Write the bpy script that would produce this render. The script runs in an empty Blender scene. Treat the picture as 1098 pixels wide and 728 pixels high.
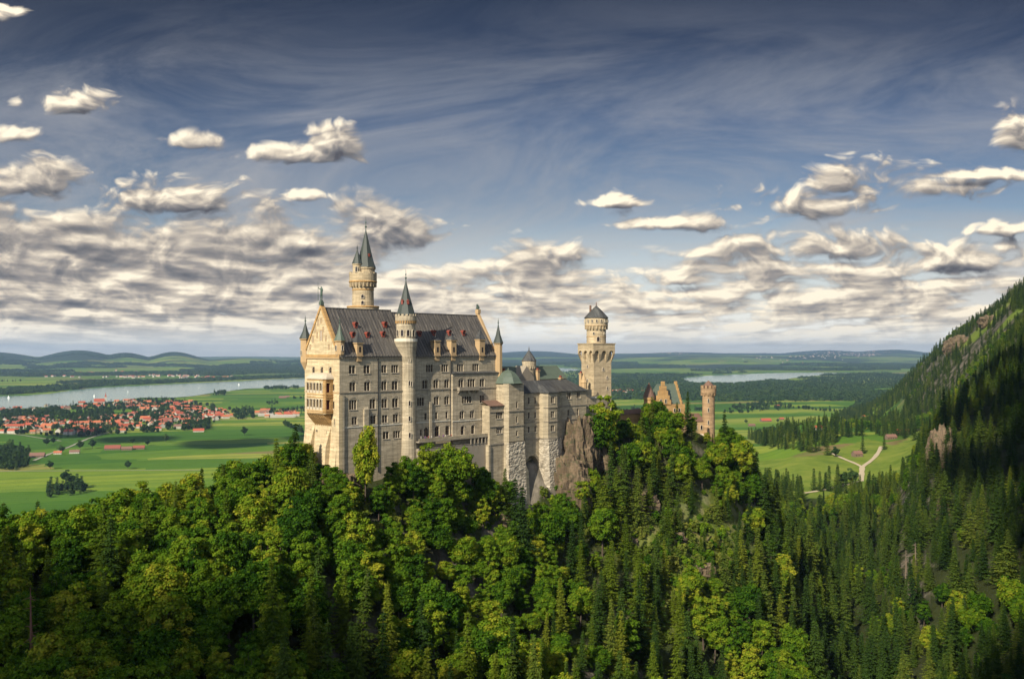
import bpy, math, random
import numpy as np
R = math.radians
random.seed(7)
rng = np.random.default_rng(11)
SC = bpy.context.scene

# ---------------------------------------------------------------- camera, sky, sun, exposure
FPX, HX, HY = 1000.0, 549.0, 377.0            # focal length, centre column and horizon row in photo pixels
cam_d = bpy.data.cameras.new('camera')
cam = bpy.data.objects.new('camera', cam_d)
SC.collection.objects.link(cam)
cam.location = (0, 0, 0)
cam.rotation_euler = (R(90), 0, 0)
cam_d.sensor_width = 36.0
cam_d.lens = 36.0 * FPX / 1098.0
cam_d.shift_y = 13.0 / 1098.0
cam_d.clip_start = 1.0
cam_d.clip_end = 200000.0
SC.camera = cam
SC.view_settings.view_transform = 'Standard'
SC.view_settings.look = 'None'
SC.view_settings.gamma = 1.0
SC.view_settings.use_curve_mapping = False
SC.view_settings.exposure = 0.50

SUN_EL = R(34)
SUN_DIR = (-0.52, -0.85)                       # towards the sun, on plan
SUN_AZ = math.atan2(SUN_DIR[0], SUN_DIR[1])    # clockwise from +Y
sun_d = bpy.data.lights.new('sun', 'SUN')
sun_d.energy = 5.0
sun_d.angle = R(0.53)
sun_d.color = (1.0, 0.90, 0.72)
sun = bpy.data.objects.new('sun', sun_d)
SC.collection.objects.link(sun)
from mathutils import Vector, Matrix
sv = Vector((math.sin(SUN_AZ)*math.cos(SUN_EL), math.cos(SUN_AZ)*math.cos(SUN_EL), math.sin(SUN_EL)))
sun.rotation_euler = sv.to_track_quat('Z', 'Y').to_euler()
SC.cycles.use_denoising = True
SC.cycles.max_bounces = 6
SC.cycles.diffuse_bounces = 3
SC.cycles.transparent_max_bounces = 8
SC.cycles.volume_bounces = 0
SC.cycles.use_adaptive_sampling = True
SC.cycles.adaptive_threshold = 0.012
SC.cycles.adaptive_min_samples = 12
SC.cycles.caustics_reflective = False
SC.cycles.caustics_refractive = False


# ---------------------------------------------------------------- node helper
class G:
    """small expression helper over a node tree"""
    def __init__(s, nt): s.nt = nt
    def node(s, t, **kw):
        n = s.nt.nodes.new(t)
        for k, v in kw.items(): setattr(n, k, v)
        return n
    def put(s, sock, v):
        if v is None: return
        if isinstance(v, bpy.types.NodeSocket): s.nt.links.new(v, sock)
        else: sock.default_value = v
    def m(s, op, a, b=None, c=None, clamp=False):
        n = s.node('ShaderNodeMath', operation=op, use_clamp=clamp)
        s.put(n.inputs[0], a); s.put(n.inputs[1], b); s.put(n.inputs[2], c)
        return n.outputs[0]
    def vm(s, op, a, b=None):
        n = s.node('ShaderNodeVectorMath', operation=op)
        s.put(n.inputs[0], a); s.put(n.inputs[1], b)
        return n.outputs[0]
    def comb(s, x, y, z=0.0):
        n = s.node('ShaderNodeCombineXYZ')
        for i, v in enumerate((x, y, z)): s.put(n.inputs[i], v)
        return n.outputs[0]
    def sep(s, v):
        n = s.node('ShaderNodeSeparateXYZ'); s.put(n.inputs[0], v); return n.outputs
    def noise(s, vec, scale, detail=4, rough=0.5, dist=0.0, out=0):
        n = s.node('ShaderNodeTexNoise')
        s.put(n.inputs['Vector'], vec)
        n.inputs['Scale'].default_value = scale; n.inputs['Detail'].default_value = detail
        n.inputs['Roughness'].default_value = rough; n.inputs['Distortion'].default_value = dist
        return n.outputs[out]
    def ramp(s, f, stops, interp='LINEAR'):
        n = s.node('ShaderNodeValToRGB'); s.put(n.inputs[0], f)
        cr = n.color_ramp; cr.interpolation = interp
        while len(cr.elements) < len(stops): cr.elements.new(0.5)
        for e, (p, c) in zip(cr.elements, stops):
            e.position = p; e.color = (c[0], c[1], c[2], 1) if not isinstance(c, (int, float)) else (c, c, c, 1)
        return n.outputs[0]
    def mix(s, f, a, b, mode='MIX'):
        n = s.node('ShaderNodeMix', data_type='RGBA', blend_type=mode)
        s.put(n.inputs[0], f)
        for i, v in ((6, a), (7, b)):
            if isinstance(v, tuple): v = (v[0], v[1], v[2], 1)
            s.put(n.inputs[i], v)
        return n.outputs[2]
    def sst(s, v, lo, hi):
        n = s.node('ShaderNodeMapRange', interpolation_type='SMOOTHSTEP')
        s.put(n.inputs[0], v); n.inputs[1].default_value = lo; n.inputs[2].default_value = hi
        return n.outputs[0]
    def lin(s, v, lo, hi, a=0.0, b=1.0):
        n = s.node('ShaderNodeMapRange')
        s.put(n.inputs[0], v)
        for i, q in ((1, lo), (2, hi), (3, a), (4, b)): n.inputs[i].default_value = q
        return n.outputs[0]


# ---------------------------------------------------------------- world: sky with clouds
world = bpy.data.worlds.new('World')
SC.world = world
world.use_nodes = True
wt = world.node_tree
wt.nodes.clear()
g = G(wt)
sky = g.node('ShaderNodeTexSky', sky_type='NISHITA')
sky.sun_disc = False
sky.sun_elevation = SUN_EL
sky.sun_rotation = SUN_AZ
sky.altitude = 900
sky.air_density = 1.0
sky.dust_density = 0.6
sky.ozone_density = 2.5
tc = g.node('ShaderNodeTexCoord')
D3 = g.sep(tc.outputs['Generated'])
dy = g.m('MAXIMUM', D3[1], 0.05)
U = g.m('DIVIDE', D3[0], dy)                   # tangent of azimuth
E = g.m('DIVIDE', D3[2], dy)                   # tangent of elevation
back = g.m('LESS_THAN', D3[1], 0.05)
front = g.m('SUBTRACT', 1.0, back)


def cloud_density(eoff, uoff=0.0):
    """cumulus seen from below: a deck in plan coordinates of the cloud base plus single heaps"""
    uu = g.m('SUBTRACT', U, uoff)
    e2 = g.m('ADD', E, eoff)
    z = g.m('ADD', g.m('MAXIMUM', e2, 0.0), 0.105)
    P = g.comb(g.m('DIVIDE', uu, z), g.m('DIVIDE', 1.0, z), 0.0)
    P = g.vm('ADD', P, (5.7, 2.3, 0.0))
    n1 = g.noise(P, 1.1, 3, 0.55, 0.3)
    vo1 = g.node('ShaderNodeTexVoronoi', feature='F1'); g.put(vo1.inputs['Vector'], P)
    vo1.inputs['Scale'].default_value = 2.3; vo1.inputs['Detail'].default_value = 2.0; vo1.inputs['Roughness'].default_value = 0.55; pass
    w1 = g.m('SUBTRACT', 0.55, vo1.outputs['Distance'])
    V = g.comb(g.m('MULTIPLY', uu, 9.0), g.m('MULTIPLY', e2, 15.0), 0.0)
    warp = g.vm('ADD', V, g.vm('MULTIPLY', g.vm('SUBTRACT', g.noise(V, 1.3, 2, 0.6, out=1), (0.5, 0.5, 0.5)), (1.1, 0.9, 0.0)))
    n2 = g.noise(warp, 1.0, 8, 0.64, 0.0)
    vo2 = g.node('ShaderNodeTexVoronoi', feature='F1'); g.put(vo2.inputs['Vector'], warp)
    vo2.inputs['Scale'].default_value = 2.4; vo2.inputs['Detail'].default_value = 2.0; vo2.inputs['Roughness'].default_value = 0.55; pass
    w2 = g.m('SUBTRACT', 0.5, vo2.outputs['Distance'])
    cov = g.m('MULTIPLY', g.sst(e2, 0.19, 0.06), 0.52)
    left = g.m('MULTIPLY', g.sst(U, 0.04, -0.40), g.sst(e2, 0.245, 0.15))
    cov = g.m('ADD', cov, g.m('MULTIPLY', left, 0.33))
    dens = g.m('ADD', g.m('MULTIPLY', g.m('SUBTRACT', n1, 0.5), 0.95), g.m('MULTIPLY', w1, 0.30))
    dens = g.m('ADD', dens, g.m('MULTIPLY', g.m('SUBTRACT', n2, 0.5), 1.05))
    dens = g.m('ADD', dens, g.m('MULTIPLY', w2, 0.28))
    dens = g.m('ADD', dens, g.m('SUBTRACT', cov, g.m('ADD', 0.03, g.m('MULTIPLY', g.sst(e2, 0.17, 0.27), 0.38))))
    # single clouds: (u, e, half width, half height)
    blobs = [(-0.240, 0.210, 0.07, 0.020), (-0.190, 0.222, 0.040, 0.028), (-0.34, 0.224, 0.055, 0.020), (-0.47, 0.268, 0.065, 0.020), (-0.54, 0.232, 0.04, 0.018),
             (-0.36, 0.160, 0.12, 0.034), (-0.52, 0.180, 0.08, 0.034), (-0.13, 0.124, 0.10, 0.036), (-0.22, 0.116, 0.09, 0.022), (0.055, 0.101, 0.045, 0.020),
             (0.320, 0.158, 0.105, 0.028), (0.350, 0.180, 0.050, 0.036), (0.45, 0.176, 0.095, 0.030), (0.33, 0.110, 0.13, 0.030), (0.49, 0.096, 0.10, 0.034), (0.550, 0.236, 0.045, 0.040),
             (0.18, 0.076, 0.06, 0.012), (0.11, 0.159, 0.05, 0.010), (0.165, 0.136, 0.085, 0.014), (-0.225, 0.166, 0.03, 0.013),
             (-0.55, 0.362, 0.035, 0.012), (-0.01, 0.068, 0.05, 0.013), (0.52, 0.130, 0.06, 0.014), (0.48, 0.188, 0.12, 0.010)]
    B = None
    for (u0, e0, a, b) in blobs:
        du = g.m('DIVIDE', g.m('SUBTRACT', uu, u0), a)
        dv = g.m('DIVIDE', g.m('SUBTRACT', e2, e0), b)
        dv = g.m('MULTIPLY', dv, g.m('ADD', 1.0, g.m('MULTIPLY', g.m('LESS_THAN', dv, 0.0), 0.5)))
        q = g.m('SUBTRACT', 1.0, g.m('SQRT', g.m('ADD', g.m('MULTIPLY', du, du), g.m('MULTIPLY', dv, dv))))
        B = q if B is None else g.m('MAXIMUM', B, q)
    B = g.m('MAXIMUM', B, -1.2)
    det = g.m('ADD', g.m('MULTIPLY', g.m('SUBTRACT', n2, 0.5), 1.5), g.m('MULTIPLY', w2, 0.50))
    bd = g.m('ADD', g.m('MULTIPLY', B, 0.68), g.m('ADD', det, 0.12))
    bd = g.m('SUBTRACT', bd, g.m('MULTIPLY', back, 3.0))
    sm = g.node('ShaderNodeMath', operation='SMOOTH_MAX'); g.put(sm.inputs[0], dens); g.put(sm.inputs[1], bd); sm.inputs[2].default_value = 0.10
    return sm.outputs[0]


d0 = cloud_density(0.0)
d1 = cloud_density(0.009, 0.006)
alpha = g.sst(d0, -0.04, 0.26)
dense = g.sst(d0, 0.10, 0.75)
df = g.m('MULTIPLY', g.m('SUBTRACT', d0, d1), 1.35)
lit = g.m('ADD', 0.50, df)
lit = g.m('SUBTRACT', lit, g.m('MULTIPLY', dense, 0.16))
lit = g.m('ADD', lit, g.m('MULTIPLY', g.sst(E, 0.13, 0.02), 0.30), clamp=True)
ccol = g.ramp(lit, [(0.0, (0.085, 0.085, 0.10)), (0.25, (0.17, 0.165, 0.17)), (0.48, (0.31, 0.28, 0.255)), (0.70, (0.60, 0.52, 0.42)), (0.95, (1.0, 0.88, 0.68))])
# thin cirrus streaks high up
cv = g.comb(g.m('MULTIPLY', g.m('ADD', U, g.m('MULTIPLY', E, 0.8)), 2.6), g.m('MULTIPLY', g.m('SUBTRACT', E, g.m('MULTIPLY', U, 0.16)), 9.0), 0.0)
ci = g.sst(g.noise(cv, 1.0, 8, 0.66, 0.9), 0.32, 0.74)
ci = g.m('MULTIPLY', g.m('MULTIPLY', ci, g.sst(E, 0.42, 0.15)), 0.95)
hor = g.sst(E, 0.17, 0.0)
skyc = g.mix(1.0, sky.outputs[0], g.ramp(g.lin(E, 0.0, 0.5), [(0.0, (0.62, 0.66, 0.70)), (0.25, (0.52, 0.49, 0.47)), (0.5, (0.30, 0.29, 0.32)), (0.66, (0.17, 0.16, 0.18)), (0.9, (0.085, 0.078, 0.09))]), 'MULTIPLY')
# unseen sky behind the viewpoint, brightened beyond the sky ahead to add fill light
skyc = g.mix(g.sst(D3[1], 0.30, -0.15), skyc, g.mix(0.5, sky.outputs[0], (5.5, 5.6, 5.8)))
bg_s = g.mix(ci, skyc, (2.9, 2.95, 3.1))
bg_s = g.mix(g.m('MULTIPLY', hor, 0.90), bg_s, (6.6, 6.45, 5.9))
bg_s = g.mix(g.m('MULTIPLY', g.sst(E, 0.06, 0.0), 0.85), bg_s, (9.6, 9.3, 8.5))
bg1 = g.node('ShaderNodeBackground'); g.put(bg1.inputs[0], bg_s); bg1.inputs[1].default_value = 0.10
bg2 = g.node('ShaderNodeBackground'); g.put(bg2.inputs[0], ccol); bg2.inputs[1].default_value = 0.85
mixs = g.node('ShaderNodeMixShader')
g.put(mixs.inputs[0], g.m('MULTIPLY', alpha, g.m('SUBTRACT', 1.0, g.m('MULTIPLY', g.sst(E, 0.045, 0.0), 0.75))))
wt.links.new(bg1.outputs[0], mixs.inputs[1]); wt.links.new(bg2.outputs[0], mixs.inputs[2])
wo = g.node('ShaderNodeOutputWorld')
wt.links.new(mixs.outputs[0], wo.inputs[0])
world.cycles.sampling_method = 'MANUAL'
world.cycles.sample_map_resolution = 256


# ---------------------------------------------------------------- materials
def new_mat(name):
    m = bpy.data.materials.new(name); m.use_nodes = True
    nt = m.node_tree; nt.nodes.clear()
    gg = G(nt)
    b = gg.node('ShaderNodeBsdfPrincipled'); o = gg.node('ShaderNodeOutputMaterial')
    nt.links.new(b.outputs[0], o.inputs[0])
    return m, gg, b, o


def mat_plain(name, col, rough=0.7, var=0.25, scale=0.6, metal=0.0, bump=0.0):
    m, gg, b, o = new_mat(name)
    t = gg.node('ShaderNodeTexCoord').outputs['Object']
    n = gg.noise(t, scale, 5, 0.6)
    c = gg.mix(n, tuple(x*(1-var) for x in col), tuple(min(1, x*(1+var)) for x in col))
    gg.put(b.inputs['Base Color'], c)
    b.inputs['Roughness'].default_value = rough; b.inputs['Metallic'].default_value = metal
    if bump:
        bn = gg.node('ShaderNodeBump'); bn.inputs['Distance'].default_value = bump; gg.put(bn.inputs['Height'], gg.noise(t, scale*3, 5, 0.6))
        gg.nt.links.new(bn.outputs[0], b.inputs['Normal'])
    return m


def mat_stone(name, col, dark, block=(1.5, 0.55), blockvar=0.12, stain=0.45):
    """ashlar: courses of blocks, each a little different, with rain streaks"""
    m, gg, b, o = new_mat(name)
    t = gg.node('ShaderNodeTexCoord').outputs['Object']
    x, y, z = gg.sep(t)
    v = gg.comb(gg.m('ADD', x, gg.m('MULTIPLY', y, 1.03)), z, 0.0)
    br = gg.node('ShaderNodeTexBrick'); gg.put(br.inputs['Vector'], v)
    br.inputs['Color1'].default_value = (1-blockvar,)*3+(1,); br.inputs['Color2'].default_value = (1+blockvar,)*3+(1,)
    br.inputs['Mortar'].default_value = (0.8, 0.8, 0.8, 1)
    br.inputs['Scale'].default_value = 1.0; br.inputs['Mortar Size'].default_value = 0.03
    br.inputs['Brick Width'].default_value = block[0]; br.inputs['Row Height'].default_value = block[1]
    base = gg.mix(gg.noise(t, 0.22, 6, 0.65), tuple(c*0.86 for c in col), tuple(min(1, c*1.12) for c in col))
    base = gg.mix(1.0, base, br.outputs[0], 'MULTIPLY')
    sv_ = gg.vm('MULTIPLY', t, (1.1, 1.1, 0.07))
    st = gg.m('ADD', gg.m('MULTIPLY', gg.sst(gg.noise(sv_, 1.0, 6, 0.75), 0.46, 0.66), 0.7), gg.m('MULTIPLY', gg.sst(gg.noise(t, 0.11, 6, 0.7), 0.46, 0.64), 0.5), clamp=True)
    base = gg.mix(gg.m('MULTIPLY', st, stain), base, dark)
    crs = gg.noise(gg.vm('MULTIPLY', t, (0.10, 0.10, 1.1)), 1.0, 5, 0.7)
    base = gg.mix(gg.sst(crs, 0.38, 0.66), gg.mix(1.0, base, (0.80, 0.78, 0.74), 'MULTIPLY'), gg.mix(1.0, base, (1.12, 1.10, 1.06), 'MULTIPLY'))
    gg.put(b.inputs['Base Color'], base); b.inputs['Roughness'].default_value = 0.9
    bn = gg.node('ShaderNodeBump'); bn.inputs['Distance'].default_value = 0.05; gg.put(bn.inputs['Height'], br.outputs[0])
    gg.nt.links.new(bn.outputs[0], b.inputs['Normal'])
    return m


def mat_rubble(name, c1, c2, cell=1.1):
    m, gg, b, o = new_mat(name)
    t = gg.node('ShaderNodeTexCoord').outputs['Object']
    vo = gg.node('ShaderNodeTexVoronoi'); gg.put(vo.inputs['Vector'], gg.vm('MULTIPLY', t, (1, 1, 1.5))); vo.inputs['Scale'].default_value = 1/cell
    f = gg.sep(vo.outputs['Color'])[0]
    c = gg.mix(f, c1, c2)
    c = gg.mix(gg.sst(gg.noise(t, 0.35, 5, 0.6), 0.5, 0.8), c, tuple(q*0.45 for q in c1))
    gg.put(b.inputs['Base Color'], c); b.inputs['Roughness'].default_value = 0.95
    bn = gg.node('ShaderNodeBump'); bn.inputs['Distance'].default_value = 0.35; bn.inputs['Strength'].default_value = 0.9
    gg.put(bn.inputs['Height'], gg.m('SUBTRACT', 1.0, vo.outputs['Distance'])); gg.nt.links.new(bn.outputs[0], b.inputs['Normal'])
    return m


def mat_roof(name, c1, c2, rough=0.45):
    m, gg, b, o = new_mat(name)
    t = gg.node('ShaderNodeTexCoord').outputs['Object']
    x, y, z = gg.sep(t)
    bx_ = gg.m('FLOOR', gg.m('MULTIPLY', x, 1/1.25))
    wn = gg.node('ShaderNodeTexWhiteNoise', noise_dimensions='2D'); gg.put(wn.inputs['Vector'], gg.comb(bx_, gg.m('FLOOR', gg.m('MULTIPLY', z, 0.28))))
    c = gg.mix(gg.m('MULTIPLY', wn.outputs[0], 0.6), c1, c2)
    c = gg.mix(gg.sst(gg.noise(gg.vm('MULTIPLY', t, (1.2, 0.2, 0.15)), 1.0, 5, 0.7), 0.45, 0.75), c, tuple(q*1.5 for q in c2))
    gg.put(b.inputs['Base Color'], c); b.inputs['Roughness'].default_value = rough; b.inputs['Metallic'].default_value = 0.0
    return m


def mat_leaf(name, stops, transl=0.30, rough=0.6):
    """foliage: hue differs tree by tree and clump by clump"""
    m = bpy.data.materials.new(name); m.use_nodes = True
    nt = m.node_tree; nt.nodes.clear(); gg = G(nt)
    oi = gg.node('ShaderNodeObjectInfo')
    t = gg.node('ShaderNodeTexCoord').outputs['Object']
    n = gg.noise(t, 0.55, 3, 0.6)
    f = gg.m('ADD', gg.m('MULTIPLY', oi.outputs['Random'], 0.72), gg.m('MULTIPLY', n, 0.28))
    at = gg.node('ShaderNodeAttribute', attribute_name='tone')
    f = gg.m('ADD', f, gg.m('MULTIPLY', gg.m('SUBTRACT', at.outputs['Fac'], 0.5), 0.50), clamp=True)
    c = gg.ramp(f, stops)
    d = gg.node('ShaderNodeBsdfDiffuse'); gg.put(d.inputs[0], c)
    tr = gg.node('ShaderNodeBsdfTranslucent'); gg.put(tr.inputs[0], gg.mix(1.0, c, (1.5, 1.35, 0.5), 'MULTIPLY'))
    mx = gg.node('ShaderNodeMixShader'); mx.inputs[0].default_value = transl
    nt.links.new(d.outputs[0], mx.inputs[1]); nt.links.new(tr.outputs[0], mx.inputs[2])
    o = gg.node('ShaderNodeOutputMaterial'); nt.links.new(mx.outputs[0], o.inputs[0])
    return m


M = {}
M['lime'] = mat_stone('limestone_wall', (0.46, 0.395, 0.29), (0.17, 0.145, 0.11), blockvar=0.16, stain=0.6)
M['cream'] = mat_stone('cream_limestone', (0.56, 0.46, 0.30), (0.28, 0.19, 0.10), stain=0.45)
M['trim'] = mat_plain('sandstone_trim', (0.42, 0.29, 0.155), 0.9, 0.2, 0.9)
M['frame'] = mat_plain('window_stone', (0.46, 0.40, 0.31), 0.9, 0.15, 1.2)
M['band'] = mat_plain('string_course_stone', (0.27, 0.23, 0.175), 0.9, 0.2, 0.5)
M['whiteband'] = mat_plain('pale_band_stone', (0.62, 0.58, 0.48), 0.9, 0.15, 0.5)
M['orange'] = mat_stone('orange_sandstone', (0.45, 0.28, 0.115), (0.22, 0.11, 0.05), stain=0.3)
M['rubble'] = mat_rubble('rough_masonry', (0.26, 0.22, 0.165), (0.50, 0.44, 0.34))
M['bower'] = mat_stone('bower_limestone', (0.43, 0.365, 0.26), (0.16, 0.135, 0.10), blockvar=0.16, stain=0.55)
M['tower'] = mat_stone('tower_limestone', (0.46, 0.375, 0.25), (0.24, 0.175, 0.11), blockvar=0.15, stain=0.5)
M['gatestone'] = mat_stone('gate_tower_stone', (0.36, 0.245, 0.14), (0.17, 0.10, 0.06), blockvar=0.18, stain=0.5)
M['roof'] = mat_roof('seamed_metal_roof', (0.060, 0.056, 0.054), (0.125, 0.112, 0.098))
M['slate'] = mat_roof('slate_roof', (0.045, 0.046, 0.048), (0.085, 0.085, 0.08))
M['copper'] = mat_plain('weathered_copper', (0.042, 0.052, 0.046), 0.6, 0.3, 0.5)
M['coppergreen'] = mat_plain('green_copper', (0.085, 0.112, 0.085), 0.6, 0.3, 0.4)
M['verdigris'] = mat_plain('verdigris_bronze', (0.055, 0.09, 0.07), 0.5, 0.4, 1.5)
M['red'] = mat_plain('red_dormer_paint', (0.21, 0.045, 0.028), 0.6, 0.3, 1.2)
M['gatered'] = mat_plain('red_gate_plaster', (0.40, 0.07, 0.055), 0.8, 0.25, 0.5)
M['tile'] = mat_plain('brown_tile_roof', (0.15, 0.085, 0.06), 0.85, 0.3, 0.7)
M['iron'] = mat_plain('dark_iron', (0.03, 0.03, 0.03), 0.6, 0.2, 1)
M['paint'] = mat_plain('faded_wall_painting', (0.36, 0.29, 0.22), 0.9, 0.5, 2.5)
mg, gg, b, o = new_mat('window_glass')
gg.put(b.inputs['Base Color'], gg.mix(gg.noise(gg.node('ShaderNodeNewGeometry').outputs['Position'], 0.6, 2), (0.012, 0.010, 0.012), (0.045, 0.035, 0.035)))
b.inputs['Roughness'].default_value = 0.12
M['glass'] = mg
mg, gg, b, o = new_mat('red_glass')
gg.put(b.inputs['Base Color'], gg.mix(gg.noise(gg.node('ShaderNodeNewGeometry').outputs['Position'], 0.6, 2), (0.10, 0.012, 0.012), (0.16, 0.03, 0.03)))
b.inputs['Roughness'].default_value = 0.4
M['redglass'] = mg
# crag rock
mr, gg, b, o = new_mat('crag_rock')
t = gg.node('ShaderNodeTexCoord').outputs['Object']
n1 = gg.m('ADD', gg.m('MULTIPLY', gg.noise(gg.vm('MULTIPLY', t, (1, 1, 0.35)), 0.28, 8, 0.68, 0.6), 0.7), gg.m('MULTIPLY', gg.noise(gg.vm('MULTIPLY', t, (0.5, 0.5, 2.2)), 0.45, 8, 0.7, 0.8), 0.3))
c = gg.ramp(n1, [(0.30, (0.03, 0.022, 0.014)), (0.46, (0.10, 0.07, 0.042)), (0.6, (0.19, 0.135, 0.085)), (0.8, (0.30, 0.235, 0.165))])
c = gg.mix(gg.sst(gg.noise(t, 0.5, 8, 0.7), 0.48, 0.72), c, (0.040, 0.055, 0.018))
gg.put(b.inputs['Base Color'], c); b.inputs['Roughness'].default_value = 0.95
bn = gg.node('ShaderNodeBump'); bn.inputs['Distance'].default_value = 0.8; gg.put(bn.inputs['Height'], n1); gg.nt.links.new(bn.outputs[0], b.inputs['Normal'])
M['rock'] = mr
M['bark'] = mat_plain('grey_brown_bark', (0.075, 0.055, 0.04), 0.95, 0.35, 1.5)
M['deadwood'] = mat_plain('bleached_dead_wood', (0.17, 0.13, 0.095), 0.95, 0.3, 1.5)
M['redwood'] = mat_plain('reddish_dead_pine', (0.13, 0.06, 0.04), 0.95, 0.3, 1.5)
M['spruce'] = mat_leaf('spruce_needles', [(0.0, (0.016, 0.036, 0.010)), (0.45, (0.038, 0.072, 0.013)), (0.8, (0.080, 0.118, 0.018)), (1.0, (0.135, 0.155, 0.024))], 0.2)
M['leaf'] = mat_leaf('broad_leaves', [(0.0, (0.016, 0.048, 0.006)), (0.3, (0.055, 0.120, 0.009)), (0.68, (0.125, 0.190, 0.013)), (1.0, (0.27, 0.265, 0.024))], 0.22)
M['larch'] = mat_leaf('larch_needles', [(0.0, (0.045, 0.085, 0.010)), (0.5, (0.095, 0.140, 0.013)), (1.0, (0.17, 0.19, 0.022))], 0.3)
M['farleaf'] = mat_leaf('valley_tree_leaves', [(0.0, (0.018, 0.042, 0.016)), (0.5, (0.035, 0.070, 0.020)), (1.0, (0.065, 0.105, 0.028))], 0.15)
M['shrub'] = mat_leaf('shrub_leaves', [(0.0, (0.06, 0.10, 0.015)), (0.5, (0.12, 0.16, 0.025)), (1.0, (0.22, 0.22, 0.045))], 0.30)


# ---------------------------------------------------------------- mesh builder and tagging
class MB:
    def __init__(s): s.v = []; s.f = []; s.m = []
    def add(s, vs, fs, mi=0):
        o = len(s.v); s.v += [tuple(p) for p in vs]
        for f in fs: s.f.append(tuple(i+o for i in f)); s.m.append(mi)
    def quad(s, a, b, c, d, mi=0): s.add([a, b, c, d], [(0, 1, 2, 3)], mi)
    def box(s, x0, x1, y0, y1, z0, z1, mi=0):
        s.add([(x0, y0, z0), (x1, y0, z0), (x1, y1, z0), (x0, y1, z0), (x0, y0, z1), (x1, y0, z1), (x1, y1, z1), (x0, y1, z1)],
              [(0, 3, 2, 1), (4, 5, 6, 7), (0, 1, 5, 4), (1, 2, 6, 5), (2, 3, 7, 6), (3, 0, 4, 7)], mi)
    def prism(s, poly, z0, z1, mi=0, top=None, cap=True):
        n = len(poly); tp = top or poly
        vs = [(x, y, z0) for x, y in poly]+[(x, y, z1) for x, y in tp]
        fs = [(i, (i+1) % n, n+(i+1) % n, n+i) for i in range(n)]
        if cap: fs += [tuple(range(n, 2*n)), tuple(range(n-1, -1, -1))]
        s.add(vs, fs, mi)
    def lathe(s, cx, cy, prof, n=28, mi=0, a0=0.0, a1=2*math.pi, off=0.0):
        """prof: list of (r, z)"""
        full = abs(a1-a0-2*math.pi) < 1e-6
        k = n if full else n+1
        base = len(s.v)
        for (r, z) in prof:
            for i in range(k):
                a = off+a0+(a1-a0)*i/n
                s.v.append((cx+r*math.cos(a), cy+r*math.sin(a), z))
        for j in range(len(prof)-1):
            for i in range(n):
                p, q = i, (i+1) % k
                s.f.append((base+j*k+p, base+j*k+q, base+(j+1)*k+q, base+(j+1)*k+p)); s.m.append(mi)
    def bar(s, p, q, r0, r1=None, n=6, mi=0):
        r1 = r0 if r1 is None else r1
        p, q = Vector(p), Vector(q); d = (q-p).normalized()
        a = d.orthogonal().normalized(); b = d.cross(a)
        vs = []
        for c, r in ((p, r0), (q, r1)):
            for i in range(n):
                t = 2*math.pi*i/n; vs.append(tuple(c+a*r*math.cos(t)+b*r*math.sin(t)))
        fs = [(i, (i+1) % n, n+(i+1) % n, n+i) for i in range(n)]+[tuple(range(n-1, -1, -1)), tuple(range(n, 2*n))]
        s.add(vs, fs, mi)
    def mesh(s, name, mats, smooth=False):
        me = bpy.data.meshes.new(name); me.from_pydata(s.v, [], s.f)
        for m in (mats if isinstance(mats, (list, tuple)) else [mats]): me.materials.append(m)
        me.polygons.foreach_set('material_index', s.m)
        if smooth: me.polygons.foreach_set('use_smooth', [True]*len(s.f))
        me.update(); return me
    def build(s, name, mats, parent=None, smooth=False, loc=None, rz=0.0):
        return link(name, s.mesh(name, mats, smooth), parent, loc, rz)


def link(name, me, parent=None, loc=None, rz=0.0):
    o = bpy.data.objects.new(name, me); SC.collection.objects.link(o)
    if parent is not None: o.parent = parent
    if loc is not None: o.location = loc
    o.rotation_euler = (0, 0, rz)
    return o


def tag(o, label=None, cat=None, group=None, kind=None):
    if label: o['label'] = label
    if cat: o['category'] = cat
    if group: o['group'] = group
    if kind: o['kind'] = kind
    return o


def empty(name, loc, rz=0.0, **kw):
    o = bpy.data.objects.new(name, None); SC.collection.objects.link(o)
    o.location = loc; o.rotation_euler = (0, 0, rz); o.empty_display_size = 1
    return tag(o, **kw)


# ---------------------------------------------------------------- numpy noise
def vnoise(x, y, seed=0):
    xi = np.floor(x).astype(np.int64); yi = np.floor(y).astype(np.int64)
    xf = x-xi; yf = y-yi
    u = xf*xf*(3-2*xf); v = yf*yf*(3-2*yf)
    def h(a, b):
        n = (a*374761393+b*668265263+seed*1442695041) & 0xFFFFFFFF
        n = ((n ^ (n >> 13))*1274126177) & 0xFFFFFFFF
        return ((n ^ (n >> 16)) & 0xFFFFFF)/float(0xFFFFFF)
    return (h(xi, yi)*(1-u)+h(xi+1, yi)*u)*(1-v)+(h(xi, yi+1)*(1-u)+h(xi+1, yi+1)*u)*v


def fbm(x, y, seed=0, oct=4):
    s = 0; a = 0.5; t = 0
    for i in range(oct):
        s = s+a*vnoise(x, y, seed+i); t += a; x = x*2.03+17.1; y = y*2.03+5.7; a *= 0.5
    return s/t


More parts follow.
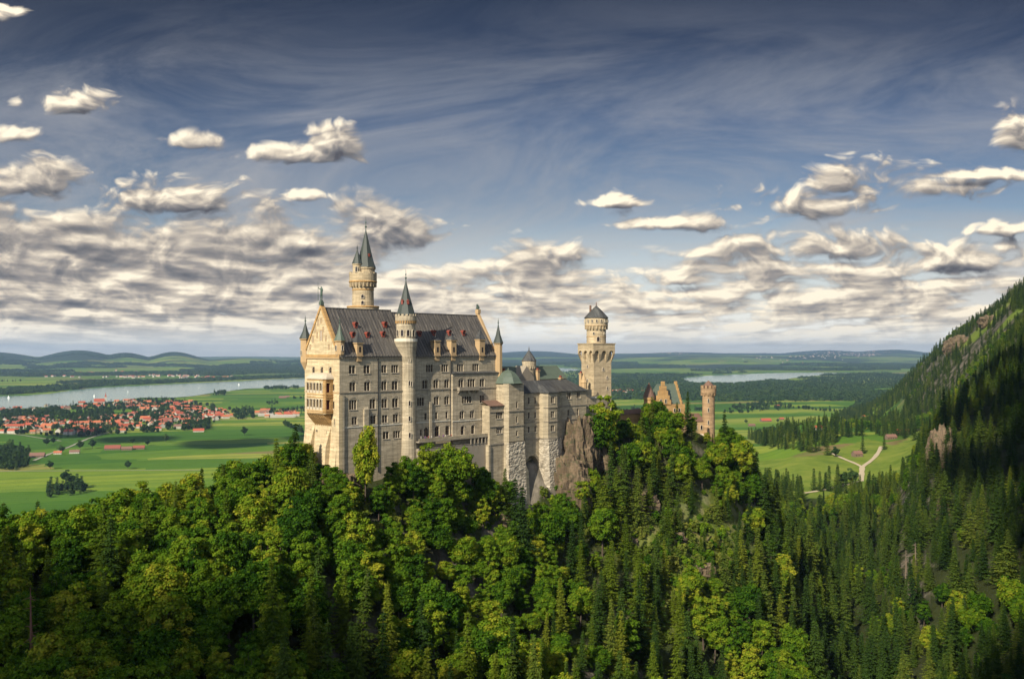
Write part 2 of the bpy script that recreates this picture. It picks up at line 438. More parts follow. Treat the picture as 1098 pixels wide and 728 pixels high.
# ---------------------------------------------------------------- terrain
COLS = [
 (-900, [(40,-70),(120,-100),(180,-92),(230,-80),(300,-85),(400,-130),(600,-190),(800,-200)]),
 (-100, [(40,-70),(120,-100),(180,-86),(230,-68),(260,-62),(300,-78),(350,-112),(450,-160),(650,-195),(800,-200)]),
 (0,    [(40,-70),(120,-100),(180,-84),(230,-66),(258,-60),(300,-76),(350,-110),(450,-160),(650,-195),(800,-200)]),
 (150,  [(40,-75),(120,-105),(180,-86),(230,-67),(280,-56),(320,-72),(400,-120),(500,-160),(700,-200)]),
 (300,  [(40,-80),(120,-110),(180,-95),(230,-70),(260,-58),(300,-46),(350,-56),(400,-100),(500,-150),(700,-200)]),
 (363,  [(40,-85),(120,-115),(180,-106),(230,-82),(270,-54),(290,-45),(300,-43),(345,-41),(400,-78),(500,-140),(700,-200)]),
 (450,  [(40,-90),(120,-118),(180,-112),(230,-96),(270,-76),(300,-54),(320,-42),(360,-38),(420,-74),(520,-140),(700,-200)]),
 (520,  [(40,-90),(120,-118),(180,-116),(230,-102),(270,-88),(310,-70),(335,-52),(350,-40),(390,-38),(450,-80),(540,-140),(700,-200)]),
 (560,  [(40,-90),(120,-120),(180,-117),(230,-104),(270,-92),(320,-76),(348,-62),(358,-40),(395,-36),(450,-60),(540,-130),(700,-200)]),
 (605,  [(40,-90),(120,-122),(180,-120),(230,-110),(270,-98),(320,-82),(352,-66),(366,-38),(400,-33),(450,-55),(540,-120),(700,-200)]),
 (640,  [(40,-90),(120,-125),(180,-122),(230,-115),(280,-105),(320,-86),(360,-62),(385,-40),(400,-32),(430,-38),(520,-105),(700,-200)]),
 (700,  [(40,-90),(120,-128),(230,-126),(280,-119),(320,-98),(350,-76),(380,-55),(400,-42),(420,-34),(450,-42),(520,-100),(700,-196)]),
 (760,  [(40,-85),(120,-130),(250,-128),(300,-118),(350,-88),(400,-58),(425,-46),(450,-42),(480,-58),(550,-110),(700,-130),(900,-140),(1250,-132),(1700,-165),(2200,-200)]),
 (820,  [(40,-80),(120,-132),(250,-130),(300,-124),(350,-106),(400,-86),(440,-74),(480,-92),(550,-118),(700,-128),(900,-134),(1250,-126),(1700,-160),(2200,-200)]),
 (860,  [(40,-75),(120,-132),(250,-132),(350,-122),(420,-104),(470,-112),(550,-120),(700,-122),(850,-130),(1050,-120),(1250,-112),(1450,-112),(1700,-150),(2200,-200)]),
 (910,  [(40,-70),(120,-130),(250,-138),(330,-137),(500,-131),(700,-120),(850,-130),(1050,-120),(1250,-112),(1450,-112),(1700,-150),(2200,-195),(2700,-185),(3200,-200)]),
 (960,  [(40,-65),(120,-125),(250,-138),(350,-134),(500,-120),(640,-108),(700,-107),(850,-124),(1050,-117),(1250,-112),(1450,-112),(1700,-122),(2000,-112),(2400,-98),(2800,-150),(3300,-200)]),
 (1000, [(40,-60),(120,-118),(250,-132),(350,-126),(500,-99),(620,-72),(700,-64),(900,-82),(1050,-96),(1250,-102),(1450,-88),(1700,-55),(2000,-10),(2200,-2),(2600,-80),(3300,-200)]),
 (1050, [(40,-55),(120,-110),(250,-124),(350,-116),(500,-86),(700,-44),(900,-36),(1200,-34),(1500,6),(1900,72),(2200,70),(2700,0),(3600,-180)]),
 (1100, [(40,-50),(120,-100),(250,-112),(350,-106),(500,-68),(700,-28),(900,-6),(1200,28),(1500,84),(1700,118),(2000,128),(2700,60),(4000,-150)]),
 (1300, [(40,-40),(120,-70),(250,-70),(350,-60),(500,-20),(700,35),(900,70),(1200,100),(1700,140),(2200,150),(3000,100),(4500,-150)]),
 (1450, [(40,-30),(120,-50),(250,-50),(350,-40),(500,0),(700,60),(900,95),(1200,125),(1700,160),(2200,160),(3000,100),(4500,-150)]),
]
CU = np.array([(c[0]-HX)/FPX for c in COLS])
TD = np.exp(np.linspace(math.log(30), math.log(70000), 500))
TAB = np.array([np.interp(np.log(TD), np.log([d for d, z in c[1]]+[90000]), [z for d, z in c[1]]+[-200 if c[1][-1][0] < 60000 else 0]) if c[1][-1][1] <= -190 else
                np.interp(np.log(TD), np.log([d for d, z in c[1]]+[c[1][-1][0]*1.25, 90000]), [z for d, z in c[1]]+[-200, -200]) for c in COLS])


def far_hills(x, y, d, u):
    """rolling country beyond the lakes"""
    k = np.clip((d-7000)/6000, 0, 1)
    k2 = np.clip((d-10500)/9000, 0, 1)
    h = k*(fbm(x/3000, y/3400, 5, 4)-0.30)*115 + k2*(fbm(x/6000, y/6000, 9, 3))*105
    # the long wooded ridge on the left with its two rounded tops
    def bump(u0, w): return np.exp(-((u-u0)/w)**2)
    rid = np.exp(-((d-14500)/2600.0)**2)*np.maximum.reduce([212*bump(-0.465, 0.05), 185*bump(-0.555, 0.06), 175*bump(-0.415, 0.035), 188*bump(-0.362, 0.034), 80*bump(-0.29, 0.05), 60*bump(-0.20, 0.06)])
    rid2 = np.exp(-((d-25000)/5000.0)**2)*np.maximum.reduce([130*bump(0.02, 0.05), 190*bump(0.41, 0.05), 150*bump(0.34, 0.05), 110*bump(0.20, 0.10)])
    h = h*(1-0.62*np.clip((-0.12-u)/0.1, 0, 1))
    h = h*(1-0.5*np.clip(rid/120, 0, 1))
    return np.clip(h, 0, None)+rid+rid2


def H(x, y):
    x = np.asarray(x, float); y = np.asarray(y, float)
    r = np.hypot(x, y)
    d = np.maximum(np.maximum(y, r*0.743), 30.0)
    u = np.clip(np.where(y > 1, x/np.maximum(y, 1.0), np.sign(x)*9), -1.45, 0.9)
    iu = np.clip(np.searchsorted(CU, u)-1, 0, len(CU)-2)
    fu = (u-CU[iu])/(CU[iu+1]-CU[iu]); fu = np.clip(fu, 0, 1)
    ld = (np.log(d)-math.log(30))/(math.log(70000)-math.log(30))*499
    idd = np.clip(ld.astype(int), 0, 498); fd = np.clip(ld-idd, 0, 1)
    def T(i): return TAB[i, idd]*(1-fd)+TAB[i, idd+1]*fd
    # smooth (Catmull) across azimuth
    i0 = np.maximum(iu-1, 0); i3 = np.minimum(iu+2, len(CU)-1)
    p0, p1, p2, p3 = T(i0), T(iu), T(iu+1), T(i3)
    w = CU[iu+1]-CU[iu]
    m1 = (p2-p0)/np.maximum(CU[iu+1]-CU[i0], 1e-6)*w; m2 = (p3-p1)/np.maximum(CU[i3]-CU[iu], 1e-6)*w
    f2 = fu*fu; f3 = f2*fu
    h = (2*f3-3*f2+1)*p1+(f3-2*f2+fu)*m1+(-2*f3+3*f2)*p2+(f3-f2)*m2
    # ruggedness above the plain
    a = np.clip((h+196)/40, 0, 1)
    near = np.clip((900-d)/500, 0, 1)
    n = (fbm(x/26, y/26, 3, 4)-0.5)*9*near + (fbm(x/150, y/150, 4, 4)-0.5)*np.clip(d/60, 4, 34)*np.clip((d-350)/500, 0, 1)*np.clip((u-0.33)/0.12, 0.12, 1)
    h = h+n*a
    return h+far_hills(x, y, d, u)


def Hs(x, y): return float(H(np.array([x]), np.array([y]))[0])


def hit(px, py, dmin=150, dmax=60000):
    """ground point seen at a photo pixel (first crossing beyond dmin)"""
    D = np.exp(np.linspace(math.log(dmin), math.log(dmax), 4000))
    u = (px-HX)/FPX; s = -(py-HY)/FPX
    hh = H(u*D, D)
    below = hh >= s*D
    i = int(np.argmax(below)) if below.any() else 3999
    d = D[i]
    return (u*d, d, float(hh[i]))


def hits(px, py, zc=-200.0):
    d = (-zc)*FPX/np.maximum(py-HY, 0.5)
    return (px-HX)/FPX*d, d


def inpoly(px, py, poly):
    c = np.zeros(px.shape, bool); n = len(poly); j = n-1
    for i in range(n):
        xi, yi = poly[i]; xj, yj = poly[j]
        c ^= ((yi > py) != (yj > py)) & (px < (xj-xi)*(py-yi)/((yj-yi)+1e-12)+xi)
        j = i
    return c


LAKE1 = [(-140, 429), (0, 424.8), (30, 424), (60, 421), (85, 417.5), (110, 415.5), (150, 413.5), (200, 411), (250, 409), (290, 406.8), (330, 405.2), (360, 404.5),
         (350, 409), (335, 414.5), (300, 415), (262, 417), (230, 421), (205, 425), (182, 426.3), (150, 426.5), (118, 431), (90, 433.5), (60, 436), (30, 437.5), (0, 439.5), (-60, 444), (-160, 450)]
LAKE2 = [(728, 407), (735, 404.5), (760, 402.5), (800, 400.8), (850, 399.2), (900, 399.4), (950, 400.1), (990, 400.3), (990, 401), (950, 401.6), (900, 402.3), (868, 403.2),
         (850, 405.5), (828, 408.5), (800, 411.2), (780, 412.2), (755, 412.4), (738, 411.2)]
LAKE3 = [(560, 396.5), (572, 394.3), (590, 393.9), (612, 394.6), (625, 396), (615, 398), (598, 400), (575, 400.5), (562, 399)]
LAKES = [LAKE1, LAKE2, LAKE3]

ths = np.concatenate([np.linspace(-180, -48, 34)[:-1], np.linspace(-48, -33, 31)[:-1], np.linspace(-33, 33, 300), np.linspace(33, 48, 31)[1:], np.linspace(48, 180, 34)[1:]])
rs = np.exp(np.linspace(math.log(28), math.log(32000), 650))
TH, RR = np.meshgrid(np.radians(ths), rs)
GX = (np.sin(TH)*RR).ravel(); GY = (np.cos(TH)*RR).ravel()
GZ = H(GX, GY)
# lake beds lie a little under the water
pxg = HX+FPX*GX/np.maximum(GY, 1); pyg = HY+FPX*200/np.maximum(GY, 1)
inl = np.zeros(GX.shape, bool)
for L in LAKES: inl |= inpoly(pxg, pyg, L) & (GY > 2000)
GZ = np.where(inl, -202.5, GZ)
nr, nt_ = len(rs), len(ths)
ii = np.arange((nr-1)*(nt_-1)); a = ii//(nt_-1); bq = ii % (nt_-1)
q0 = a*nt_+bq
quads = np.stack([q0, q0+1, q0+nt_+1, q0+nt_], 1)
me = bpy.data.meshes.new('ground')
me.vertices.add(len(GX)+1); me.vertices.foreach_set('co', np.concatenate([np.stack([GX, GY, GZ], 1), [[0, 0, -78.0]]]).ravel())
fan = np.stack([np.full(nt_-1, len(GX)), np.arange(nt_-1), np.arange(1, nt_)], 1)
me.loops.add(quads.size+fan.size); me.loops.foreach_set('vertex_index', np.concatenate([quads[:, ::-1].ravel(), fan[:, ::-1].ravel()]).astype(np.int32))
npoly = len(quads)+len(fan)
me.polygons.add(npoly)
me.polygons.foreach_set('loop_start', np.concatenate([np.arange(len(quads))*4, len(quads)*4+np.arange(len(fan))*3]).astype(np.int32))
me.polygons.foreach_set('loop_total', np.concatenate([np.full(len(quads), 4), np.full(len(fan), 3)]).astype(np.int32))
me.polygons.foreach_set('use_smooth', np.ones(npoly, bool))
me.update(calc_edges=True); me.validate()


# land cover
MEADOW = [(770, 545), (835, 530), (862, 545), (905, 552), (985, 535), (1003, 508), (1004, 470), (985, 462), (960, 478), (930, 470), (880, 488), (850, 490), (815, 494), (780, 490)]


def cover(x, y, z):
    d = np.maximum(y, np.hypot(x, y)*0.743); u = x/np.maximum(y, 1)
    px = HX+FPX*u; py = HY-FPX*z/np.maximum(y, 1)
    forest = np.clip((z+197)/6, 0, 1)*(d < 3600)*np.clip((900-d)/120, 0, 1)
    right = np.clip((u-0.405)/0.03, 0, 1)*np.clip((z+185)/15, 0, 1)*(d < 3800)
    forest = np.maximum(forest, right)
    mead = (inpoly(px, py, MEADOW) & (d > 820) & (d < 1600)).astype(float)
    # open grass patches high on the mountain and on the crag under the gatehouse
    g1 = np.clip((fbm(x/90, y/90, 31, 4)-0.52)*9, 0, 1)*np.clip((u-0.47)/0.02, 0, 1)*np.clip((d-1250)/150, 0, 1)*(d < 3000)
    g2 = np.exp(-(((px-745)/60)**2+((py-600)/55)**2))*(d < 430)*1.2
    forest = forest*(1-mead)*(1-np.clip(g1*0.9, 0, 1))*(1-np.clip(g2, 0, 1))
    return forest, np.clip(np.maximum(mead, np.maximum(g1, g2)), 0, 1)


fo, md = cover(GX, GY, GZ)
ca = me.attributes.new('cover', 'FLOAT_COLOR', 'POINT')
cc = np.zeros((len(GX)+1, 4)); cc[:-1, 0] = fo; cc[:-1, 1] = md; cc[:, 3] = 1
ca.data.foreach_set('color', cc.ravel())
mm, gg, b, o = new_mat('ground_cover')
geo = gg.node('ShaderNodeNewGeometry'); P = geo.outputs['Position']
at = gg.node('ShaderNodeAttribute', attribute_name='cover')
cs = gg.sep(at.outputs['Color'])
px_, py_, pz_ = gg.sep(P)
# fields of the plain: long strips with differing crops
rot = gg.comb(gg.m('ADD', gg.m('MULTIPLY', px_, 0.94), gg.m('MULTIPLY', py_, 0.34)), gg.m('ADD', gg.m('MULTIPLY', px_, -0.34), gg.m('MULTIPLY', py_, 0.94)), 0.0)
wob = gg.vm('ADD', rot, gg.vm('MULTIPLY', gg.noise(rot, 1/300, 2, 0.5, out=1), (90, 90, 0)))
vo = gg.node('ShaderNodeTexVoronoi', distance='CHEBYCHEV'); gg.put(vo.inputs['Vector'], gg.vm('MULTIPLY', wob, (1/420, 1/120, 0))); vo.inputs['Scale'].default_value = 1.0
vr = gg.sep(vo.outputs['Color'])
fc = gg.ramp(vr[0], [(0.0, (0.030, 0.095, 0.008)), (0.25, (0.052, 0.135, 0.012)), (0.5, (0.115, 0.205, 0.018)), (0.72, (0.20, 0.27, 0.028)), (0.88, (0.27, 0.29, 0.05)), (1.0, (0.20, 0.15, 0.065))])
fc = gg.mix(gg.noise(rot, 1/60, 8, 0.72), gg.mix(1.0, fc, (0.55, 0.62, 0.55), 'MULTIPLY'), gg.mix(1.0, fc, (1.42, 1.34, 1.4), 'MULTIPLY'))
ln = gg.sst(gg.noise(gg.vm('MULTIPLY', rot, (1/900, 1/26, 0)), 1.0, 3, 0.5), 0.40, 0.62)
fc = gg.mix(gg.m('MULTIPLY', ln, 0.55), fc, (0.07, 0.15, 0.02))
st_ = gg.sep(rot)
mw_ = gg.m('SINE', gg.m('ADD', gg.m('MULTIPLY', gg.m('ADD', gg.m('MULTIPLY', st_[0], vr[1]), gg.m('MULTIPLY', st_[1], gg.m('SUBTRACT', 1.2, vr[1]))), 0.42), gg.m('MULTIPLY', vr[2], 9.0)))
fc = gg.mix(gg.m('MULTIPLY', gg.sst(mw_, -0.2, 0.9), gg.m('MULTIPLY', vr[2], 0.42)), fc, gg.mix(1.0, fc, (1.45, 1.3, 1.5), 'MULTIPLY'))
# distant woods
far = gg.sst(py_, 6500.0, 10500.0)
fwn = gg.m('ADD', gg.noise(gg.vm('MULTIPLY', P, (1/2600, 1/2100, 1/700)), 1.0, 7, 0.60), gg.m('MULTIPLY', gg.lin(pz_, -190, 0), 0.17))
fw = gg.m('MULTIPLY', gg.sst(fwn, 0.535, 0.56), far)
fc = gg.mix(fw, fc, (0.022, 0.042, 0.018))
# meadow grass
mn = gg.noise(P, 1/22, 6, 0.6)
mc = gg.ramp(mn, [(0.25, (0.085, 0.14, 0.018)), (0.5, (0.145, 0.20, 0.028)), (0.75, (0.22, 0.245, 0.045))])
mcrag = gg.ramp(gg.noise(P, 1/7, 6, 0.65), [(0.3, (0.04, 0.06, 0.012)), (0.48, (0.10, 0.12, 0.025)), (0.60, (0.17, 0.15, 0.05)), (0.68, (0.24, 0.19, 0.12)), (0.8, (0.33, 0.27, 0.2))])
mc = gg.mix(gg.sst(py_, 700.0, 800.0), mcrag, mc)
# forest floor, with rock where it is steep
nz = gg.sep(geo.outputs['True Normal'])[2]
ff = gg.mix(gg.noise(P, 1/9, 6, 0.65), (0.012, 0.018, 0.007), (0.05, 0.06, 0.018))
rk = gg.ramp(gg.noise(gg.vm('MULTIPLY', P, (1, 1, 0.4)), 1/6, 7, 0.65), [(0.3, (0.05, 0.045, 0.035)), (0.55, (0.16, 0.14, 0.11)), (0.8, (0.30, 0.26, 0.21))])
ff = gg.mix(gg.m('MULTIPLY', gg.sst(nz, 0.80, 0.62), gg.sst(gg.noise(P, 1/14, 4), 0.42, 0.55)), ff, rk)
col = gg.mix(cs[0], fc, ff)
col = gg.mix(gg.m('MULTIPLY', cs[1], gg.lin(mn, 0.1, 0.4, 0.8, 1.0)), col, mc)
gg.put(b.inputs['Base Color'], col); b.inputs['Roughness'].default_value = 0.95
b.inputs['Specular IOR Level'].default_value = 0.1
bn = gg.node('ShaderNodeBump'); bn.inputs['Distance'].default_value = 1.6; gg.put(bn.inputs['Height'], gg.noise(P, 1/8, 6, 0.7)); gg.nt.links.new(bn.outputs[0], b.inputs['Normal'])
me.materials.append(mm)
ground = link('ground', me); tag(ground, 'valley floor, crag and wooded slopes as one terrain', kind='structure')

# water
mw, gg, b, o = new_mat('lake_water')
b.inputs['Roughness'].default_value = 0.12
b.inputs['IOR'].default_value = 1.33
P = gg.node('ShaderNodeNewGeometry').outputs['Position']
bn = gg.node('ShaderNodeBump'); bn.inputs['Distance'].default_value = 0.1; gg.put(bn.inputs['Height'], gg.noise(P, 0.05, 4, 0.6)); gg.nt.links.new(bn.outputs[0], b.inputs['Normal'])
gg.put(b.inputs['Base Color'], gg.mix(gg.noise(gg.vm('MULTIPLY', P, (1/1500, 1/300, 0)), 1.0, 3), (0.20, 0.33, 0.29), (0.30, 0.43, 0.37)))
for L, lb in zip(LAKES, ('wide pale green lake behind the red roofed village', 'grey blue lake on the plain to the right of the castle', 'small distant lake between round turret and square tower')):
    mb = MB()
    pts = []
    n = len(L)
    for i in range(n):
        p, q = L[i], L[(i+1) % n]
        for k in range(6):
            f = k/6; x, y = p[0]+(q[0]-p[0])*f, p[1]+(q[1]-p[1])*f
            y += 0.5*(vnoise(np.array([x/6.0]), np.array([y/1.0]), 2)[0]-0.5)*max(0.4, (y-398)/18)
            X, Y = hits(np.array([x]), np.array([y])); pts.append((float(X[0]), float(Y[0]), -199.6))
    mb.add(pts, [tuple(range(len(pts)))])
    tag(mb.build('lake', mw), lb, kind='structure')

# roads and paths
mroad = mat_plain('gravel_path', (0.46, 0.38, 0.26), 0.95, 0.15, 0.2)
mtar = mat_plain('pale_road', (0.30, 0.28, 0.23), 0.95, 0.15, 0.1)


def strip(name, label, pts, width, mat, dmin=700):
    P3 = [hit(x, y, dmin)[:2] for x, y in pts]
    out = []
    for i in range(len(P3)-1):
        p, q = np.array(P3[i]), np.array(P3[i+1]); L = np.linalg.norm(q-p); k = max(2, int(L/12))
        for j in range(k+(i == len(P3)-2)): out.append(p+(q-p)*j/k)
    # soften the corners
    o_ = np.array(out)
    for _ in range(6): o_[1:-1] = (o_[:-2]+2*o_[1:-1]+o_[2:])/4
    mb = MB(); vs = []
    for i in range(len(o_)):
        d = o_[min(i+1, len(o_)-1)]-o_[max(i-1, 0)]; d = d/np.linalg.norm(d); nn = np.array([-d[1], d[0]])
        w = width*(0.42+0.16*random.random())
        for sgn in (-1, 0, 1):
            p = o_[i]+nn*w*sgn; vs.append((p[0], p[1], Hs(p[0], p[1])+0.45+0.3*(sgn == 0)))
    fs = []
    for i in range(len(o_)-1):
        for k in (0, 1): fs.append((3*i+k, 3*i+k+1, 3*i+4+k, 3*i+3+k))
    mb.add(vs, fs)
    tag(mb.build(name, mat, smooth=True), label, kind='structure')


strip('path', 'left arm of the forked gravel path in the meadow', [(924.5, 501), (914, 496), (903, 491), (892, 486.5)], 4.2, mroad)
strip('path', 'right arm of the forked gravel path in the meadow', [(924.5, 501), (932, 496), (939, 490), (943, 484), (945, 479)], 4.6, mroad)
strip('path', 'stem of the forked gravel path in the meadow', [(924.5, 501), (924, 508), (923.5, 516)], 5.2, mroad)
strip('path', 'gravel path along the lower edge of the meadow', [(862, 529), (885, 526), (905, 521), (923, 516)], 3.6, mroad)
strip('road', 'pale lane across the green fields below the village', [(-40, 505.5), (60, 505), (150, 504.5), (215, 504)], 3.2, mtar, 900)
strip('road', 'road from the village down past the farms', [(36, 494), (55, 486), (75, 479), (95, 470), (118, 463), (135, 459)], 6.0, mtar, 900)
strip('road', 'road along the southern edge of the village', [(-40, 462), (20, 466), (45, 470), (66, 473)], 5.0, mtar, 900)
strip('road', 'pale road past the eastern end of the village', [(215, 452), (260, 449), (300, 448), (345, 447)], 6.0, mtar, 900)

# ================================================================ THE CASTLE
CA, SA = 0.712, 0.702
CROT = math.atan2(SA, CA)
X0, Y0 = -55.5, 300.0
ZB = -60.0                                   # base level of the castle's empties


def S_of(px, t=0.0):
    u = (px-HX)/FPX
    return (u*(Y0+CA*t)-X0+SA*t)/(CA-SA*u)


def T_of(px, s=0.0):
    u = (px-HX)/FPX
    return (X0+CA*s-u*(Y0+SA*s))/(SA+CA*u)


def Yof(s, t): return Y0+SA*s+CA*t
def Zof(py, s, t=0.0): return -(py-HY)*Yof(s, t)/FPX


def frame_empty(name, s, t, **kw):
    return empty(name, (X0+CA*s-SA*t, Y0+SA*s+CA*t, ZB), CROT, **kw)


class LMB(MB):
    """mesh builder in castle coordinates: s along, t across, world z"""
    def __init__(self, s0=0.0, t0=0.0): super().__init__(); self.o = (s0, t0)
    def mesh(self, name, mats, smooth=False):
        self.v = [(x-self.o[0], y-self.o[1], z-ZB) for x, y, z in self.v]
        return super().mesh(name, mats, smooth)


def wall_holes(mb, pt, a0, a1, z0, z1, holes, depth=0.6, mi=0):
    """wall sheet in the plane pt(a, z, d) with real rectangular openings and their reveals"""
    A = sorted(set([a0, a1]+[round(v, 3) for h in holes for v in h[:2]])); Z = sorted(set([z0, z1]+[round(v, 3) for h in holes for v in h[2:]]))
    hs = [tuple(round(v, 3) for v in h) for h in holes]
    for i in range(len(A)-1):
        for j in range(len(Z)-1):
            ca_, cz = (A[i]+A[i+1])/2, (Z[j]+Z[j+1])/2
            if any(h[0] < ca_ < h[1] and h[2] < cz < h[3] for h in hs): continue
            mb.quad(pt(A[i], Z[j], 0), pt(A[i+1], Z[j], 0), pt(A[i+1], Z[j+1], 0), pt(A[i], Z[j+1], 0), mi)
    for h in hs:
        c = [(h[0], h[2]), (h[1], h[2]), (h[1], h[3]), (h[0], h[3])]
        for k in range(4):
            p, q = c[k], c[(k+1) % 4]
            mb.quad(pt(p[0], p[1], 0), pt(q[0], q[1], 0), pt(q[0], q[1], depth), pt(p[0], p[1], depth), mi)


WCACHE = {}


def window_mesh(n, w, h, hood=False, fm='frame', gm='glass'):
    """n round-arched lights in a stone frame; front faces -y, origin at the foot in the middle of the opening"""
    key = (n, round(w, 2), round(h, 2), hood, fm, gm)
    if key in WCACHE: return WCACHE[key]
    mb = MB()
    y0, y1 = 0.16, 0.34
    lw = w/n; post = 0.13; r = lw/2-post/2; spring = h-r-0.12
    def bx(x0, x1, z0, z1): mb.box(x0, x1, y0, y1, z0, z1)
    for k in range(n+1):
        x = -w/2+k*lw
        bx(max(-w/2+0.004, x-post/2), min(w/2-0.004, x+post/2), 0.004, spring)
    for k in range(n):
        cx = -w/2+(k+0.5)*lw; N = 6
        for i in range(N):
            xa, xb = cx-lw/2+lw*i/N, cx-lw/2+lw*(i+1)/N
            def zz(x):
                q = (x-cx)/r
                return spring+(r*math.sqrt(max(0, 1-q*q)) if abs(q) < 1 else 0)
            xa = max(xa, -w/2+0.004); xb = min(xb, w/2-0.004)
            za, zb_ = zz(xa), zz(xb); zt = h-0.004
            mb.add([(xa, y0, za), (xb, y0, zb_), (xb, y0, zt), (xa, y0, zt), (xa, y1, za), (xb, y1, zb_), (xb, y1, zt), (xa, y1, zt)],
                   [(0, 1, 2, 3), (0, 4, 5, 1), (7, 6, 5, 4)])
    mb.box(-w/2-0.12, w/2+0.12, -0.16, -0.003, -0.22, -0.02)
    if hood:
        N = 10; R0, R1 = w/2+0.05, w/2+0.28
        for i in range(N):
            a, c = math.pi*i/N, math.pi*(i+1)/N
            k = 0.75
            p = [(R0*math.cos(a), h-0.25+k*R0*math.sin(a)), (R1*math.cos(a), h-0.25+k*R1*math.sin(a)), (R1*math.cos(c), h-0.25+k*R1*math.sin(c)), (R0*math.cos(c), h-0.25+k*R0*math.sin(c))]
            mb.add([(x, -0.17, z) for x, z in p]+[(x, -0.003, z) for x, z in p], [(0, 1, 2, 3), (0, 4, 5, 1), (2, 6, 7, 3)])
    fr = mb.mesh('window', M[fm])
    pb = MB(); pb.quad((-w/2, 0.45, 0), (w/2, 0.45, 0), (w/2, 0.45, h), (-w/2, 0.45, h))
    for k in range(n):   # glazing bars
        cx = -w/2+(k+0.5)*lw
        pb.box(cx-0.03, cx+0.03, 0.40, 0.44, 0, h-0.1, 1)
        pb.box(cx-lw/2, cx+lw/2, 0.40, 0.44, h*0.52, h*0.52+0.06, 1)
    pn = pb.mesh('pane', [M[gm], M['trim']])
    WCACHE[key] = (fr, pn)
    return fr, pn


def put_window(parent, loc, rz, n, w, h, hood=False, fm='frame', gm='glass'):
    fr, pn = window_mesh(n, w, h, hood, fm, gm)
    f = link('window', fr, parent, loc, rz); link('pane', pn, f)
    return f


def south_wall(mb, parent, org, s0, s1, t, z0, z1, wins, mi=0, dp=0.6, **kw):
    """wins: (s, zc, n, w, h, hood)"""
    holes = [(s-w/2, s+w/2, zc-h/2, zc+h/2) for s, zc, n, w, h, hood in wins]
    wall_holes(mb, lambda a, z, d: (a, t+d, z), s0, s1, z0, z1, holes, dp, mi)
    for s, zc, n, w, h, hood in wins: put_window(parent, (s-org[0], t-org[1], zc-h/2-ZB), 0.0, n, w, h, hood, **kw)


def west_wall(mb, parent, org, t0, t1, s, z0, z1, wins, mi=0, dp=0.6, **kw):
    holes = [(tt-w/2, tt+w/2, zc-h/2, zc+h/2) for tt, zc, n, w, h, hood in wins]
    wall_holes(mb, lambda a, z, d: (s+d, a, z), t0, t1, z0, z1, holes, dp, mi)
    for tt, zc, n, w, h, hood in wins: put_window(parent, (s-org[0], tt-org[1], zc-h/2-ZB), -math.pi/2, n, w, h, hood, **kw)


def slot_mesh(w, h):
    key = ('slot', w, h)
    if key not in WCACHE:
        mb = MB()
        N = 6; pts = [(-w/2, 0), (w/2, 0)]+[(w/2*math.cos(math.pi*i/N), h-w/2+w/2*math.sin(math.pi*i/N)) for i in range(N+1)]
        mb.add([(x, -0.05, z) for x, z in pts], [tuple(range(len(pts)))], 1)
        # surround ring standing proud
        M2 = [(-w/2-0.16, -0.16), (w/2+0.16, -0.16)]+[((w/2+0.16)*math.cos(math.pi*i/N), h-w/2+(w/2+0.16)*math.sin(math.pi*i/N)) for i in range(N+1)]
        n = len(pts)
        for i in range(n):
            j = (i+1) % n
            mb.add([(pts[i][0], -0.22, pts[i][1]), (pts[j][0], -0.22, pts[j][1]), (M2[j][0], -0.22, M2[j][1]), (M2[i][0], -0.22, M2[i][1]),
                    (pts[i][0], 0.1, pts[i][1]), (pts[j][0], 0.1, pts[j][1]), (M2[j][0], 0.1, M2[j][1]), (M2[i][0], 0.1, M2[i][1])],
                   [(0, 1, 2, 3), (0, 4, 5, 1), (3, 2, 6, 7)], 0)
        WCACHE[key] = mb.mesh('window', [M['frame'], M['glass']])
    return WCACHE[key]


def tower_window(parent, cx, cy, r, ang, z, w=0.7, h=1.6, org=(0, 0)):
    """single light on a round wall; ang measured in castle axes, -90 deg = south"""
    return link('window', slot_mesh(w, h), parent, (cx-org[0]+r*math.cos(ang), cy-org[1]+r*math.sin(ang), z-ZB), ang+math.pi/2)


def ring_of(mb, cx, cy, r, n, z0, z1, w, d, mi=0, gap=0):
    """n radial blocks (corbels or merlons) round a drum; r = inner radius"""
    for i in range(n):
        a = 2*math.pi*(i+0.5)/n
        e, f = (math.cos(a), math.sin(a)), (-math.sin(a), math.cos(a))
        P = [(cx+e[0]*(r+q)+f[0]*p*w/2, cy+e[1]*(r+q)+f[1]*p*w/2) for q, p in ((0, -1), (d, -1), (d, 1), (0, 1))]
        mb.prism(P, z0, z1, mi)


def finial(mb, cx, cy, z, h, mi=0):
    mb.lathe(cx, cy, [(0.22, z-0.5), (0.13, z+h*0.18), (0.42, z+h*0.26), (0.12, z+h*0.36), (0.09, z+h*0.5), (0.28, z+h*0.57), (0.07, z+h*0.66), (0.05, z+h)], 8, mi)


VIEW = -math.pi/2-R(45)+R(0)      # castle-frame angle of a normal pointing at the camera (roughly)

# ---------------------------------------------------------------- palace
PAL = frame_empty('palace', 0, 0, label='long cream limestone palace with steep grey roof and five rows of arched windows', cat='castle palace', group='buildings of the castle')
L_, W_ = 70.5, 20.5
EAVE = -1.2
RW = 47.2


def reg(X, Y): return (310+X/2.425, 220+Y/2.425)


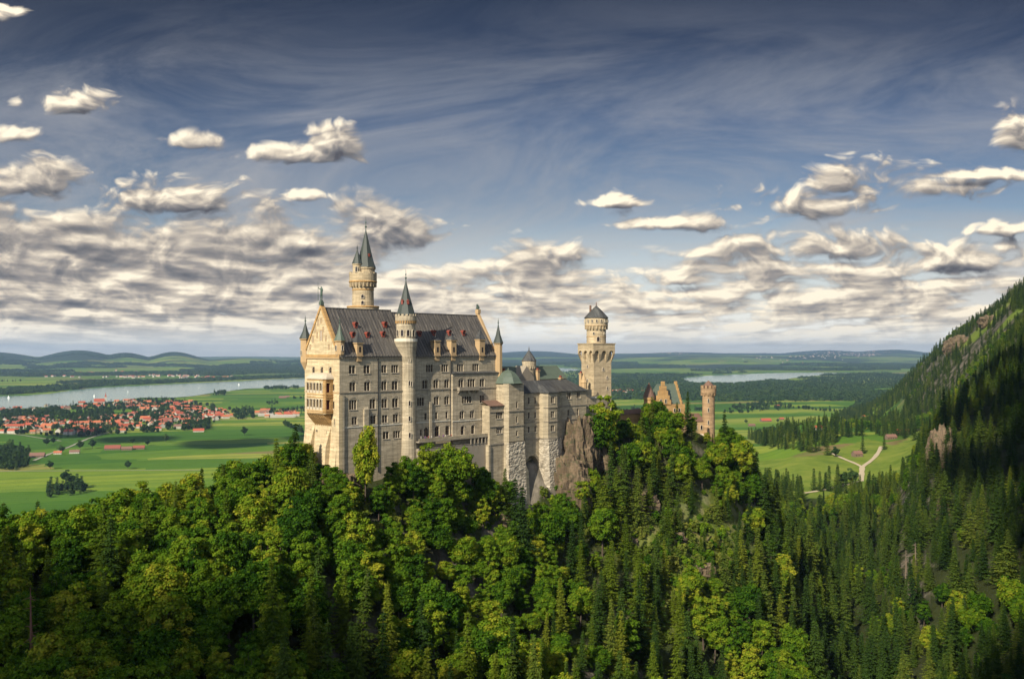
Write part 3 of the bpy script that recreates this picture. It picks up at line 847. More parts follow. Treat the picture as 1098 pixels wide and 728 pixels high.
rows = []
def row(z, items, t=0.0):
    for X, n, w, h, hood in items:
        px = 310+X/2.425; rows.append((S_of(px, t), z, n, w, h, hood, t))
row(-5.8, [(164, 2, 2.6, 2.7, 0), (202, 2, 2.6, 2.7, 0), (247, 2, 2.2, 2.6, 0), (275, 3, 3.0, 2.6, 0), (365, 3, 3.2, 2.7, 0), (405, 3, 3.2, 2.7, 0), (445, 3, 3.2, 2.7, 0), (485, 3, 3.2, 2.7, 0)])
row(-11.4, [(165, 2, 2.4, 3.0, 1), (203, 2, 2.4, 3.0, 1), (247, 2, 2.2, 3.0, 1), (275, 2, 2.6, 3.0, 1), (353, 2, 2.3, 2.9, 1), (382, 2, 2.3, 2.9, 1), (410, 2, 2.3, 2.9, 1)])
row(-11.4, [(447, 2, 2.4, 2.9, 1), (474, 3, 3.6, 2.9, 0), (502, 2, 2.4, 2.9, 1)], -1.0)
row(-17.3, [(166, 3, 3.0, 3.2, 1), (217, 2, 2.4, 3.2, 1), (248, 2, 2.4, 3.1, 1), (276, 2, 2.6, 3.1, 1), (342, 3, 3.2, 3.0, 1), (383, 2, 2.3, 2.9, 1), (410, 2, 2.3, 2.9, 1)])
row(-17.3, [(462, 4, 4.6, 2.6, 0), (502, 2, 2.3, 2.9, 1)], -1.0)
row(-22.5, [(170, 2, 2.2, 2.6, 0), (219, 2, 2.4, 2.9, 1), (249, 2, 2.3, 2.6, 0), (277, 2, 2.3, 2.8, 1), (355, 1, 1.1, 2.5, 0), (383, 1, 1.1, 2.5, 0), (410, 1, 1.1, 2.5, 0)])
row(-22.8, [(449, 2, 2.1, 2.6, 1), (476, 2, 2.1, 2.6, 1), (504, 2, 2.1, 2.6, 1)], -1.0)
row(-28.0, [(213, 2, 2.2, 2.4, 0), (252, 2, 2.6, 2.5, 0), (280, 3, 3.0, 2.5, 0), (343, 1, 0.9, 2.2, 0), (357, 1, 2.0, 3.4, 0), (385, 1, 2.2, 3.8, 0), (412, 1, 2.0, 3.4, 0)])
row(-28.3, [(451, 1, 1.7, 3.1, 1), (478, 1, 1.7, 3.1, 1), (505, 1, 1.7, 3.1, 1)], -1.0)

mb = LMB()
A = [r[:6] for r in rows if r[6] == 0.0]
# the bay (t=-1) hides the wall behind it under z=-7.9
south_wall(mb, PAL, (0, 0), 0, RW, 0.0, ZB, EAVE, [r for r in A if r[0] < RW])
south_wall(mb, PAL, (0, 0), RW, L_, 0.0, -8.5, EAVE, [r for r in A if r[0] >= RW])
B_ = [r[:6] for r in rows if r[6] != 0.0]
south_wall(mb, PAL, (0, 0), RW, L_, -1.0, ZB, -8.0, B_)
mb.quad((RW, -1, ZB), (RW, 0, ZB), (RW, 0, -8), (RW, -1, -8)); mb.quad((L_, -1, ZB), (L_, 0, ZB), (L_, 0, -8), (L_, -1, -8))
mb.quad((L_, 0, ZB), (L_, W_, ZB), (L_, W_, EAVE), (L_, 0, EAVE))
mb.quad((0, W_, ZB), (L_, W_, ZB), (L_, W_, EAVE), (0, W_, EAVE))
mb.build('south_wall', M['lime'], PAL)

# sloping cap over the bay, cornices, string courses, drainpipes
mb = LMB()
mb.prism([(RW-0.3, -1.35), (L_+0.3, -1.35), (L_+0.3, -0.003), (RW-0.3, -0.003)], -8.0, -7.75, 0)
mb.add([(RW-0.3, -1.35, -7.75), (L_+0.3, -1.35, -7.75), (L_+0.3, -0.003, -7.2), (RW-0.3, -0.003, -7.2)], [(0, 1, 2, 3)], 0)
mb.build('bay_roof', M['slate'], PAL)
mb = LMB()
for (a, c, t) in ((0.0, RW-0.01, 0.0), (RW, L_, -1.0)):
    mb.box(a, c, t-0.22, t-0.003, -13.45, -13.15)
mb.box(-0.25, L_+0.1, -0.45, -0.003, EAVE-0.55, EAVE)
n = 90
for i in range(n):
    s = 0.6+i*(L_-1)/n
    mb.box(s, s+0.38, -0.40, -0.003, EAVE-1.05, EAVE-0.56)
mb.build('cornice', M['band'], PAL)
mb = LMB()
for (a, c, t, z) in ((0.0, RW-0.01, 0.0, -24.7), (RW, L_, -1.0, -25.0)): mb.box(a, c, t-0.14, t-0.003, z, z+0.32)
mb.build('pale_band', M['whiteband'], PAL)
for px in (405.3, 483.2):
    s = S_of(px); mb = LMB(); mb.box(s-0.12, s+0.12, -0.3, -0.02, -40, EAVE-1.1); mb.build('drainpipe', M['iron'], PAL)
# flat buttress strips
mb = LMB()
s = S_of(392); mb.box(s-0.9, s+0.9, -0.55, -0.003, -45, -19.0); mb.add([(s-0.9, -0.55, -19), (s+0.9, -0.55, -19), (s+0.9, -0.003, -18.2), (s-0.9, -0.003, -18.2)], [(0, 1, 2, 3)])
mb.build('buttress', M['lime'], PAL)
mb = LMB(); s = S_of(461); mb.box(s-0.55, s+0.55, -0.5, -0.003, -31, -17.5); mb.build('buttress', M['lime'], PAL)
mb = LMB(); mb.box(-0.4, 1.6, -0.45, -0.003, ZB, -14); mb.build('buttress', M['lime'], PAL)

# west front
mb = LMB()
wz = [(T_of(336), -6.0, 1, 1.7, 2.0, 0), (T_of(345), -6.0, 1, 1.7, 2.0, 0), (T_of(354), -6.0, 1, 1.7, 2.0, 0),
      (T_of(357.8), -11.6, 1, 0.8, 2.0, 0), (T_of(357.8), -17.3, 1, 0.8, 2.4, 0), (T_of(358.6), -22.8, 1, 0.7, 2.0, 0),
      (T_of(333.5), -27.0, 1, 1.1, 2.2, 0), (T_of(339.5), -27.0, 1, 1.0, 2.4, 0), (T_of(345.5), -27.6, 1, 0.7, 1.6, 0), (T_of(351), -28.0, 1, 1.2, 4.2, 0)]
west_wall(mb, PAL, (0, 0), 0, W_, 0.0, ZB, EAVE, wz)
mb.build('west_wall', M['cream'], PAL)
mb = LMB()
mb.box(-0.5, -0.003, -0.45, W_+0.3, EAVE-0.6, EAVE+0.25, 0)
mb.box(-0.38, -0.003, -0.3, W_+0.2, EAVE-1.15, EAVE-0.603, 1)
mb.build('cornice', [M['orange'], M['trim']], PAL)
mb = LMB(); mb.box(-0.22, -0.003, 0, W_, -13.45, -13.15); mb.build('string_course', M['trim'], PAL)
# battered foot
mb = LMB()
mb.add([(-0.003, 1.2, -27.5), (-0.003, W_, -26), (-0.003, W_, ZB), (-0.003, 1.2, ZB), (-3.2, 1.6, ZB), (-3.2, W_+1, ZB), (-1.0, 1.3, -38), (-1.0, W_+0.4, -38)],
       [(0, 1, 7, 6), (6, 7, 5, 4), (0, 6, 4, 3), (1, 2, 5, 7)])
for tt in (T_of(353.5), T_of(336.5), ):
    mb.add([(-0.003, tt-0.7, -24.5), (-0.003, tt+0.7, -24.5), (-2.0, tt-0.7, -31), (-2.0, tt+0.7, -31), (-4.2, tt-0.7, ZB), (-4.2, tt+0.7, ZB), (-0.003, tt-0.7, ZB), (-0.003, tt+0.7, ZB)],
           [(0, 1, 3, 2), (2, 3, 5, 4), (0, 2, 4, 6), (1, 7, 5, 3)])
mb.box(-0.5, 0.9, -0.48, 1.1, ZB, -14.0)
mb.build('battered_base', M['cream'], PAL)

# gable
RIDGE1, RIDGE2 = 14.4, 13.7
HALF = W_/2
mb = LMB()
def gable(mb, s0, s1, top, zb=EAVE+0.25, over=0.0, mi=0):
    mb.add([(s0, -over, zb), (s0, W_+over, zb), (s0, HALF, top), (s1, -over, zb), (s1, W_+over, zb), (s1, HALF, top)], [(0, 1, 2), (5, 4, 3), (0, 2, 5, 3), (2, 1, 4, 5), (1, 0, 3, 4)], mi)
gable(mb, -0.25, 0.5, RIDGE1+0.6)
G_ = mb.build('gable', M['cream'], PAL)
mb = LMB()
for sg in (1, -1):
    a = (HALF-sg*(HALF+0.3), EAVE+0.2); c = (HALF, RIDGE1+1.2)
    # raking coping
    p = [(a[0], a[1]), (a[0]+sg*0.9, a[1]), (c[0], c[1]-1.35), (c[0], c[1])]
    mb.add([(-0.55, y, z) for y, z in p]+[(0.8, y, z) for y, z in p], [(0, 1, 2, 3), (7, 6, 5, 4), (0, 4, 5, 1), (1, 5, 6, 2), (3, 7, 4, 0)])
mb.build('gable_coping', M['orange'], PAL)
mb = LMB()
# stepped blind niches and the middle window group
for (tt, z, w, h) in ((T_of(345.3), 3.6, 1.5, 3.4), (T_of(342), 8.6, .7, 1.8), (T_of(345), 9.4, .5, 1.5), (T_of(347.5), 6.6, .55, 1.4), (T_of(350.2), 3.6, .55, 1.5), (T_of(353.5), 0.8, .55, 1.4),
                      (T_of(339), 6.6, .6, 2.0), (T_of(336.5), 3.0, .8, 2.2), (T_of(333.5), 0.8, .6, 1.4), (T_of(341), 4.6, .5, 1.6)):
    mb = LMB()
    mb.box(-0.40, -0.253, tt-w/2-0.12, tt-w/2, z-0.2, z+h, 0); mb.box(-0.40, -0.253, tt+w/2, tt+w/2+0.12, z-0.2, z+h, 0)
    mb.box(-0.40, -0.253, tt-w/2-0.12, tt+w/2+0.12, z+h, z+h+0.25, 0)
    mb.quad((-0.27, tt-w/2, z), (-0.27, tt+w/2, z), (-0.27, tt+w/2, z+h), (-0.27, tt-w/2, z+h), 1)
    mb.build('gable_niche', [M['trim'], M['paint']], PAL)

# roof
RIB = 1.25
def roof_part(mb, s0, s1, ridge, eave=EAVE+0.02, over=0.55):
    sl = (ridge-eave)/(HALF)
    zo = eave-over*sl*0.35
    for sg in (0, 1):
        y0 = -over if sg == 0 else W_+over
        mb.quad((s0, y0, zo), (s1, y0, zo), (s1, HALF, ridge), (s0, HALF, ridge))
        mb.quad((s0, y0, zo), (s1, y0, zo), (s1, y0, zo-0.2), (s0, y0, zo-0.2))
        k = int((s1-s0)/RIB)
        if sg == 0:
            for i in range(1, k+1):
                s = s0+i*RIB-0.3
                if s > s1-0.1: break
                mb.add([(s-0.07, y0, zo+0.01), (s+0.07, y0, zo+0.01), (s+0.07, HALF, ridge+0.01), (s-0.07, HALF, ridge+0.01),
                        (s-0.07, y0-0.12, zo+0.16), (s+0.07, y0-0.12, zo+0.16), (s+0.07, HALF-0.12, ridge+0.12), (s-0.07, HALF-0.12, ridge+0.12)],
                       [(4, 5, 6, 7), (0, 4, 7, 3), (1, 2, 6, 5)])
    mb.box(s0, s1, HALF-0.25, HALF+0.25, ridge-0.1, ridge+0.22)
    mb.add([(s0, -over, zo), (s0, W_+over, zo), (s0, HALF, ridge), (s1, -over, zo), (s1, W_+over, zo), (s1, HALF, ridge)], [(0, 1, 2), (5, 4, 3)])
mb = LMB()
S_BREAK = 28.3
roof_part(mb, 0.5, S_BREAK, RIDGE1)
roof_part(mb, S_BREAK+0.004, L_-1.2, RIDGE2)
ROOF = mb.build('roof', M['roof'], PAL)

# east gable parapet, stepped shoulder and corner chimney
mb = LMB()
gable(mb, L_-1.2, L_-0.2, RIDGE2+1.6, EAVE, 0.2)
mb.box(L_-1.4, L_, HALF-0.8, HALF+0.8, RIDGE2+0.8, RIDGE2+2.4)
mb.build('east_gable', M['trim'], PAL)


def roof_z(t, ridge=RIDGE1): return EAVE+(ridge-EAVE)*t/HALF


# round-headed red dormers
def dormer(s, t, ridge, r=0.64):
    z = roof_z(t, ridge)
    mb = LMB()
    N = 8
    front = [(-r*0.85, -0.2)]+[(-r*math.cos(math.pi*i/N), 1.0+r*math.sin(math.pi*i/N)) for i in range(N+1)]+[(r*0.85, -0.2)]
    f0 = [(s+x, t-0.55, z+zz) for x, zz in front]; f1 = [(s+x, t+1.9, z+zz) for x, zz in front]
    n = len(front)
    mb.add(f0, [tuple(range(n))], 0)
    mb.add(f0+f1, [(i, i+1, n+i+1, n+i) for i in range(n-1)], 1)
    # lead hood standing forward
    h0 = [(s+x*1.18, t-0.85, z+(zz-0.3)*1.12+0.35) for x, zz in front[1:-1]]; h1 = [(s+x*1.18, t+2.2, z+(zz-0.3)*1.12+0.35) for x, zz in front[1:-1]]
    m_ = len(h0)
    mb.add(h0+h1, [(i, i+1, m_+i+1, m_+i) for i in range(m_-1)], 1)
    mb.add([(s-0.3, t-0.56, z+0.3), (s+0.3, t-0.56, z+0.3), (s+0.3, t-0.56, z+1.2), (s-0.3, t-0.56, z+1.2)], [(0, 1, 2, 3)], 2)
    d = mb.build('dormer', [M['red'], M['red'], M['glass']], PAL)
for (X, Y) in ((165, 340), (172, 314), (203, 340), (243, 338), (248, 313), (338, 336), (375, 334), (416, 334), (452, 334)):
    px, py = reg(X, Y+4)
    ridge = RIDGE1 if X < 265 else RIDGE2
    best = min((abs(Zof(py, S_of(px, t), t)-roof_z(t, ridge)), t) for t in np.linspace(0.5, 9.5, 180))
    t = best[1]; dormer(S_of(px, t), t, ridge)


# stone aedicules standing on the eaves
def aedicule(s, w=2.2, h=4.6, stat=False, t=0.2, top=3.0):
    mb = LMB(); z = EAVE-0.4
    mb.box(s-w/2, s+w/2, t-0.9, t+1.6, z, z+h, 0)
    mb.box(s-w/2-0.25, s+w/2+0.25, t-1.15, t+1.7, z+h, z+h+0.35, 0)
    mb.box(s-w/2-0.2, s+w/2+0.2, t-1.1, t-0.903, z, z+0.35, 0)
    mb.prism([(s-w/2+0.2, t-0.7), (s+w/2-0.2, t-0.7), (s+w/2-0.2, t-0.01), (s-w/2+0.2, t-0.01)], z-1.6, z-0.003, 0)
    mb.add([(s-w/2-0.3, t-1.2, z+h+0.35), (s+w/2+0.3, t-1.2, z+h+0.35), (s+w/2+0.3, t+1.7, z+h+0.35), (s-w/2-0.3, t+1.7, z+h+0.35), (s, t+0.25, z+h+top)], [(0, 1, 4), (1, 2, 4), (2, 3, 4), (3, 0, 4)], 1)
    mb.bar((s, t+0.25, z+h+top-0.3), (s, t+0.25, z+h+top+1.6), 0.12, 0.04, 5, 1)
    mb.lathe(s, t+0.25, [(0.05, z+h+top), (0.3, z+h+top+0.3), (0.05, z+h+top+0.6)], 6, 1)
    o_ = mb.build('chimney_shaft', [M['trim'], M['slate']], PAL)
    q = LMB(); q.box(s-0.35, s+0.35, t-0.95, t-0.903, z+1.4, z+3.2); q.build('niche', M['glass'], o_)
aedicule(S_of(310+181/2.425), 2.2, 4.2, top=4.2)
aedicule(S_of(310+383/2.425), 2.4, 5.2, top=1.2)
aedicule(S_of(310+425/2.425), 2.4, 5.4, top=2.2)
aedicule(S_of(310+499/2.425), 2.6, 5.8, top=4.2)


# corner turrets
def corner_turret(cx, cy, r, z0, z1, ztop, mat, roofm, n=8, zc=None, foot=3.0):
    mb = LMB()
    mb.lathe(cx, cy, [(0.2, z0-foot), (r*0.6, z0-foot*0.45), (r, z0), (r, z1-0.6), (r*1.22, z1-0.3), (r*1.22, z1), (0.01, z1+0.004)], n, 0, off=math.pi/8)
    o_ = mb.build('corner_turret', mat, PAL)
    q = LMB(); q.lathe(cx, cy, [(r*1.3, z1+0.008), (r*0.62, z1+(ztop-z1)*0.42), (0.12, ztop), (0.02, ztop+0.2)], n, 0, off=math.pi/8); q.build('cone_roof', roofm, o_)
    q = LMB(); finial(q, cx, cy, ztop, 2.4); q.build('finial', M['verdigris'], o_)
    for a in (-90, -180):
        tower_window(o_, cx, cy, r*math.cos(math.pi/n)+0.02, R(a), z0+(z1-z0)*0.30, 0.6, 1.5)
    return o_
corner_turret(0.6, 0.7, 1.5, -0.9, 3.6, 8.8, M['trim'], M['coppergreen'], foot=2.6)
corner_turret(0.2, W_, 1.6, -3.5, 4.4, 9.8, M['trim'], M['copper'], foot=3)
corner_turret(L_+0.2, 0.0, 1.6, -21.0, 3.2, 10.2, M['trim'], M['copper'], foot=2)

# statues on the gable tips
def skin_figure(name, pts, edges, rad, mat, parent, loc, rz=0.0, lvl=1, scale=1.0):
    me = bpy.data.meshes.new(name); me.from_pydata([tuple(c*scale for c in p) for p in pts], edges, [])
    o_ = link(name, me, parent, loc, rz)
    sk = o_.modifiers.new('skin', 'SKIN')
    for i, r in enumerate(rad):
        me.skin_vertices[0].data[i].radius = (r*scale, r*scale); me.skin_vertices[0].data[i].use_root = (i == 0)
    sk.use_smooth_shade = True
    sb = o_.modifiers.new('sub', 'SUBSURF'); sb.levels = lvl; sb.render_levels = lvl
    me.materials.append(mat)
    return o_
def ensure_skin(me):
    pass


def make_figure(mat_list, pose='stand'):
    """one continuous body, 1.75 m tall, baked from a skinned skeleton"""
    pts = [(0, 0, 0.95), (0, 0, 1.2), (0, 0, 1.42), (0, 0, 1.55), (0, -0.01, 1.68),
           (0.10, 0, 0.88), (0.11, 0.0, 0.48), (0.11, 0.02, 0.07), (0.12, -0.12, 0.04),
           (-0.10, 0, 0.88), (-0.12, -0.03, 0.48), (-0.13, 0.02, 0.07), (-0.14, -0.12, 0.04),
           (0.19, 0, 1.40), (0.25, 0.02, 1.13), (0.24, -0.08, 0.90), (-0.19, 0, 1.40), (-0.26, 0.02, 1.13), (-0.22, -0.12, 0.92)]
    if pose == 'knight':
        pts[17] = (-0.42, -0.05, 1.38); pts[18] = (-0.50, -0.12, 1.62); pts[14] = (0.33, 0.0, 1.15); pts[15] = (0.26, -0.2, 1.05)
    edges = [(0, 1), (1, 2), (2, 3), (3, 4), (0, 5), (5, 6), (6, 7), (7, 8), (0, 9), (9, 10), (10, 11), (11, 12), (2, 13), (13, 14), (14, 15), (2, 16), (16, 17), (17, 18)]
    rad = [.14, .13, .15, .06, .10, .09, .065, .045, .04, .09, .065, .045, .04, .065, .05, .035, .065, .05, .035]
    bm_me = bpy.data.meshes.new('body'); bm_me.from_pydata(pts, edges, [])
    o_ = bpy.data.objects.new('tmp', bm_me); SC.collection.objects.link(o_)
    o_.modifiers.new('skin', 'SKIN')
    if not bm_me.skin_vertices:
        import bmesh
        bb = bmesh.new(); bb.from_mesh(bm_me); bb.verts.layers.skin.verify(); bb.to_mesh(bm_me); bb.free()
    for i, r in enumerate(rad):
        bm_me.skin_vertices[0].data[i].radius = (r, r); bm_me.skin_vertices[0].data[i].use_root = (i == 0)
    s_ = o_.modifiers.new('sub', 'SUBSURF'); s_.levels = 1
    dg = bpy.context.evaluated_depsgraph_get(); dg.update()
    me2 = bpy.data.meshes.new_from_object(o_.evaluated_get(dg)); me2.name = 'body'
    bpy.data.objects.remove(o_)
    me2.materials.clear()
    for m_ in mat_list: me2.materials.append(m_)
    if len(mat_list) > 1:
        for p in me2.polygons:
            z = p.center.z
            p.material_index = 2 if z > 1.54 else (1 if z < 0.92 else 0)
            if abs(p.center.x) > 0.19 and z < 1.02 and z > 0.8: p.material_index = 2
    me2.polygons.foreach_set('use_smooth', [True]*len(me2.polygons))
    return me2


kn = make_figure([M['verdigris']], 'knight')
mb = LMB()
mb.box(-0.7, 0.5, HALF-0.6, HALF+0.6, RIDGE1+0.9, RIDGE1+2.0); mb.box(-0.5, 0.3, HALF-0.42, HALF+0.42, RIDGE1+2.0, RIDGE1+2.5)
ped = mb.build('pedestal', M['coppergreen'], PAL)
st = empty('knight_statue', (X0+CA*-0.1-SA*HALF, Y0+SA*-0.1+CA*HALF, RIDGE1+2.5), CROT-math.pi/2, label='green bronze knight with lance standing on the tip of the west gable', cat='statue')
st.scale = (2.7,)*3
link('body', kn, st)
mb = MB(); mb.bar((-0.52, -0.14, 0.0), (-0.55, -0.14, 2.35), 0.035, 0.015, 5); mb.build('lance', M['verdigris'], st)
mb = MB(); mb.prism([(0.20, -0.25), (0.48, -0.25), (0.48, -0.20), (0.20, -0.20)], 0.65, 1.25, 0, top=[(0.12, -0.25), (0.56, -0.25), (0.56, -0.20), (0.12, -0.20)]); mb.build('shield', M['verdigris'], st)
# seated lion on the east gable
mb = MB()
def blob(mb, c, r, n=8, k=6):
    mb.lathe(c[0], c[1], [(max(0.01, r[0]*math.sin(math.pi*i/k)), c[2]-r[2]*math.cos(math.pi*i/k)) for i in range(k+1)], n)
blob(mb, (0, 0, 0.75), (0.55, 0.55, 0.8)); blob(mb, (0, -0.35, 1.55), (0.42, 0.42, 0.5)); blob(mb, (0, -0.75, 1.50), (0.2, 0.2, 0.2))
for x in (-0.25, 0.25): mb.bar((x, -0.5, 1.0), (x, -0.7, 0), 0.14, 0.11, 6); mb.bar((x*1.4, 0.3, 0.5), (x*1.4, -0.2, 0.1), 0.22, 0.14, 6)
mb.bar((0, 0.5, 0.2), (0.5, 0.6, 0.9), 0.07, 0.05, 5)
lion = mb.build('lion_statue', M['verdigris'], None, True, (X0+CA*(L_-0.7)-SA*HALF, Y0+SA*(L_-0.7)+CA*HALF, RIDGE2+2.4), CROT-math.pi/2)
tag(lion, 'small dark seated lion on the tip of the east gable', 'statue')

# bowed two-storey loggia on the west front
LG = [(-0.003, 14.6), (-2.9, 14.0), (-3.5, 13.4), (-3.5, 4.2), (-2.9, 3.6), (-0.003, 3.4)]
mb = LMB()
ZL = [(-10.1, -13.3), (-15.4, -18.8)]
holesF = []
for (zt, zb) in ZL:
    for k in range(5):
        tt = 5.0+k*1.9; holesF.append((tt, tt+1.1, zb, zt))
wall_holes(mb, lambda a, z, d: (-3.5+d, a, z), 4.2, 13.4, -19.9, -8.9, holesF, 0.45, 0)
hs = [(-2.6, -1.2, -13.2, -10.2), (-2.6, -1.2, -18.7, -15.6)]
wall_holes(mb, lambda a, z, d: (a, 3.55+d, z), -2.9, -0.003, -19.9, -8.9, hs, 0.45, 1)
mb.quad((-3.5, 4.2, -19.9), (-2.9, 3.55, -19.9), (-2.9, 3.55, -8.9), (-3.5, 4.2, -8.9), 1)
mb.quad((-3.5, 13.4, -19.9), (-2.9, 14.2, -19.9), (-2.9, 14.2, -8.9), (-3.5, 13.4, -8.9), 0)
mb.quad((-2.9, 14.2, -19.9), (-0.003, 14.2, -19.9), (-0.003, 14.2, -8.9), (-2.9, 14.2, -8.9), 0)
mb.prism([(-3.5, 4.2), (-2.9, 3.56), (-0.01, 3.56), (-0.01, 14.19), (-2.9, 14.19), (-3.5, 13.4)], -20.2, -19.903, 0)
mb.prism([(-3.4, 4.3), (-2.9, 3.7), (-0.01, 3.7), (-0.01, 14.1), (-2.9, 14.1), (-3.4, 13.4)], -14.4, -14.1, 0)
LOG = mb.build('loggia', [M['cream'], M['orange']], PAL)
mb = LMB()
for z in (-9.3, -14.0, -14.9, -19.4, -20.0):
    mb = LMB(); mb.box(-3.68, -3.503, 4.1, 13.5, z, z+0.28); mb.box(-2.9, -0.01, 3.37, 3.547, z, z+0.28)
    mb.quad((-3.68, 4.1, z+0.14), (-2.9, 3.37, z+0.14), (-2.9, 3.37, z+0.28), (-3.68, 4.1, z+0.28)); mb.build('moulding', M['orange'], LOG)
mb = LMB()
for (zt, zb) in ZL:   # colonettes, balustrade and arch heads
    for k in range(5):
        tt = 5.0+k*1.9
        mb = LMB(); mb.box(-3.46, -3.3, tt+0.003, tt+1.097, zb+0.003, zb+0.75); mb.build('balustrade', M['frame'], LOG); mb = LMB()
        mb.add([(-3.48, tt, zt), (-3.48, tt+0.32, zt), (-3.48, tt, zt-0.6)], [(0, 1, 2)]); mb.build('spandrel', M['frame'], LOG); mb = LMB(); mb.add([(-3.48, tt+1.1, zt), (-3.48, tt+0.78, zt), (-3.48, tt+1.1, zt-0.6)], [(0, 1, 2)]); mb.build('spandrel', M['frame'], LOG)
    for k in range(6):
        tt = 4.55+k*1.9; mb = LMB(); mb.lathe(-3.62, tt, [(0.16, zb), (0.13, zb+0.3), (0.13, zt-0.5), (0.22, zt-0.2), (0.22, zt)], 8); mb.build('colonette', M['frame'], LOG)
mb = LMB()
mb.quad((-1.2, 3.9, -19.5), (-1.2, 14, -19.5), (-1.2, 14, -9.3), (-1.2, 3.9, -9.3))
mb.build('inner_wall', M['red'], LOG)
mb = LMB()
for k in range(9):   # sloping corbels
    tt = 4.5+k*1.12
    mb.add([(-3.4, tt, -20.2), (-3.4, tt+0.55, -20.2), (-0.003, tt, -20.2), (-0.003, tt+0.55, -20.2), (-0.003, tt, -24.3), (-0.003, tt+0.55, -24.3), (-2.6, tt, -21.4), (-2.6, tt+0.55, -21.4)],
           [(0, 1, 7, 6), (6, 7, 5, 4), (0, 6, 4, 2), (1, 3, 5, 7)])
mb.build('corbels', M['orange'], LOG)
mb = LMB()
N = 8
ring = [[(-3.9*math.cos(q*math.pi/2/N) if True else 0, 0, -8.9+2.0*math.sin(q*math.pi/2/N))] for q in range(N+1)]
vs = []
poly = [(-0.003, 14.6), (-2.9, 14.6), (-3.9, 13.8), (-3.9, 3.9), (-2.9, 3.1), (-0.003, 3.1)]
for q in range(N+1):
    c = math.cos(q*math.pi/2/N); zz = -8.9+2.0*math.sin(q*math.pi/2/N)
    for (a, b2) in poly: vs.append((a*c-0.003*(1-c), 8.85+(b2-8.85)*(0.35+0.65*c), zz))
fs = [(q*6+i, q*6+i+1, (q+1)*6+i+1, (q+1)*6+i) for q in range(N) for i in range(5)]
mb.add(vs, fs); mb.add([(a, b2, -8.9) for a, b2 in poly], [tuple(range(6))])
mb.build('loggia_roof', M['frame'], LOG)

# balcony and terrace on the south side
sb0, sb1 = S_of(490, -1), S_of(511.5, -1)
mb = LMB(); mb.box(sb0, sb1, -2.4, -1.003, -14.0, -13.6); mb.box(sb0, sb1, -2.4, -2.25, -13.6, -12.7); mb.box(sb0, sb0+0.15, -2.25, -1.003, -13.6, -12.7); mb.box(sb1-0.15, sb1, -2.25, -1.003, -13.6, -12.7)
for k in range(5):
    s = sb0+0.3+k*(sb1-sb0-0.9)/4
    mb.add([(s, -2.2, -14.0), (s+0.35, -2.2, -14.0), (s, -1.003, -14.0), (s+0.35, -1.003, -14.0), (s, -1.003, -15.3), (s+0.35, -1.003, -15.3)], [(0, 1, 5, 4), (0, 4, 2), (1, 3, 5)])
mb.build('balcony', M['band'], PAL)
st0, st1 = S_of(447, -3), S_of(524, -3)
mb = LMB()
mb.box(st0, st1, -4.2, -0.6, -31.1, -30.7, 0); mb.box(st0, st1, -4.2, -4.0, -30.7, -29.75, 1)
mb.box(st0, st1-1, -3.9, -0.003, ZB, -33.2, 0)
for k in range(13, 19):
    s = st0+0.6+k*(st1-st0-1.6)/18
    mb.box(s, s+0.5, -4.15, -3.905, -33.2, -31.1, 0)
mb.box(st0, st1, -4.0, -3.9, -33.2, -33.0, 0)
TER = mb.build('terrace', [M['band'], M['bower']], PAL)

# stair tower on the south front
STC = (28.2, 0.35); r_ = 2.75
mb = LMB()
mb.lathe(STC[0], STC[1], [(r_+0.9, ZB), (r_+0.75, -42), (r_+0.25, -28), (r_, -24.5), (r_, -8)], 20, 0)
UP = (27.2, 0.3)
k = 20
prof = [(STC, r_, -8.0), (STC, r_, -4.0), ((27.7, .3), 3.05, -0.8), (UP, 3.75, 2.6), (UP, 3.95, 3.1), (UP, 3.95, 3.5), (UP, 3.25, 3.5), (UP, 3.25, 9.9), (UP, 3.65, 10.7), (UP, 3.65, 12.1), (UP, 3.2, 12.1), (UP, 3.2, 12.3)]
vs = []
for c_, rr, z in prof:
    for i in range(k): vs.append((c_[0]+rr*math.cos(2*math.pi*i/k), c_[1]+rr*math.sin(2*math.pi*i/k), z))
mb.add(vs, [(j*k+i, j*k+(i+1) % k, (j+1)*k+(i+1) % k, (j+1)*k+i) for j in range(len(prof)-1) for i in range(k)])
ring_of(mb, UP[0], UP[1], 3.4, 16, 12.1, 12.75, 0.75, 0.3)
STT = mb.build('stair_tower', M['lime'], PAL)
mb = LMB(); mb.lathe(UP[0], UP[1], [(3.75, 3.5), (3.95, 3.5), (3.95, 4.4), (3.8, 4.4), (3.8, 3.5)], 20); mb.build('gallery_parapet', M['whiteband'], STT)
mb = LMB(); ring_of(mb, UP[0], UP[1], 3.2, 26, 9.6, 10.5, 0.35, 0.42); mb.build('corbel_ring', M['orange'], STT)
mb = LMB(); mb.lathe(UP[0], UP[1], [(3.35, 12.3), (2.9, 14.0), (1.15, 20.0), (0.15, 24.2), (0.02, 24.3)], 8, off=math.pi/8); mb.build('cone_roof', M['copper'], STT)
mb = LMB(); finial(mb, UP[0], UP[1], 24.1, 4.0); mb.build('finial', M['verdigris'], STT)
va = R(-135-6)
for (da, z, w, h) in ((0, 0, 0, 0),):
    pass
for z, dx in ((-2.6, 0), (-10.8, 0), (-11.0, 14), (-17.6, 0), (-22.8, 0), (-28.4, 0)):
    a = R(-118)+R(dx)
    tower_window(STT, STC[0], STC[1], r_+0.02+(0.35 if z < -26 else 0), a, z-0.8, 0.65, 1.7)
for a in (-185, -150, -115, -80, -45): tower_window(STT, UP[0], UP[1], 3.27, R(a), 5.2, 0.9, 2.2)
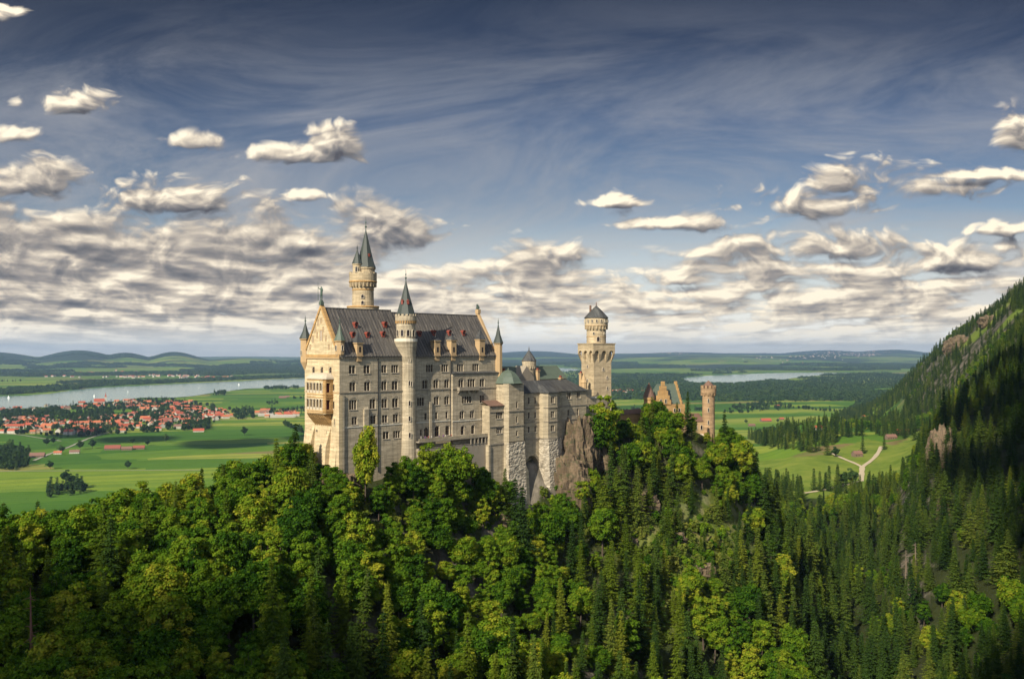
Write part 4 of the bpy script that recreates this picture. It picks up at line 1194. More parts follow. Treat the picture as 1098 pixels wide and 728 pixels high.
for a in (-160, -110):
    mb = MB(); mb.box(-0.35, 0.35, -0.5, 0.5, -0.5, 0.6); mb.add([(-0.45, -0.6, 0.6), (0.45, -0.6, 0.6), (0, -0.6, 1.2), (-0.45, 0.6, 0.6), (0.45, 0.6, 0.6), (0, 0.6, 1.2)], [(0, 1, 2), (0, 2, 5, 3), (1, 4, 5, 2)])
    mb.build('roof_window', M['red'], STT, loc=(UP[0]+2.0*math.cos(R(a)), UP[1]+2.0*math.sin(R(a)), 16.6-ZB), rz=R(a+90))

# high tower behind the ridge
NC = (23.9, 20.6)
mb = LMB()
mb.prism([(NC[0]-4.6, NC[1]-4.6), (NC[0]+4.6, NC[1]-4.6), (NC[0]+4.6, NC[1]+4.6), (NC[0]-4.6, NC[1]+4.6)], ZB, 14.0)
mb.lathe(NC[0], NC[1], [(5.6, 13.0), (5.6, 16.0), (5.3, 16.0), (3.85, 15.9), (3.75, 21.8), (3.85, 22.4), (4.85, 24.6), (4.85, 27.6), (4.45, 27.6), (4.45, 25.4), (0.01, 25.4)], 28)
ring_of(mb, NC[0], NC[1], 3.8, 22, 22.9, 24.6, 0.42, 1.0)
ring_of(mb, NC[0], NC[1], 4.47, 14, 27.6, 28.1, 1.2, 0.36)
NT = mb.build('high_tower', M['tower'], PAL)
for pr in ([(4.9, 24.4), (5.05, 24.7), (4.9, 25.0)], [(3.83, 21.6), (3.95, 21.9), (3.83, 22.1)], [(5.65, 15.5), (5.8, 15.8), (5.65, 16.1)]):
    mb = LMB(); mb.lathe(NC[0], NC[1], pr, 28); mb.build('moulding', M['orange'], NT)
UC = (NC[0]+0.7, NC[1]-0.7)
mb = LMB(); mb.lathe(UC[0], UC[1], [(3.2, 25.4), (3.2, 29.0), (3.5, 29.3), (3.5, 29.8)], 24); u1 = mb.build('upper_drum', M['tower'], NT)
mb = LMB(); mb.lathe(UC[0], UC[1], [(3.7, 29.8), (2.9, 31.8), (1.1, 39.0), (0.12, 43.2), (0.02, 43.3)], 8, off=math.pi/8); mb.build('cone_roof', M['copper'], NT)
mb = LMB(); finial(mb, UC[0], UC[1], 43.0, 5.0); mb.build('finial', M['verdigris'], NT)
SCN = (NC[0]-2.9, NC[1]-0.6)
mb = LMB(); mb.lathe(SCN[0], SCN[1], [(1.6, 24.0), (1.6, 30.3), (1.8, 30.6), (1.8, 30.9)], 18); tt_ = mb.build('side_turret', M['tower'], NT)
mb = LMB(); mb.lathe(SCN[0], SCN[1], [(1.95, 30.9), (1.35, 32.5), (0.45, 34.9), (0.02, 36.4)], 8, off=math.pi/8); finial(mb, SCN[0], SCN[1], 36.0, 1.6); mb.build('turret_roof', M['copper'], NT)
tower_window(NT, SCN[0], SCN[1], 1.77, R(-135), 28.0, 0.6, 1.8)
for z, a in ((18.8, -128), (16.6, -128)): tower_window(NT, NC[0], NC[1], 3.84, R(a), z, 0.9, 1.2)
mb = MB(); mb.box(-0.35, 0.35, -0.5, 0.5, -0.5, 0.6)
mb.build('roof_window', M['red'], NT, loc=(UC[0]+1.9*math.cos(R(-95)), UC[1]+1.9*math.sin(R(-95)), 34.0-ZB), rz=R(-5))

# tourists on the terrace
fig_m = [mat_plain('shirt_white', (0.6, 0.58, 0.52)), mat_plain('shirt_purple', (0.16, 0.06, 0.22)), mat_plain('shirt_red', (0.45, 0.06, 0.05))]
trou = mat_plain('dark_trousers', (0.03, 0.035, 0.06)); skin = mat_plain('skin', (0.42, 0.25, 0.17))
bodies = [make_figure([m_, trou, skin]) for m_ in fig_m]
plab = ['in a pale top', 'in a purple top', 'in a red top']
for i, (px, w) in enumerate(((451.5, 0), (456, 1), (459.5, 2), (463, 0), (471, 1), (475.5, 1), (478, 0), (484, 2))):
    t = -3.2+0.5*random.random(); s = S_of(px, t)
    pe = empty('person', (X0+CA*s-SA*t, Y0+SA*s+CA*t, -30.7), CROT+random.uniform(-1, 1), label='tiny standing visitor %s on the palace terrace' % plab[w], cat='person', group='visitors on the terrace')
    link('body', bodies[w], pe)

# ---------------------------------------------------------------- bower (ladies' wing) beside the palace
BO = (60.0, -5.0)
BOW = frame_empty('castle_wing', BO[0], BO[1], label='lower limestone castle wing with copper domed tower and tall rough stone piers', cat='castle wing', group='buildings of the castle')
tB = -5.0
# link block
mb = LMB(*BO)
a0, a1 = S_of(524.9, tB), S_of(543.2, tB)
cz = lambda py, s, t=tB: Zof(py, s, t)
w1 = [((a0+a1)/2+0.6, -23.3, 3, 3.3, 2.6, 0), ((a0+a1)/2+0.6, -28.9, 3, 3.0, 2.3, 0)]
south_wall(mb, BOW, BO, a0, a1, tB, ZB, -19.8, w1)
mb.quad((a0, tB, ZB), (a0, -0.0, ZB), (a0, -0.0, -19.8), (a0, tB, -19.8))
mb.quad((a1, tB, -19.8), (a0, tB, -19.8), (a0, tB+6, -19.8), (a1, tB+6, -19.8))
mb.box(a0-0.9, a0+0.0-0.003, tB-0.5, tB+2, ZB, -34)
mb.build('link_block', M['bower'], BOW)
mb = LMB(*BO); mb.add([(a0-0.4, tB-0.4, -19.8), (a1, tB-0.4, -19.8), (a1, tB+5, -17.6), (a0-0.4, tB+5, -17.6), (a0-0.4, tB-0.4, -20.05), (a1, tB-0.4, -20.05)], [(0, 1, 2, 3), (0, 4, 5, 1)]); mb.build('lean_to_roof', M['tile'], BOW)
# octagon-fronted tower
b0, b1 = S_of(543.4, tB-1.6), S_of(562.8, tB-1.6)
mb = LMB(*BO)
zt = -11.9
fr_ = [(b0+1.1, tB-1.6), (b1-0.6, tB-1.6), (b1, tB-0.7), (b1, tB+8), (b0, tB+8), (b0, tB-0.2)]
for p, q in zip(fr_, fr_[1:]+fr_[:1]):
    if p == fr_[0]: continue
    mb.quad((p[0], p[1], ZB), (q[0], q[1], ZB), (q[0], q[1], zt), (p[0], p[1], zt))
bc = (b0+b1)/2+0.6
south_wall(mb, BOW, BO, b0+1.1, b1-0.6, tB-1.6, -33.3, zt, [(bc, -19.8, 1, 0.9, 2.4, 0), (bc, -25.2, 1, 0.9, 2.4, 0), (bc, -30.4, 1, 0.9, 2.0, 0)])
mb.build('copper_domed_tower', M['bower'], BOW)
mb = LMB(*BO)
mb.prism([(b0-0.9, tB-3.6), (b1-0.2, tB-3.9), (b1+0.4, tB-0.5), (b1+0.3, tB+4), (b0-0.6, tB+4)], ZB-12, -33.6, 0, top=[(b0+0.7, tB-1.95), (b1-0.4, tB-1.95), (b1+0.15, tB-0.6), (b1+0.15, tB+4), (b0-0.15, tB+4)])
mb.build('tower_foot', M['rubble'], BOW)
mb = LMB(*BO)
cx, cy = (b0+b1)/2+0.1, tB+2.6
rr = 6.1
def ngon(cx, cy, r, n, off=math.pi/8): return [(cx+r*math.cos(off+2*math.pi*i/n), cy+r*math.sin(off+2*math.pi*i/n)) for i in range(n)]
mb.lathe(cx, cy, [(5.5, zt-0.15), (5.75, zt+0.1), (5.2, zt+0.7), (4.3, zt+2.4), (2.9, zt+3.9), (1.3, zt+4.8), (0.3, zt+5.1), (0.1, zt+5.9)], 8, off=math.pi/8)
mb.build('copper_dome', M['coppergreen'], BOW)
# middle recess with the deep arch
c0, c1 = S_of(563.4, tB), S_of(579.4, tB)
mb = LMB(*BO)
m2 = (c0+c1)/2
xs = [c0+ (c1-c0)*0.30, c0+(c1-c0)*0.74]
zr = (-18.6, -24.2, -29.6)
wins = [(x, z, 1, 0.95, 2.3 if z < -20 else 2.5, 0) for x in xs for z in zr]
south_wall(mb, BOW, BO, c0, c1, tB+0.6, -38.5, -15.7, wins)
mb.quad((c0, tB+3.4, ZB-12), (c1, tB+3.4, ZB-12), (c1, tB+3.4, -37), (c0, tB+3.4, -37))
# arch spandrels
N = 12; ra = (c1-c0-1.2)/2; cxm = (c0+c1)/2
for i in range(N):
    xa, xb = c0+(c1-c0)*i/N, c0+(c1-c0)*(i+1)/N
    def za(x):
        q = (x-cxm)/ra
        return -43.2+(ra*math.sqrt(1-q*q)*1.0 if abs(q) < 1 else -30)
    A_ = max(za(xa), -80); B2 = max(za(xb), -80)
    mb.add([(xa, tB+0.6, A_), (xb, tB+0.6, B2), (xb, tB+0.6, -38.5), (xa, tB+0.6, -38.5), (xa, tB+3.4, A_), (xb, tB+3.4, B2)], [(0, 1, 2, 3), (0, 4, 5, 1)])
mb.build('recess_wall', M['bower'], BOW)
# slim sloping buttress
s = S_of(567, tB-3)
mb = LMB(*BO); mb.add([(s-1.1, tB+0.59, -40.5), (s+1.1, tB+0.59, -40.5), (s-1.1, tB-1.8, -45), (s+1.1, tB-1.8, -45), (s-1.1, tB-3.6, ZB-12), (s+1.1, tB-3.6, ZB-12), (s-1.1, tB+0.59, ZB-12), (s+1.1, tB+0.59, ZB-12)],
                     [(0, 1, 3, 2), (2, 3, 5, 4), (0, 2, 4, 6), (1, 7, 5, 3)]); mb.build('buttress', M['cream'], BOW)
# polygonal bay
d0_, d1_ = S_of(579.4, tB), S_of(602.5, tB)
F = [(d0_, tB+1.0), (d0_, tB-1.6), (d0_+1.3, tB-2.9), (d0_+6.4, tB-2.9), (d1_, tB-0.1), (d1_, tB+6), (d0_, tB+6)]
mb = LMB(*BO)
for i in (0, 1, 4, 5, 6):
    p, q = F[i], F[(i+1) % 7]; mb.quad((p[0], p[1], -33.3), (q[0], q[1], -33.3), (q[0], q[1], -15.7), (p[0], p[1], -15.7))
xc = (F[2][0]+F[3][0])/2
south_wall(mb, BOW, BO, F[2][0], F[3][0], tB-2.9, -33.3, -15.7, [(xc, -18.6, 2, 2.1, 2.5, 0), (xc, -24.1, 2, 2.1, 2.4, 0), (xc, -29.5, 2, 2.1, 2.3, 0)], gm='glass')
ang = math.atan2(F[4][1]-F[3][1], F[4][0]-F[3][0]); LD = math.hypot(F[4][1]-F[3][1], F[4][0]-F[3][0])
e1 = (math.cos(ang), math.sin(ang)); e2 = (-e1[1], e1[0])
hh = [(LD*0.35-0.95, LD*0.35+0.95, -19.9, -17.4)]
wall_holes(mb, lambda a, z, d: (F[3][0]+e1[0]*a+e2[0]*d, F[3][1]+e1[1]*a+e2[1]*d, z), 0, LD, -33.3, -15.7, hh, 0.5)
put_window(BOW, (F[3][0]+e1[0]*LD*0.35-BO[0], F[3][1]+e1[1]*LD*0.35-BO[1], -19.9-ZB), ang, 2, 1.9, 2.5)
mb.build('bay', M['bower'], BOW)
mb = LMB(*BO)
F2 = [(x-(0.5 if x < xc-3 else 0), y-(0.9 if y < tB-1 else 0)) for x, y in F]
mb.prism([(x+(0 if x > xc else -0.9), y-(2.6 if y < tB-1 else 0.8)) for x, y in F], ZB-12, -33.6, 0, top=[(x, y-0.3 if y < tB else y) for x, y in F])
mb.build('bay_foot', M['rubble'], BOW)
# right wing
e0, e1_ = S_of(602.5, tB), S_of(628.5, tB)
we = []
for px in (610.3, 620.3): we.append((S_of(px, tB), -17.4, 2, 2.2, 2.6, 0))
for px in (609.5, 619.5):
    we.append((S_of(px, tB), -24.2, 1, 1.1, 2.6, 0)); we.append((S_of(px, tB), -30.0, 1, 1.0, 2.4, 0))
mb = LMB(*BO)
south_wall(mb, BOW, BO, e0, e1_, tB, -37, -15.2, we)
mb.quad((e1_, tB, -50), (e1_, tB+12, -50), (e1_, tB+12, -15.2), (e1_, tB, -15.2))
mb.quad((c0, tB+12, -50), (e1_, tB+12, -50), (e1_, tB+12, -15.2), (c0, tB+12, -15.2))
mb.box(e0, e1_, tB-0.3, tB-0.003, -34.6, -33.4)
mb.build('east_wing_wall', M['bower'], BOW)
# string courses
mb = LMB(*BO)
for z in (-21.6, -27.0, -33.5):
    h = 0.3 if z > -33 else 0.5
    mb.box(a0, a1-0.1, tB-0.2, tB-0.003, z-0.6, z-0.6+h)
    mb.box(b0+0.9, b1-0.5, tB-1.85, tB-1.603, z-0.6, z-0.6+h)
    mb.box(c0+0.2, c1-0.1, tB+0.4, tB+0.597, z, z+h)
    for i in (1, 2, 3):
        p, q = F[i], F[i+1]; L2 = math.hypot(q[0]-p[0], q[1]-p[1]); nx, ny = (q[1]-p[1])/L2*0.22, -(q[0]-p[0])/L2*0.22
        mb.prism([p, q, (q[0]+nx, q[1]+ny), (p[0]+nx, p[1]+ny)], z, z+h)
    mb.box(e0+0.2, e1_+0.2, tB-0.2, tB-0.003, z+(0 if z > -33 else 0.003), z+h)
mb.build('string_course', M['band'], BOW)
# hipped roof
mb = LMB(*BO)
ev = -15.55
rp = [(c0-0.5, tB+0.2), (c1-0.3, tB+0.2), (d0_-0.3, tB-1.9), (d0_+1.2, tB-3.4), (d0_+6.6, tB-3.4), (d1_+0.3, tB-0.5), (e1_+0.5, tB-0.5), (e1_+0.5, tB+12.5), (c0-0.5, tB+12.5)]
rt = [(c0-0.5, tB+4.6), (c1+1.0, tB+5.2), (d0_+3.0, tB+4.8), (d0_+4.0, tB+4.4), (d0_+5.4, tB+4.6), (d1_-2, tB+5.6), (e1_-5, tB+6), (e1_-5, tB+6.4), (c0-0.5, tB+6.4)]
vs = [(x, y, ev) for x, y in rp]+[(x, y, -11.3) for x, y in rt]
n = len(rp)
mb.add(vs, [(i, (i+1) % n, n+(i+1) % n, n+i) for i in range(n)]+[tuple(range(n, 2*n))])
mb.prism(rp, ev-0.35, ev-0.003)
mb.build('hipped_roof', M['slate'], BOW)
# upstairs pieces behind
mb = LMB(*BO)
for s_, t_, h_ in ((S_of(540, 4), 4, -7.6), (S_of(576.5, 6), 6, -7.8), (S_of(623, 8), 8, -9.5), (S_of(601, 5), 5, -11.0)):
    mb.box(s_-0.6, s_+0.6, t_-0.6, t_+0.6, -18, h_, 0); mb.box(s_-0.8, s_+0.8, t_-0.8, t_+0.8, h_, h_+0.4, 0); mb.box(s_-0.35, s_+0.35, t_-0.35, t_+0.35, h_+0.4, h_+1.2, 1)
mb.build('chimney', [M['trim'], M['red']], BOW)
# little peaked roof finial
mb = LMB(*BO); s_ = S_of(626, 3); mb.lathe(s_, 3, [(1.3, -15.5), (1.3, -13), (1.5, -12.8), (1.1, -12.0), (0.3, -9.5), (0.05, -8.2)], 8); mb.build('ridge_turret', M['trim'], BOW)

# ---------------------------------------------------------------- knights' house behind with its small round turret
KO = (96.0, 22.0)
KH = frame_empty('knights_house', KO[0], KO[1], label='gabled limestone castle house with small round turret seen behind the copper dome', cat='castle wing', group='buildings of the castle')
tk = 14.0
k0, k1 = S_of(546, tk), S_of(566, tk)
mb = LMB(*KO)
mb.box(k0, k0+34, tk, tk+10, -45, -11.5)
for s_ in (k0, k1-0.2):
    pass
mb.build('wall', M['bower'], KH)
mb = LMB(*KO)
zr0, zr1 = -11.4, -6.0
mb.add([(k0-0.5, tk-0.5, zr0), (k0+34.5, tk-0.5, zr0), (k0+34.5, tk+10.5, zr0), (k0-0.5, tk+10.5, zr0), (k0+0.5, tk+5, zr1), (k0+33.5, tk+5, zr1)], [(0, 1, 5, 4), (1, 2, 5), (2, 3, 4, 5), (3, 0, 4)])
mb.build('roof', M['coppergreen'], KH)
mb = LMB(*KO)
gm_ = S_of(564.5, tk-1); 
mb.add([(gm_-4.4, tk-1.2, -20), (gm_+4.4, tk-1.2, -20), (gm_+4.4, tk-1.2, -10.8), (gm_, tk-1.2, -5.8), (gm_-4.4, tk-1.2, -10.8), (gm_-4.4, tk+5, -20), (gm_+4.4, tk+5, -20), (gm_+4.4, tk+5, -10.8), (gm_, tk+5, -5.8), (gm_-4.4, tk+5, -10.8)],
       [(0, 1, 2, 3, 4), (1, 6, 7, 2), (5, 0, 4, 9), (2, 7, 8, 3), (9, 4, 3, 8)])
mb.build('cross_gable', M['band'], KH)
tR = 16.0; sR = S_of(567.2, tR)
mb = LMB(*KO)
mb.lathe(sR, tR, [(2.35, -45), (2.35, -7.6), (2.5, -7.2), (3.0, -5.8), (3.0, -3.8), (0.01, -3.8)], 20); ring_of(mb, sR, tR, 2.4, 16, -7.0, -5.8, 0.4, 0.58)
RT = mb.build('round_turret', M['bower'], KH)
mb = LMB(*KO); mb.lathe(sR, tR, [(3.3, -3.8), (2.0, -1.9), (0.4, 0.3), (0.02, 0.9)], 12); finial(mb, sR, tR, 0.4, 1.8); mb.build('cone_roof', M['slate'], RT)

# ---------------------------------------------------------------- square tower
SQX, SQY, SQR = 36.6, 405.0, R(31)
SQ = empty('square_tower', (SQX, SQY, ZB), SQR, label='tall square limestone tower with overhanging arcaded top and round turret above it', cat='castle tower', group='buildings of the castle')
w = 9.2/2
def sqbox(mb, h, z0, z1, mi=0): mb.box(-h, h, -h, h, z0-ZB, z1-ZB, mi)
mb = MB(); sqbox(mb, w, ZB+15, 3.2)
mb.build('shaft', M['tower'], SQ)
mb = MB()
h2 = w+1.15
# arcaded overhang: each side a plate with arches carried by tapering corbels
NA = 3
for side in range(4):
    ca_, sa_ = math.cos(side*math.pi/2), math.sin(side*math.pi/2)
    def rp_(x, y, z): return (x*ca_-y*sa_, x*sa_+y*ca_, z-ZB)
    span = 2*h2/NA
    for k in range(NA):
        x0 = -h2+k*span; cxx = x0+span/2; ar = span*0.33; N = 8
        for i in range(N):
            xa, xb = x0+span*i/N, x0+span*(i+1)/N
            def zc_(x):
                q = (x-cxx)/ar
                return -1.0+(ar*1.1*math.sqrt(1-q*q) if abs(q) < 1 else -0.0)
            zl = zc_((xa+xb)/2) if abs(((xa+xb)/2-cxx)/ar) < 1 else -1.0
            za_, zb2 = zc_(xa), zc_(xb)
            mb.add([rp_(xa, -h2, za_), rp_(xb, -h2, zb2), rp_(xb, -h2, 3.0), rp_(xa, -h2, 3.0), rp_(xa, -w, za_), rp_(xb, -w, zb2)], [(0, 1, 2, 3), (0, 4, 5, 1)])
    for k in range(NA+1):
        x = -h2+k*span; ww = 0.75
        xa, xb = max(-h2, x-ww), min(h2, x+ww)
        xm0, xm1 = (x-0.25, x+0.25)
        xm0 = max(-w, min(w-0.5, xm0)); xm1 = max(-w+0.5, min(w, xm1))
        mb.add([rp_(xa, -h2, -1.0), rp_(xb, -h2, -1.0), rp_(xb, -w+0.01, -1.0), rp_(xa, -w+0.01, -1.0), rp_(xm0, -w, -4.8), rp_(xm1, -w, -4.8)], [(0, 1, 5, 4), (0, 4, 3), (1, 2, 5)])
sqbox(mb, h2, 3.0, 3.2); sqbox(mb, h2+0.25, 3.203, 3.6)
mb.build('arcaded_top', M['tower'], SQ)
mb = MB()
mb.lathe(0, 0, [(4.2, 3.6-ZB), (4.2, 9.3-ZB), (4.35, 9.8-ZB), (5.0, 11.2-ZB), (5.0, 14.6-ZB), (0.01, 14.6-ZB)], 28)
for i in range(20):
    a = 2*math.pi*i/20
    mb.prism([(math.cos(a+d)*q, math.sin(a+d)*q) for d, q in ((-.05, 4.25), (-.05, 5.0), (.05, 5.0), (.05, 4.25))], 9.6-ZB, 11.2-ZB)
DR = mb.build('round_turret', M['tower'], SQ)
for pr in ([(5.05, 11.0-ZB), (5.12, 11.2-ZB), (5.05, 11.4-ZB)], [(4.25, 6.2-ZB), (4.35, 6.4-ZB), (4.25, 6.6-ZB)]):
    mb = MB(); mb.lathe(0, 0, pr, 28); mb.build('moulding', M['trim'], DR)
for i in range(16):
    a = 2*math.pi*(i+0.5)/16
    link('window', slot_mesh(0.55, 1.1), DR, (5.03*math.cos(a), 5.03*math.sin(a), 12.6-ZB), a+math.pi/2)
for a, z, s_ in ((-115, 4.4, (1.2, 2.0)), (-70, 7.4, (0.7, 0.9)), (-140, 7.4, (0.7, 0.9)), (-100, 10.2, (0.6, 0.9))):
    link('window', slot_mesh(*s_), DR, (4.23*math.cos(R(a)), 4.23*math.sin(R(a)), z-ZB), R(a)+math.pi/2)
mb = MB(); mb.lathe(0, 0, [(5.3, 14.5-ZB), (5.3, 14.7-ZB), (2.6, 17.6-ZB), (0.3, 19.8-ZB), (0.02, 20.2-ZB)], 20); mb.build('cone_roof', M['slate'], SQ)
mb = MB(); finial(mb, 0, 0, 20-ZB, 1.8); mb.bar((-2.4, 1, 16-ZB), (-2.4, 1, 20.0-ZB), 0.5, 0.45, 8); mb.build('finial', M['tile'], SQ)
for (x, z) in ((0.2, -8.2), (2.3, -11.8), (2.4, -16.4)):
    link('window', slot_mesh(0.7, 1.2), SQ, (x, -w-0.01, z-ZB), 0)
for (y, z) in ((0, -7), (0, -13)):
    link('window', slot_mesh(0.7, 1.2), SQ, (-w-0.01, y, z-ZB), -math.pi/2)
for side, rz in (((-1), 0),):
    pass
# lower walls between square tower and bower
WLO = (118.0, 6.0)
LW = frame_empty('castle_wall', WLO[0], WLO[1], label='plain high stone curtain wall at the foot of the square tower', cat='castle wall', group='walls of the castle')
mb = LMB(*WLO)
l0, l1 = S_of(628.8, 4), S_of(651, 4)
mb.box(l0, l1, 4, 7, -50, -19.6); mb.box(l0, l0+4, 4.5, 12, -50, -16.0)
mb.box(l0+2, l1+3, -1, 3.99, -50, -31.5)
mb.build('wall', M['bower'], LW)
mb = LMB(*WLO); mb.box(l0+1.9, l1+3.2, -1.2, 3.98, -31.5, -31.0); mb.box(l0+3, l1-0.2, 3.7, 7.3, -19.6, -19.2); mb.build('coping', M['whiteband'], LW)
# long wall walk towards the gatehouse
GW = frame_empty('castle_wall', 150, 14, label='long low curtain wall with dark tiled walk leading to the gatehouse', cat='castle wall', group='walls of the castle')
mb = LMB(150, 14); g0, g1 = S_of(657, 14), S_of(700, 14)
mb.box(g0, g1, 14, 17, -50, -28.6); mb.build('wall', M['orange'], GW)
mb = LMB(150, 14); mb.add([(g0, 13.5, -28.6), (g1, 13.5, -28.6), (g1, 17.5, -28.6), (g0, 17.5, -28.6), (g0, 15.5, -26.6), (g1, 15.5, -26.6)], [(0, 1, 5, 4), (2, 3, 4, 5), (1, 2, 5), (3, 0, 4)]); mb.build('roof', M['tile'], GW)

# ---------------------------------------------------------------- gatehouse
GX_, GY_ = 75.6, 446.0
GH = empty('gatehouse', (GX_, GY_, ZB), R(20), label='orange sandstone gatehouse with stepped gables, green roof and red lower front among the trees', cat='castle gatehouse', group='buildings of the castle')
def at_g(px, py, Y): return ((px-HX)/FPX*Y, Y, -(py-HY)/FPX*Y)
def toG(X, Y):
    a = -R(20); dx, dy_ = X-GX_, Y-GY_
    return (dx*math.cos(a)-dy_*math.sin(a), dx*math.sin(a)+dy_*math.cos(a))
def z_(z): return z-ZB
def stepped(mb, cx, half, zb, zt, y0, y1, steps=5):
    """stepped gable wall facing -y"""
    for i in range(steps):
        f = i/steps
        hw = half*(1-f); za = zb+(zt-zb)*f; zc = zb+(zt-zb)*(i+1)/steps
        mb.box(cx-hw, cx+hw, y0, y1, z_(za)+0.001*i, z_(zc))
mb = MB()
mb.box(-8.0, 8.2, 0, 12, z_(-60), z_(-25.2))
mb.build('wall', M['orange'], GH)
gw = []
mb = MB(); stepped(mb, -3.8, 4.2, -25.2, -14.2, -0.35, 0.7, 5); mb.box(-4.2, -3.4, -0.42, -0.351, z_(-20.6), z_(-18.4)); mb.build('stepped_gable', M['orange'], GH)
mb = MB()
for i in range(7):
    f = i/7; mb.box(6.0, 6.9, 6-5.6*(1-f), 6+5.6*(1-f), z_(-25.2+10.8*f)+0.001*i, z_(-25.2+10.8*(i+1)/7))
mb.build('stepped_gable', M['orange'], GH)
mb = MB(); mb.add([(-7.5, 0.7, z_(-25.1)), (7.8, 0.7, z_(-25.1)), (7.8, 11.5, z_(-25.1)), (-7.5, 11.5, z_(-25.1)), (-4, 6, z_(-15.6)), (6.0, 6, z_(-15.6))], [(0, 1, 5, 4), (1, 2, 5), (2, 3, 4, 5), (3, 0, 4)]); mb.build('roof', M['coppergreen'], GH)
mb = MB(); mb.lathe(-10.6, 1.4, [(2.4, z_(-60)), (2.4, z_(-23)), (2.7, z_(-22.4)), (2.7, z_(-21.6)), (0.01, z_(-21.6))], 16); tu = mb.build('round_turret', M['orange'], GH)
mb = MB(); mb.lathe(-10.6, 1.4, [(2.9, z_(-21.6)), (1.8, z_(-18.6)), (0.3, z_(-15.2)), (0.02, z_(-14.6))], 12); mb.build('cone_roof', M['tile'], tu)
mb = MB(); mb.box(8.2, 17.5, -2.0, 9, z_(-62), z_(-33.5)); mb.box(1.0, 8.19, -3.4, -0.003, z_(-62), z_(-34)); mb.build('wing', M['trim'], GH)
mb = MB(); mb.add([(7.9, -2.4, z_(-33.5)), (17.8, -2.4, z_(-33.5)), (17.8, 9.3, z_(-33.5)), (7.9, 9.3, z_(-33.5)), (7.9, 3.4, z_(-30)), (17.8, 3.4, z_(-30))], [(0, 1, 5, 4), (1, 2, 5), (2, 3, 4, 5), (3, 0, 4)]); mb.build('wing_roof', M['tile'], GH)
mb = MB(); mb.box(7.9, 18.5, -4.4, -2.003, z_(-62), z_(-41)); mb.build('red_front', M['gatered'], GH)
mb = MB(); mb.add([(7.6, -4.8, z_(-41)), (18.8, -4.8, z_(-41)), (18.8, -2.003, z_(-39.6)), (7.6, -2.003, z_(-39.6))], [(0, 1, 2, 3)]); mb.build('porch_roof', M['frame'], GH)
for x, z in ((-5.2, -24.5), (-2.6, -24.5), (-6, -29), (-3.8, -29), (-1.6, -29), (2.4, -29), (5, -29)):
    link('window', slot_mesh(0.9, 1.8), GH, (x, (-0.37 if z > -25 else -0.01), z_(z)), 0)
for x, z in ((10, -37.5), (13, -37.5), (16, -37.5)):
    link('window', slot_mesh(1.1, 2.0), GH, (x, -2.01, z_(z)), 0)
# round gate tower
RGX, RGY = 95.0, 451.0
RG = empty('round_tower', (RGX, RGY, ZB), 0, label='slim round sandstone tower with battlements standing right of the gatehouse', cat='castle tower', group='buildings of the castle')
mb = MB()
mb.lathe(0, 0, [(3.3, z_(-70)), (3.05, z_(-40)), (2.95, z_(-21.4)), (3.1, z_(-21)), (3.7, z_(-19.8)), (3.7, z_(-17.6)), (3.3, z_(-17.6)), (3.3, z_(-18.8)), (0.01, z_(-18.8))], 24)
mb.build('shaft', M['gatestone'], RG)
mb = MB()
for i in range(12):
    a = 2*math.pi*i/12
    mb.prism([(math.cos(a+d)*q, math.sin(a+d)*q) for d, q in ((-.15, 3.3), (-.15, 3.72), (.15, 3.72), (.15, 3.3))], z_(-17.61), z_(-16.3))
    mb.prism([(math.cos(a+d+.26)*q, math.sin(a+d+.26)*q) for d, q in ((-.07, 3.0), (-.07, 3.68), (.07, 3.68), (.07, 3.0))], z_(-21.2), z_(-19.9))
mb.build('battlements', M['gatestone'], RG)
mb = MB(); mb.lathe(0, 0, [(2.4, z_(-18.8)), (2.4, z_(-16.6)), (2.6, z_(-16.4)), (1.2, z_(-14.8)), (0.05, z_(-13.9))], 12); mb.build('cap', M['tile'], RG)
for z in (-24.5, -29, -35): link('window', slot_mesh(0.55, 1.9), RG, (3.02*math.cos(R(-102)), 3.02*math.sin(R(-102)), z_(z)), R(-12))


# ================================================================ rocks
def rock(name, label, c, r, seed, sub=5, amp=0.35, cat='rock', group='crags under the castle', freq=1.6):
    import bmesh
    bm = bmesh.new(); bmesh.ops.create_icosphere(bm, subdivisions=sub, radius=1.0)
    vs = np.array([v.co[:] for v in bm.verts])
    n = fbm(vs[:, 0]*freq+seed*3.1+vs[:, 2]*0.6, vs[:, 1]*freq+vs[:, 2]*freq*0.7+seed, seed, 5)-0.5
    n2 = np.abs(fbm(vs[:, 0]*4+seed, vs[:, 2]*1.6+vs[:, 1]*4, seed+5, 4)-0.5)
    k = 1+amp*2*n-amp*1.2*n2
    # ledges
    zz = vs[:, 2]*r[2]; step = np.round(zz/3.2)*3.2; zz = zz*0.45+step*0.55
    vs2 = np.stack([vs[:, 0]*k*r[0]+c[0], vs[:, 1]*k*r[1]+c[1], zz*k+c[2]], 1)
    for v, p in zip(bm.verts, vs2): v.co = (p[0]-c[0], p[1]-c[1], p[2]-c[2])
    me_ = bpy.data.meshes.new(name); bm.to_mesh(me_); bm.free(); me_.materials.append(M['rock'])
    o_ = link(name, me_, None, c)
    return tag(o_, label, cat, group)
def px3(px, py, Y, k=0.0): return ((px-HX)/FPX*Y, Y, -(py-HY)/FPX*Y)
def on_slope(px, py, sink=3.0, dmin=225):
    """a spot on the terrain, pushed into the slope so that only a face of the rock shows"""
    X_, Y_, Z_ = hit(px, py, dmin); L = math.hypot(X_, Y_)
    return (X_+X_/L*sink, Y_+Y_/L*sink, Z_-0.5)
rock('rock_outcrop', 'tall brown rock face under the right end of the castle wing', px3(617, 494, 368), (8, 6, 17), 3, amp=0.4, freq=2.2)
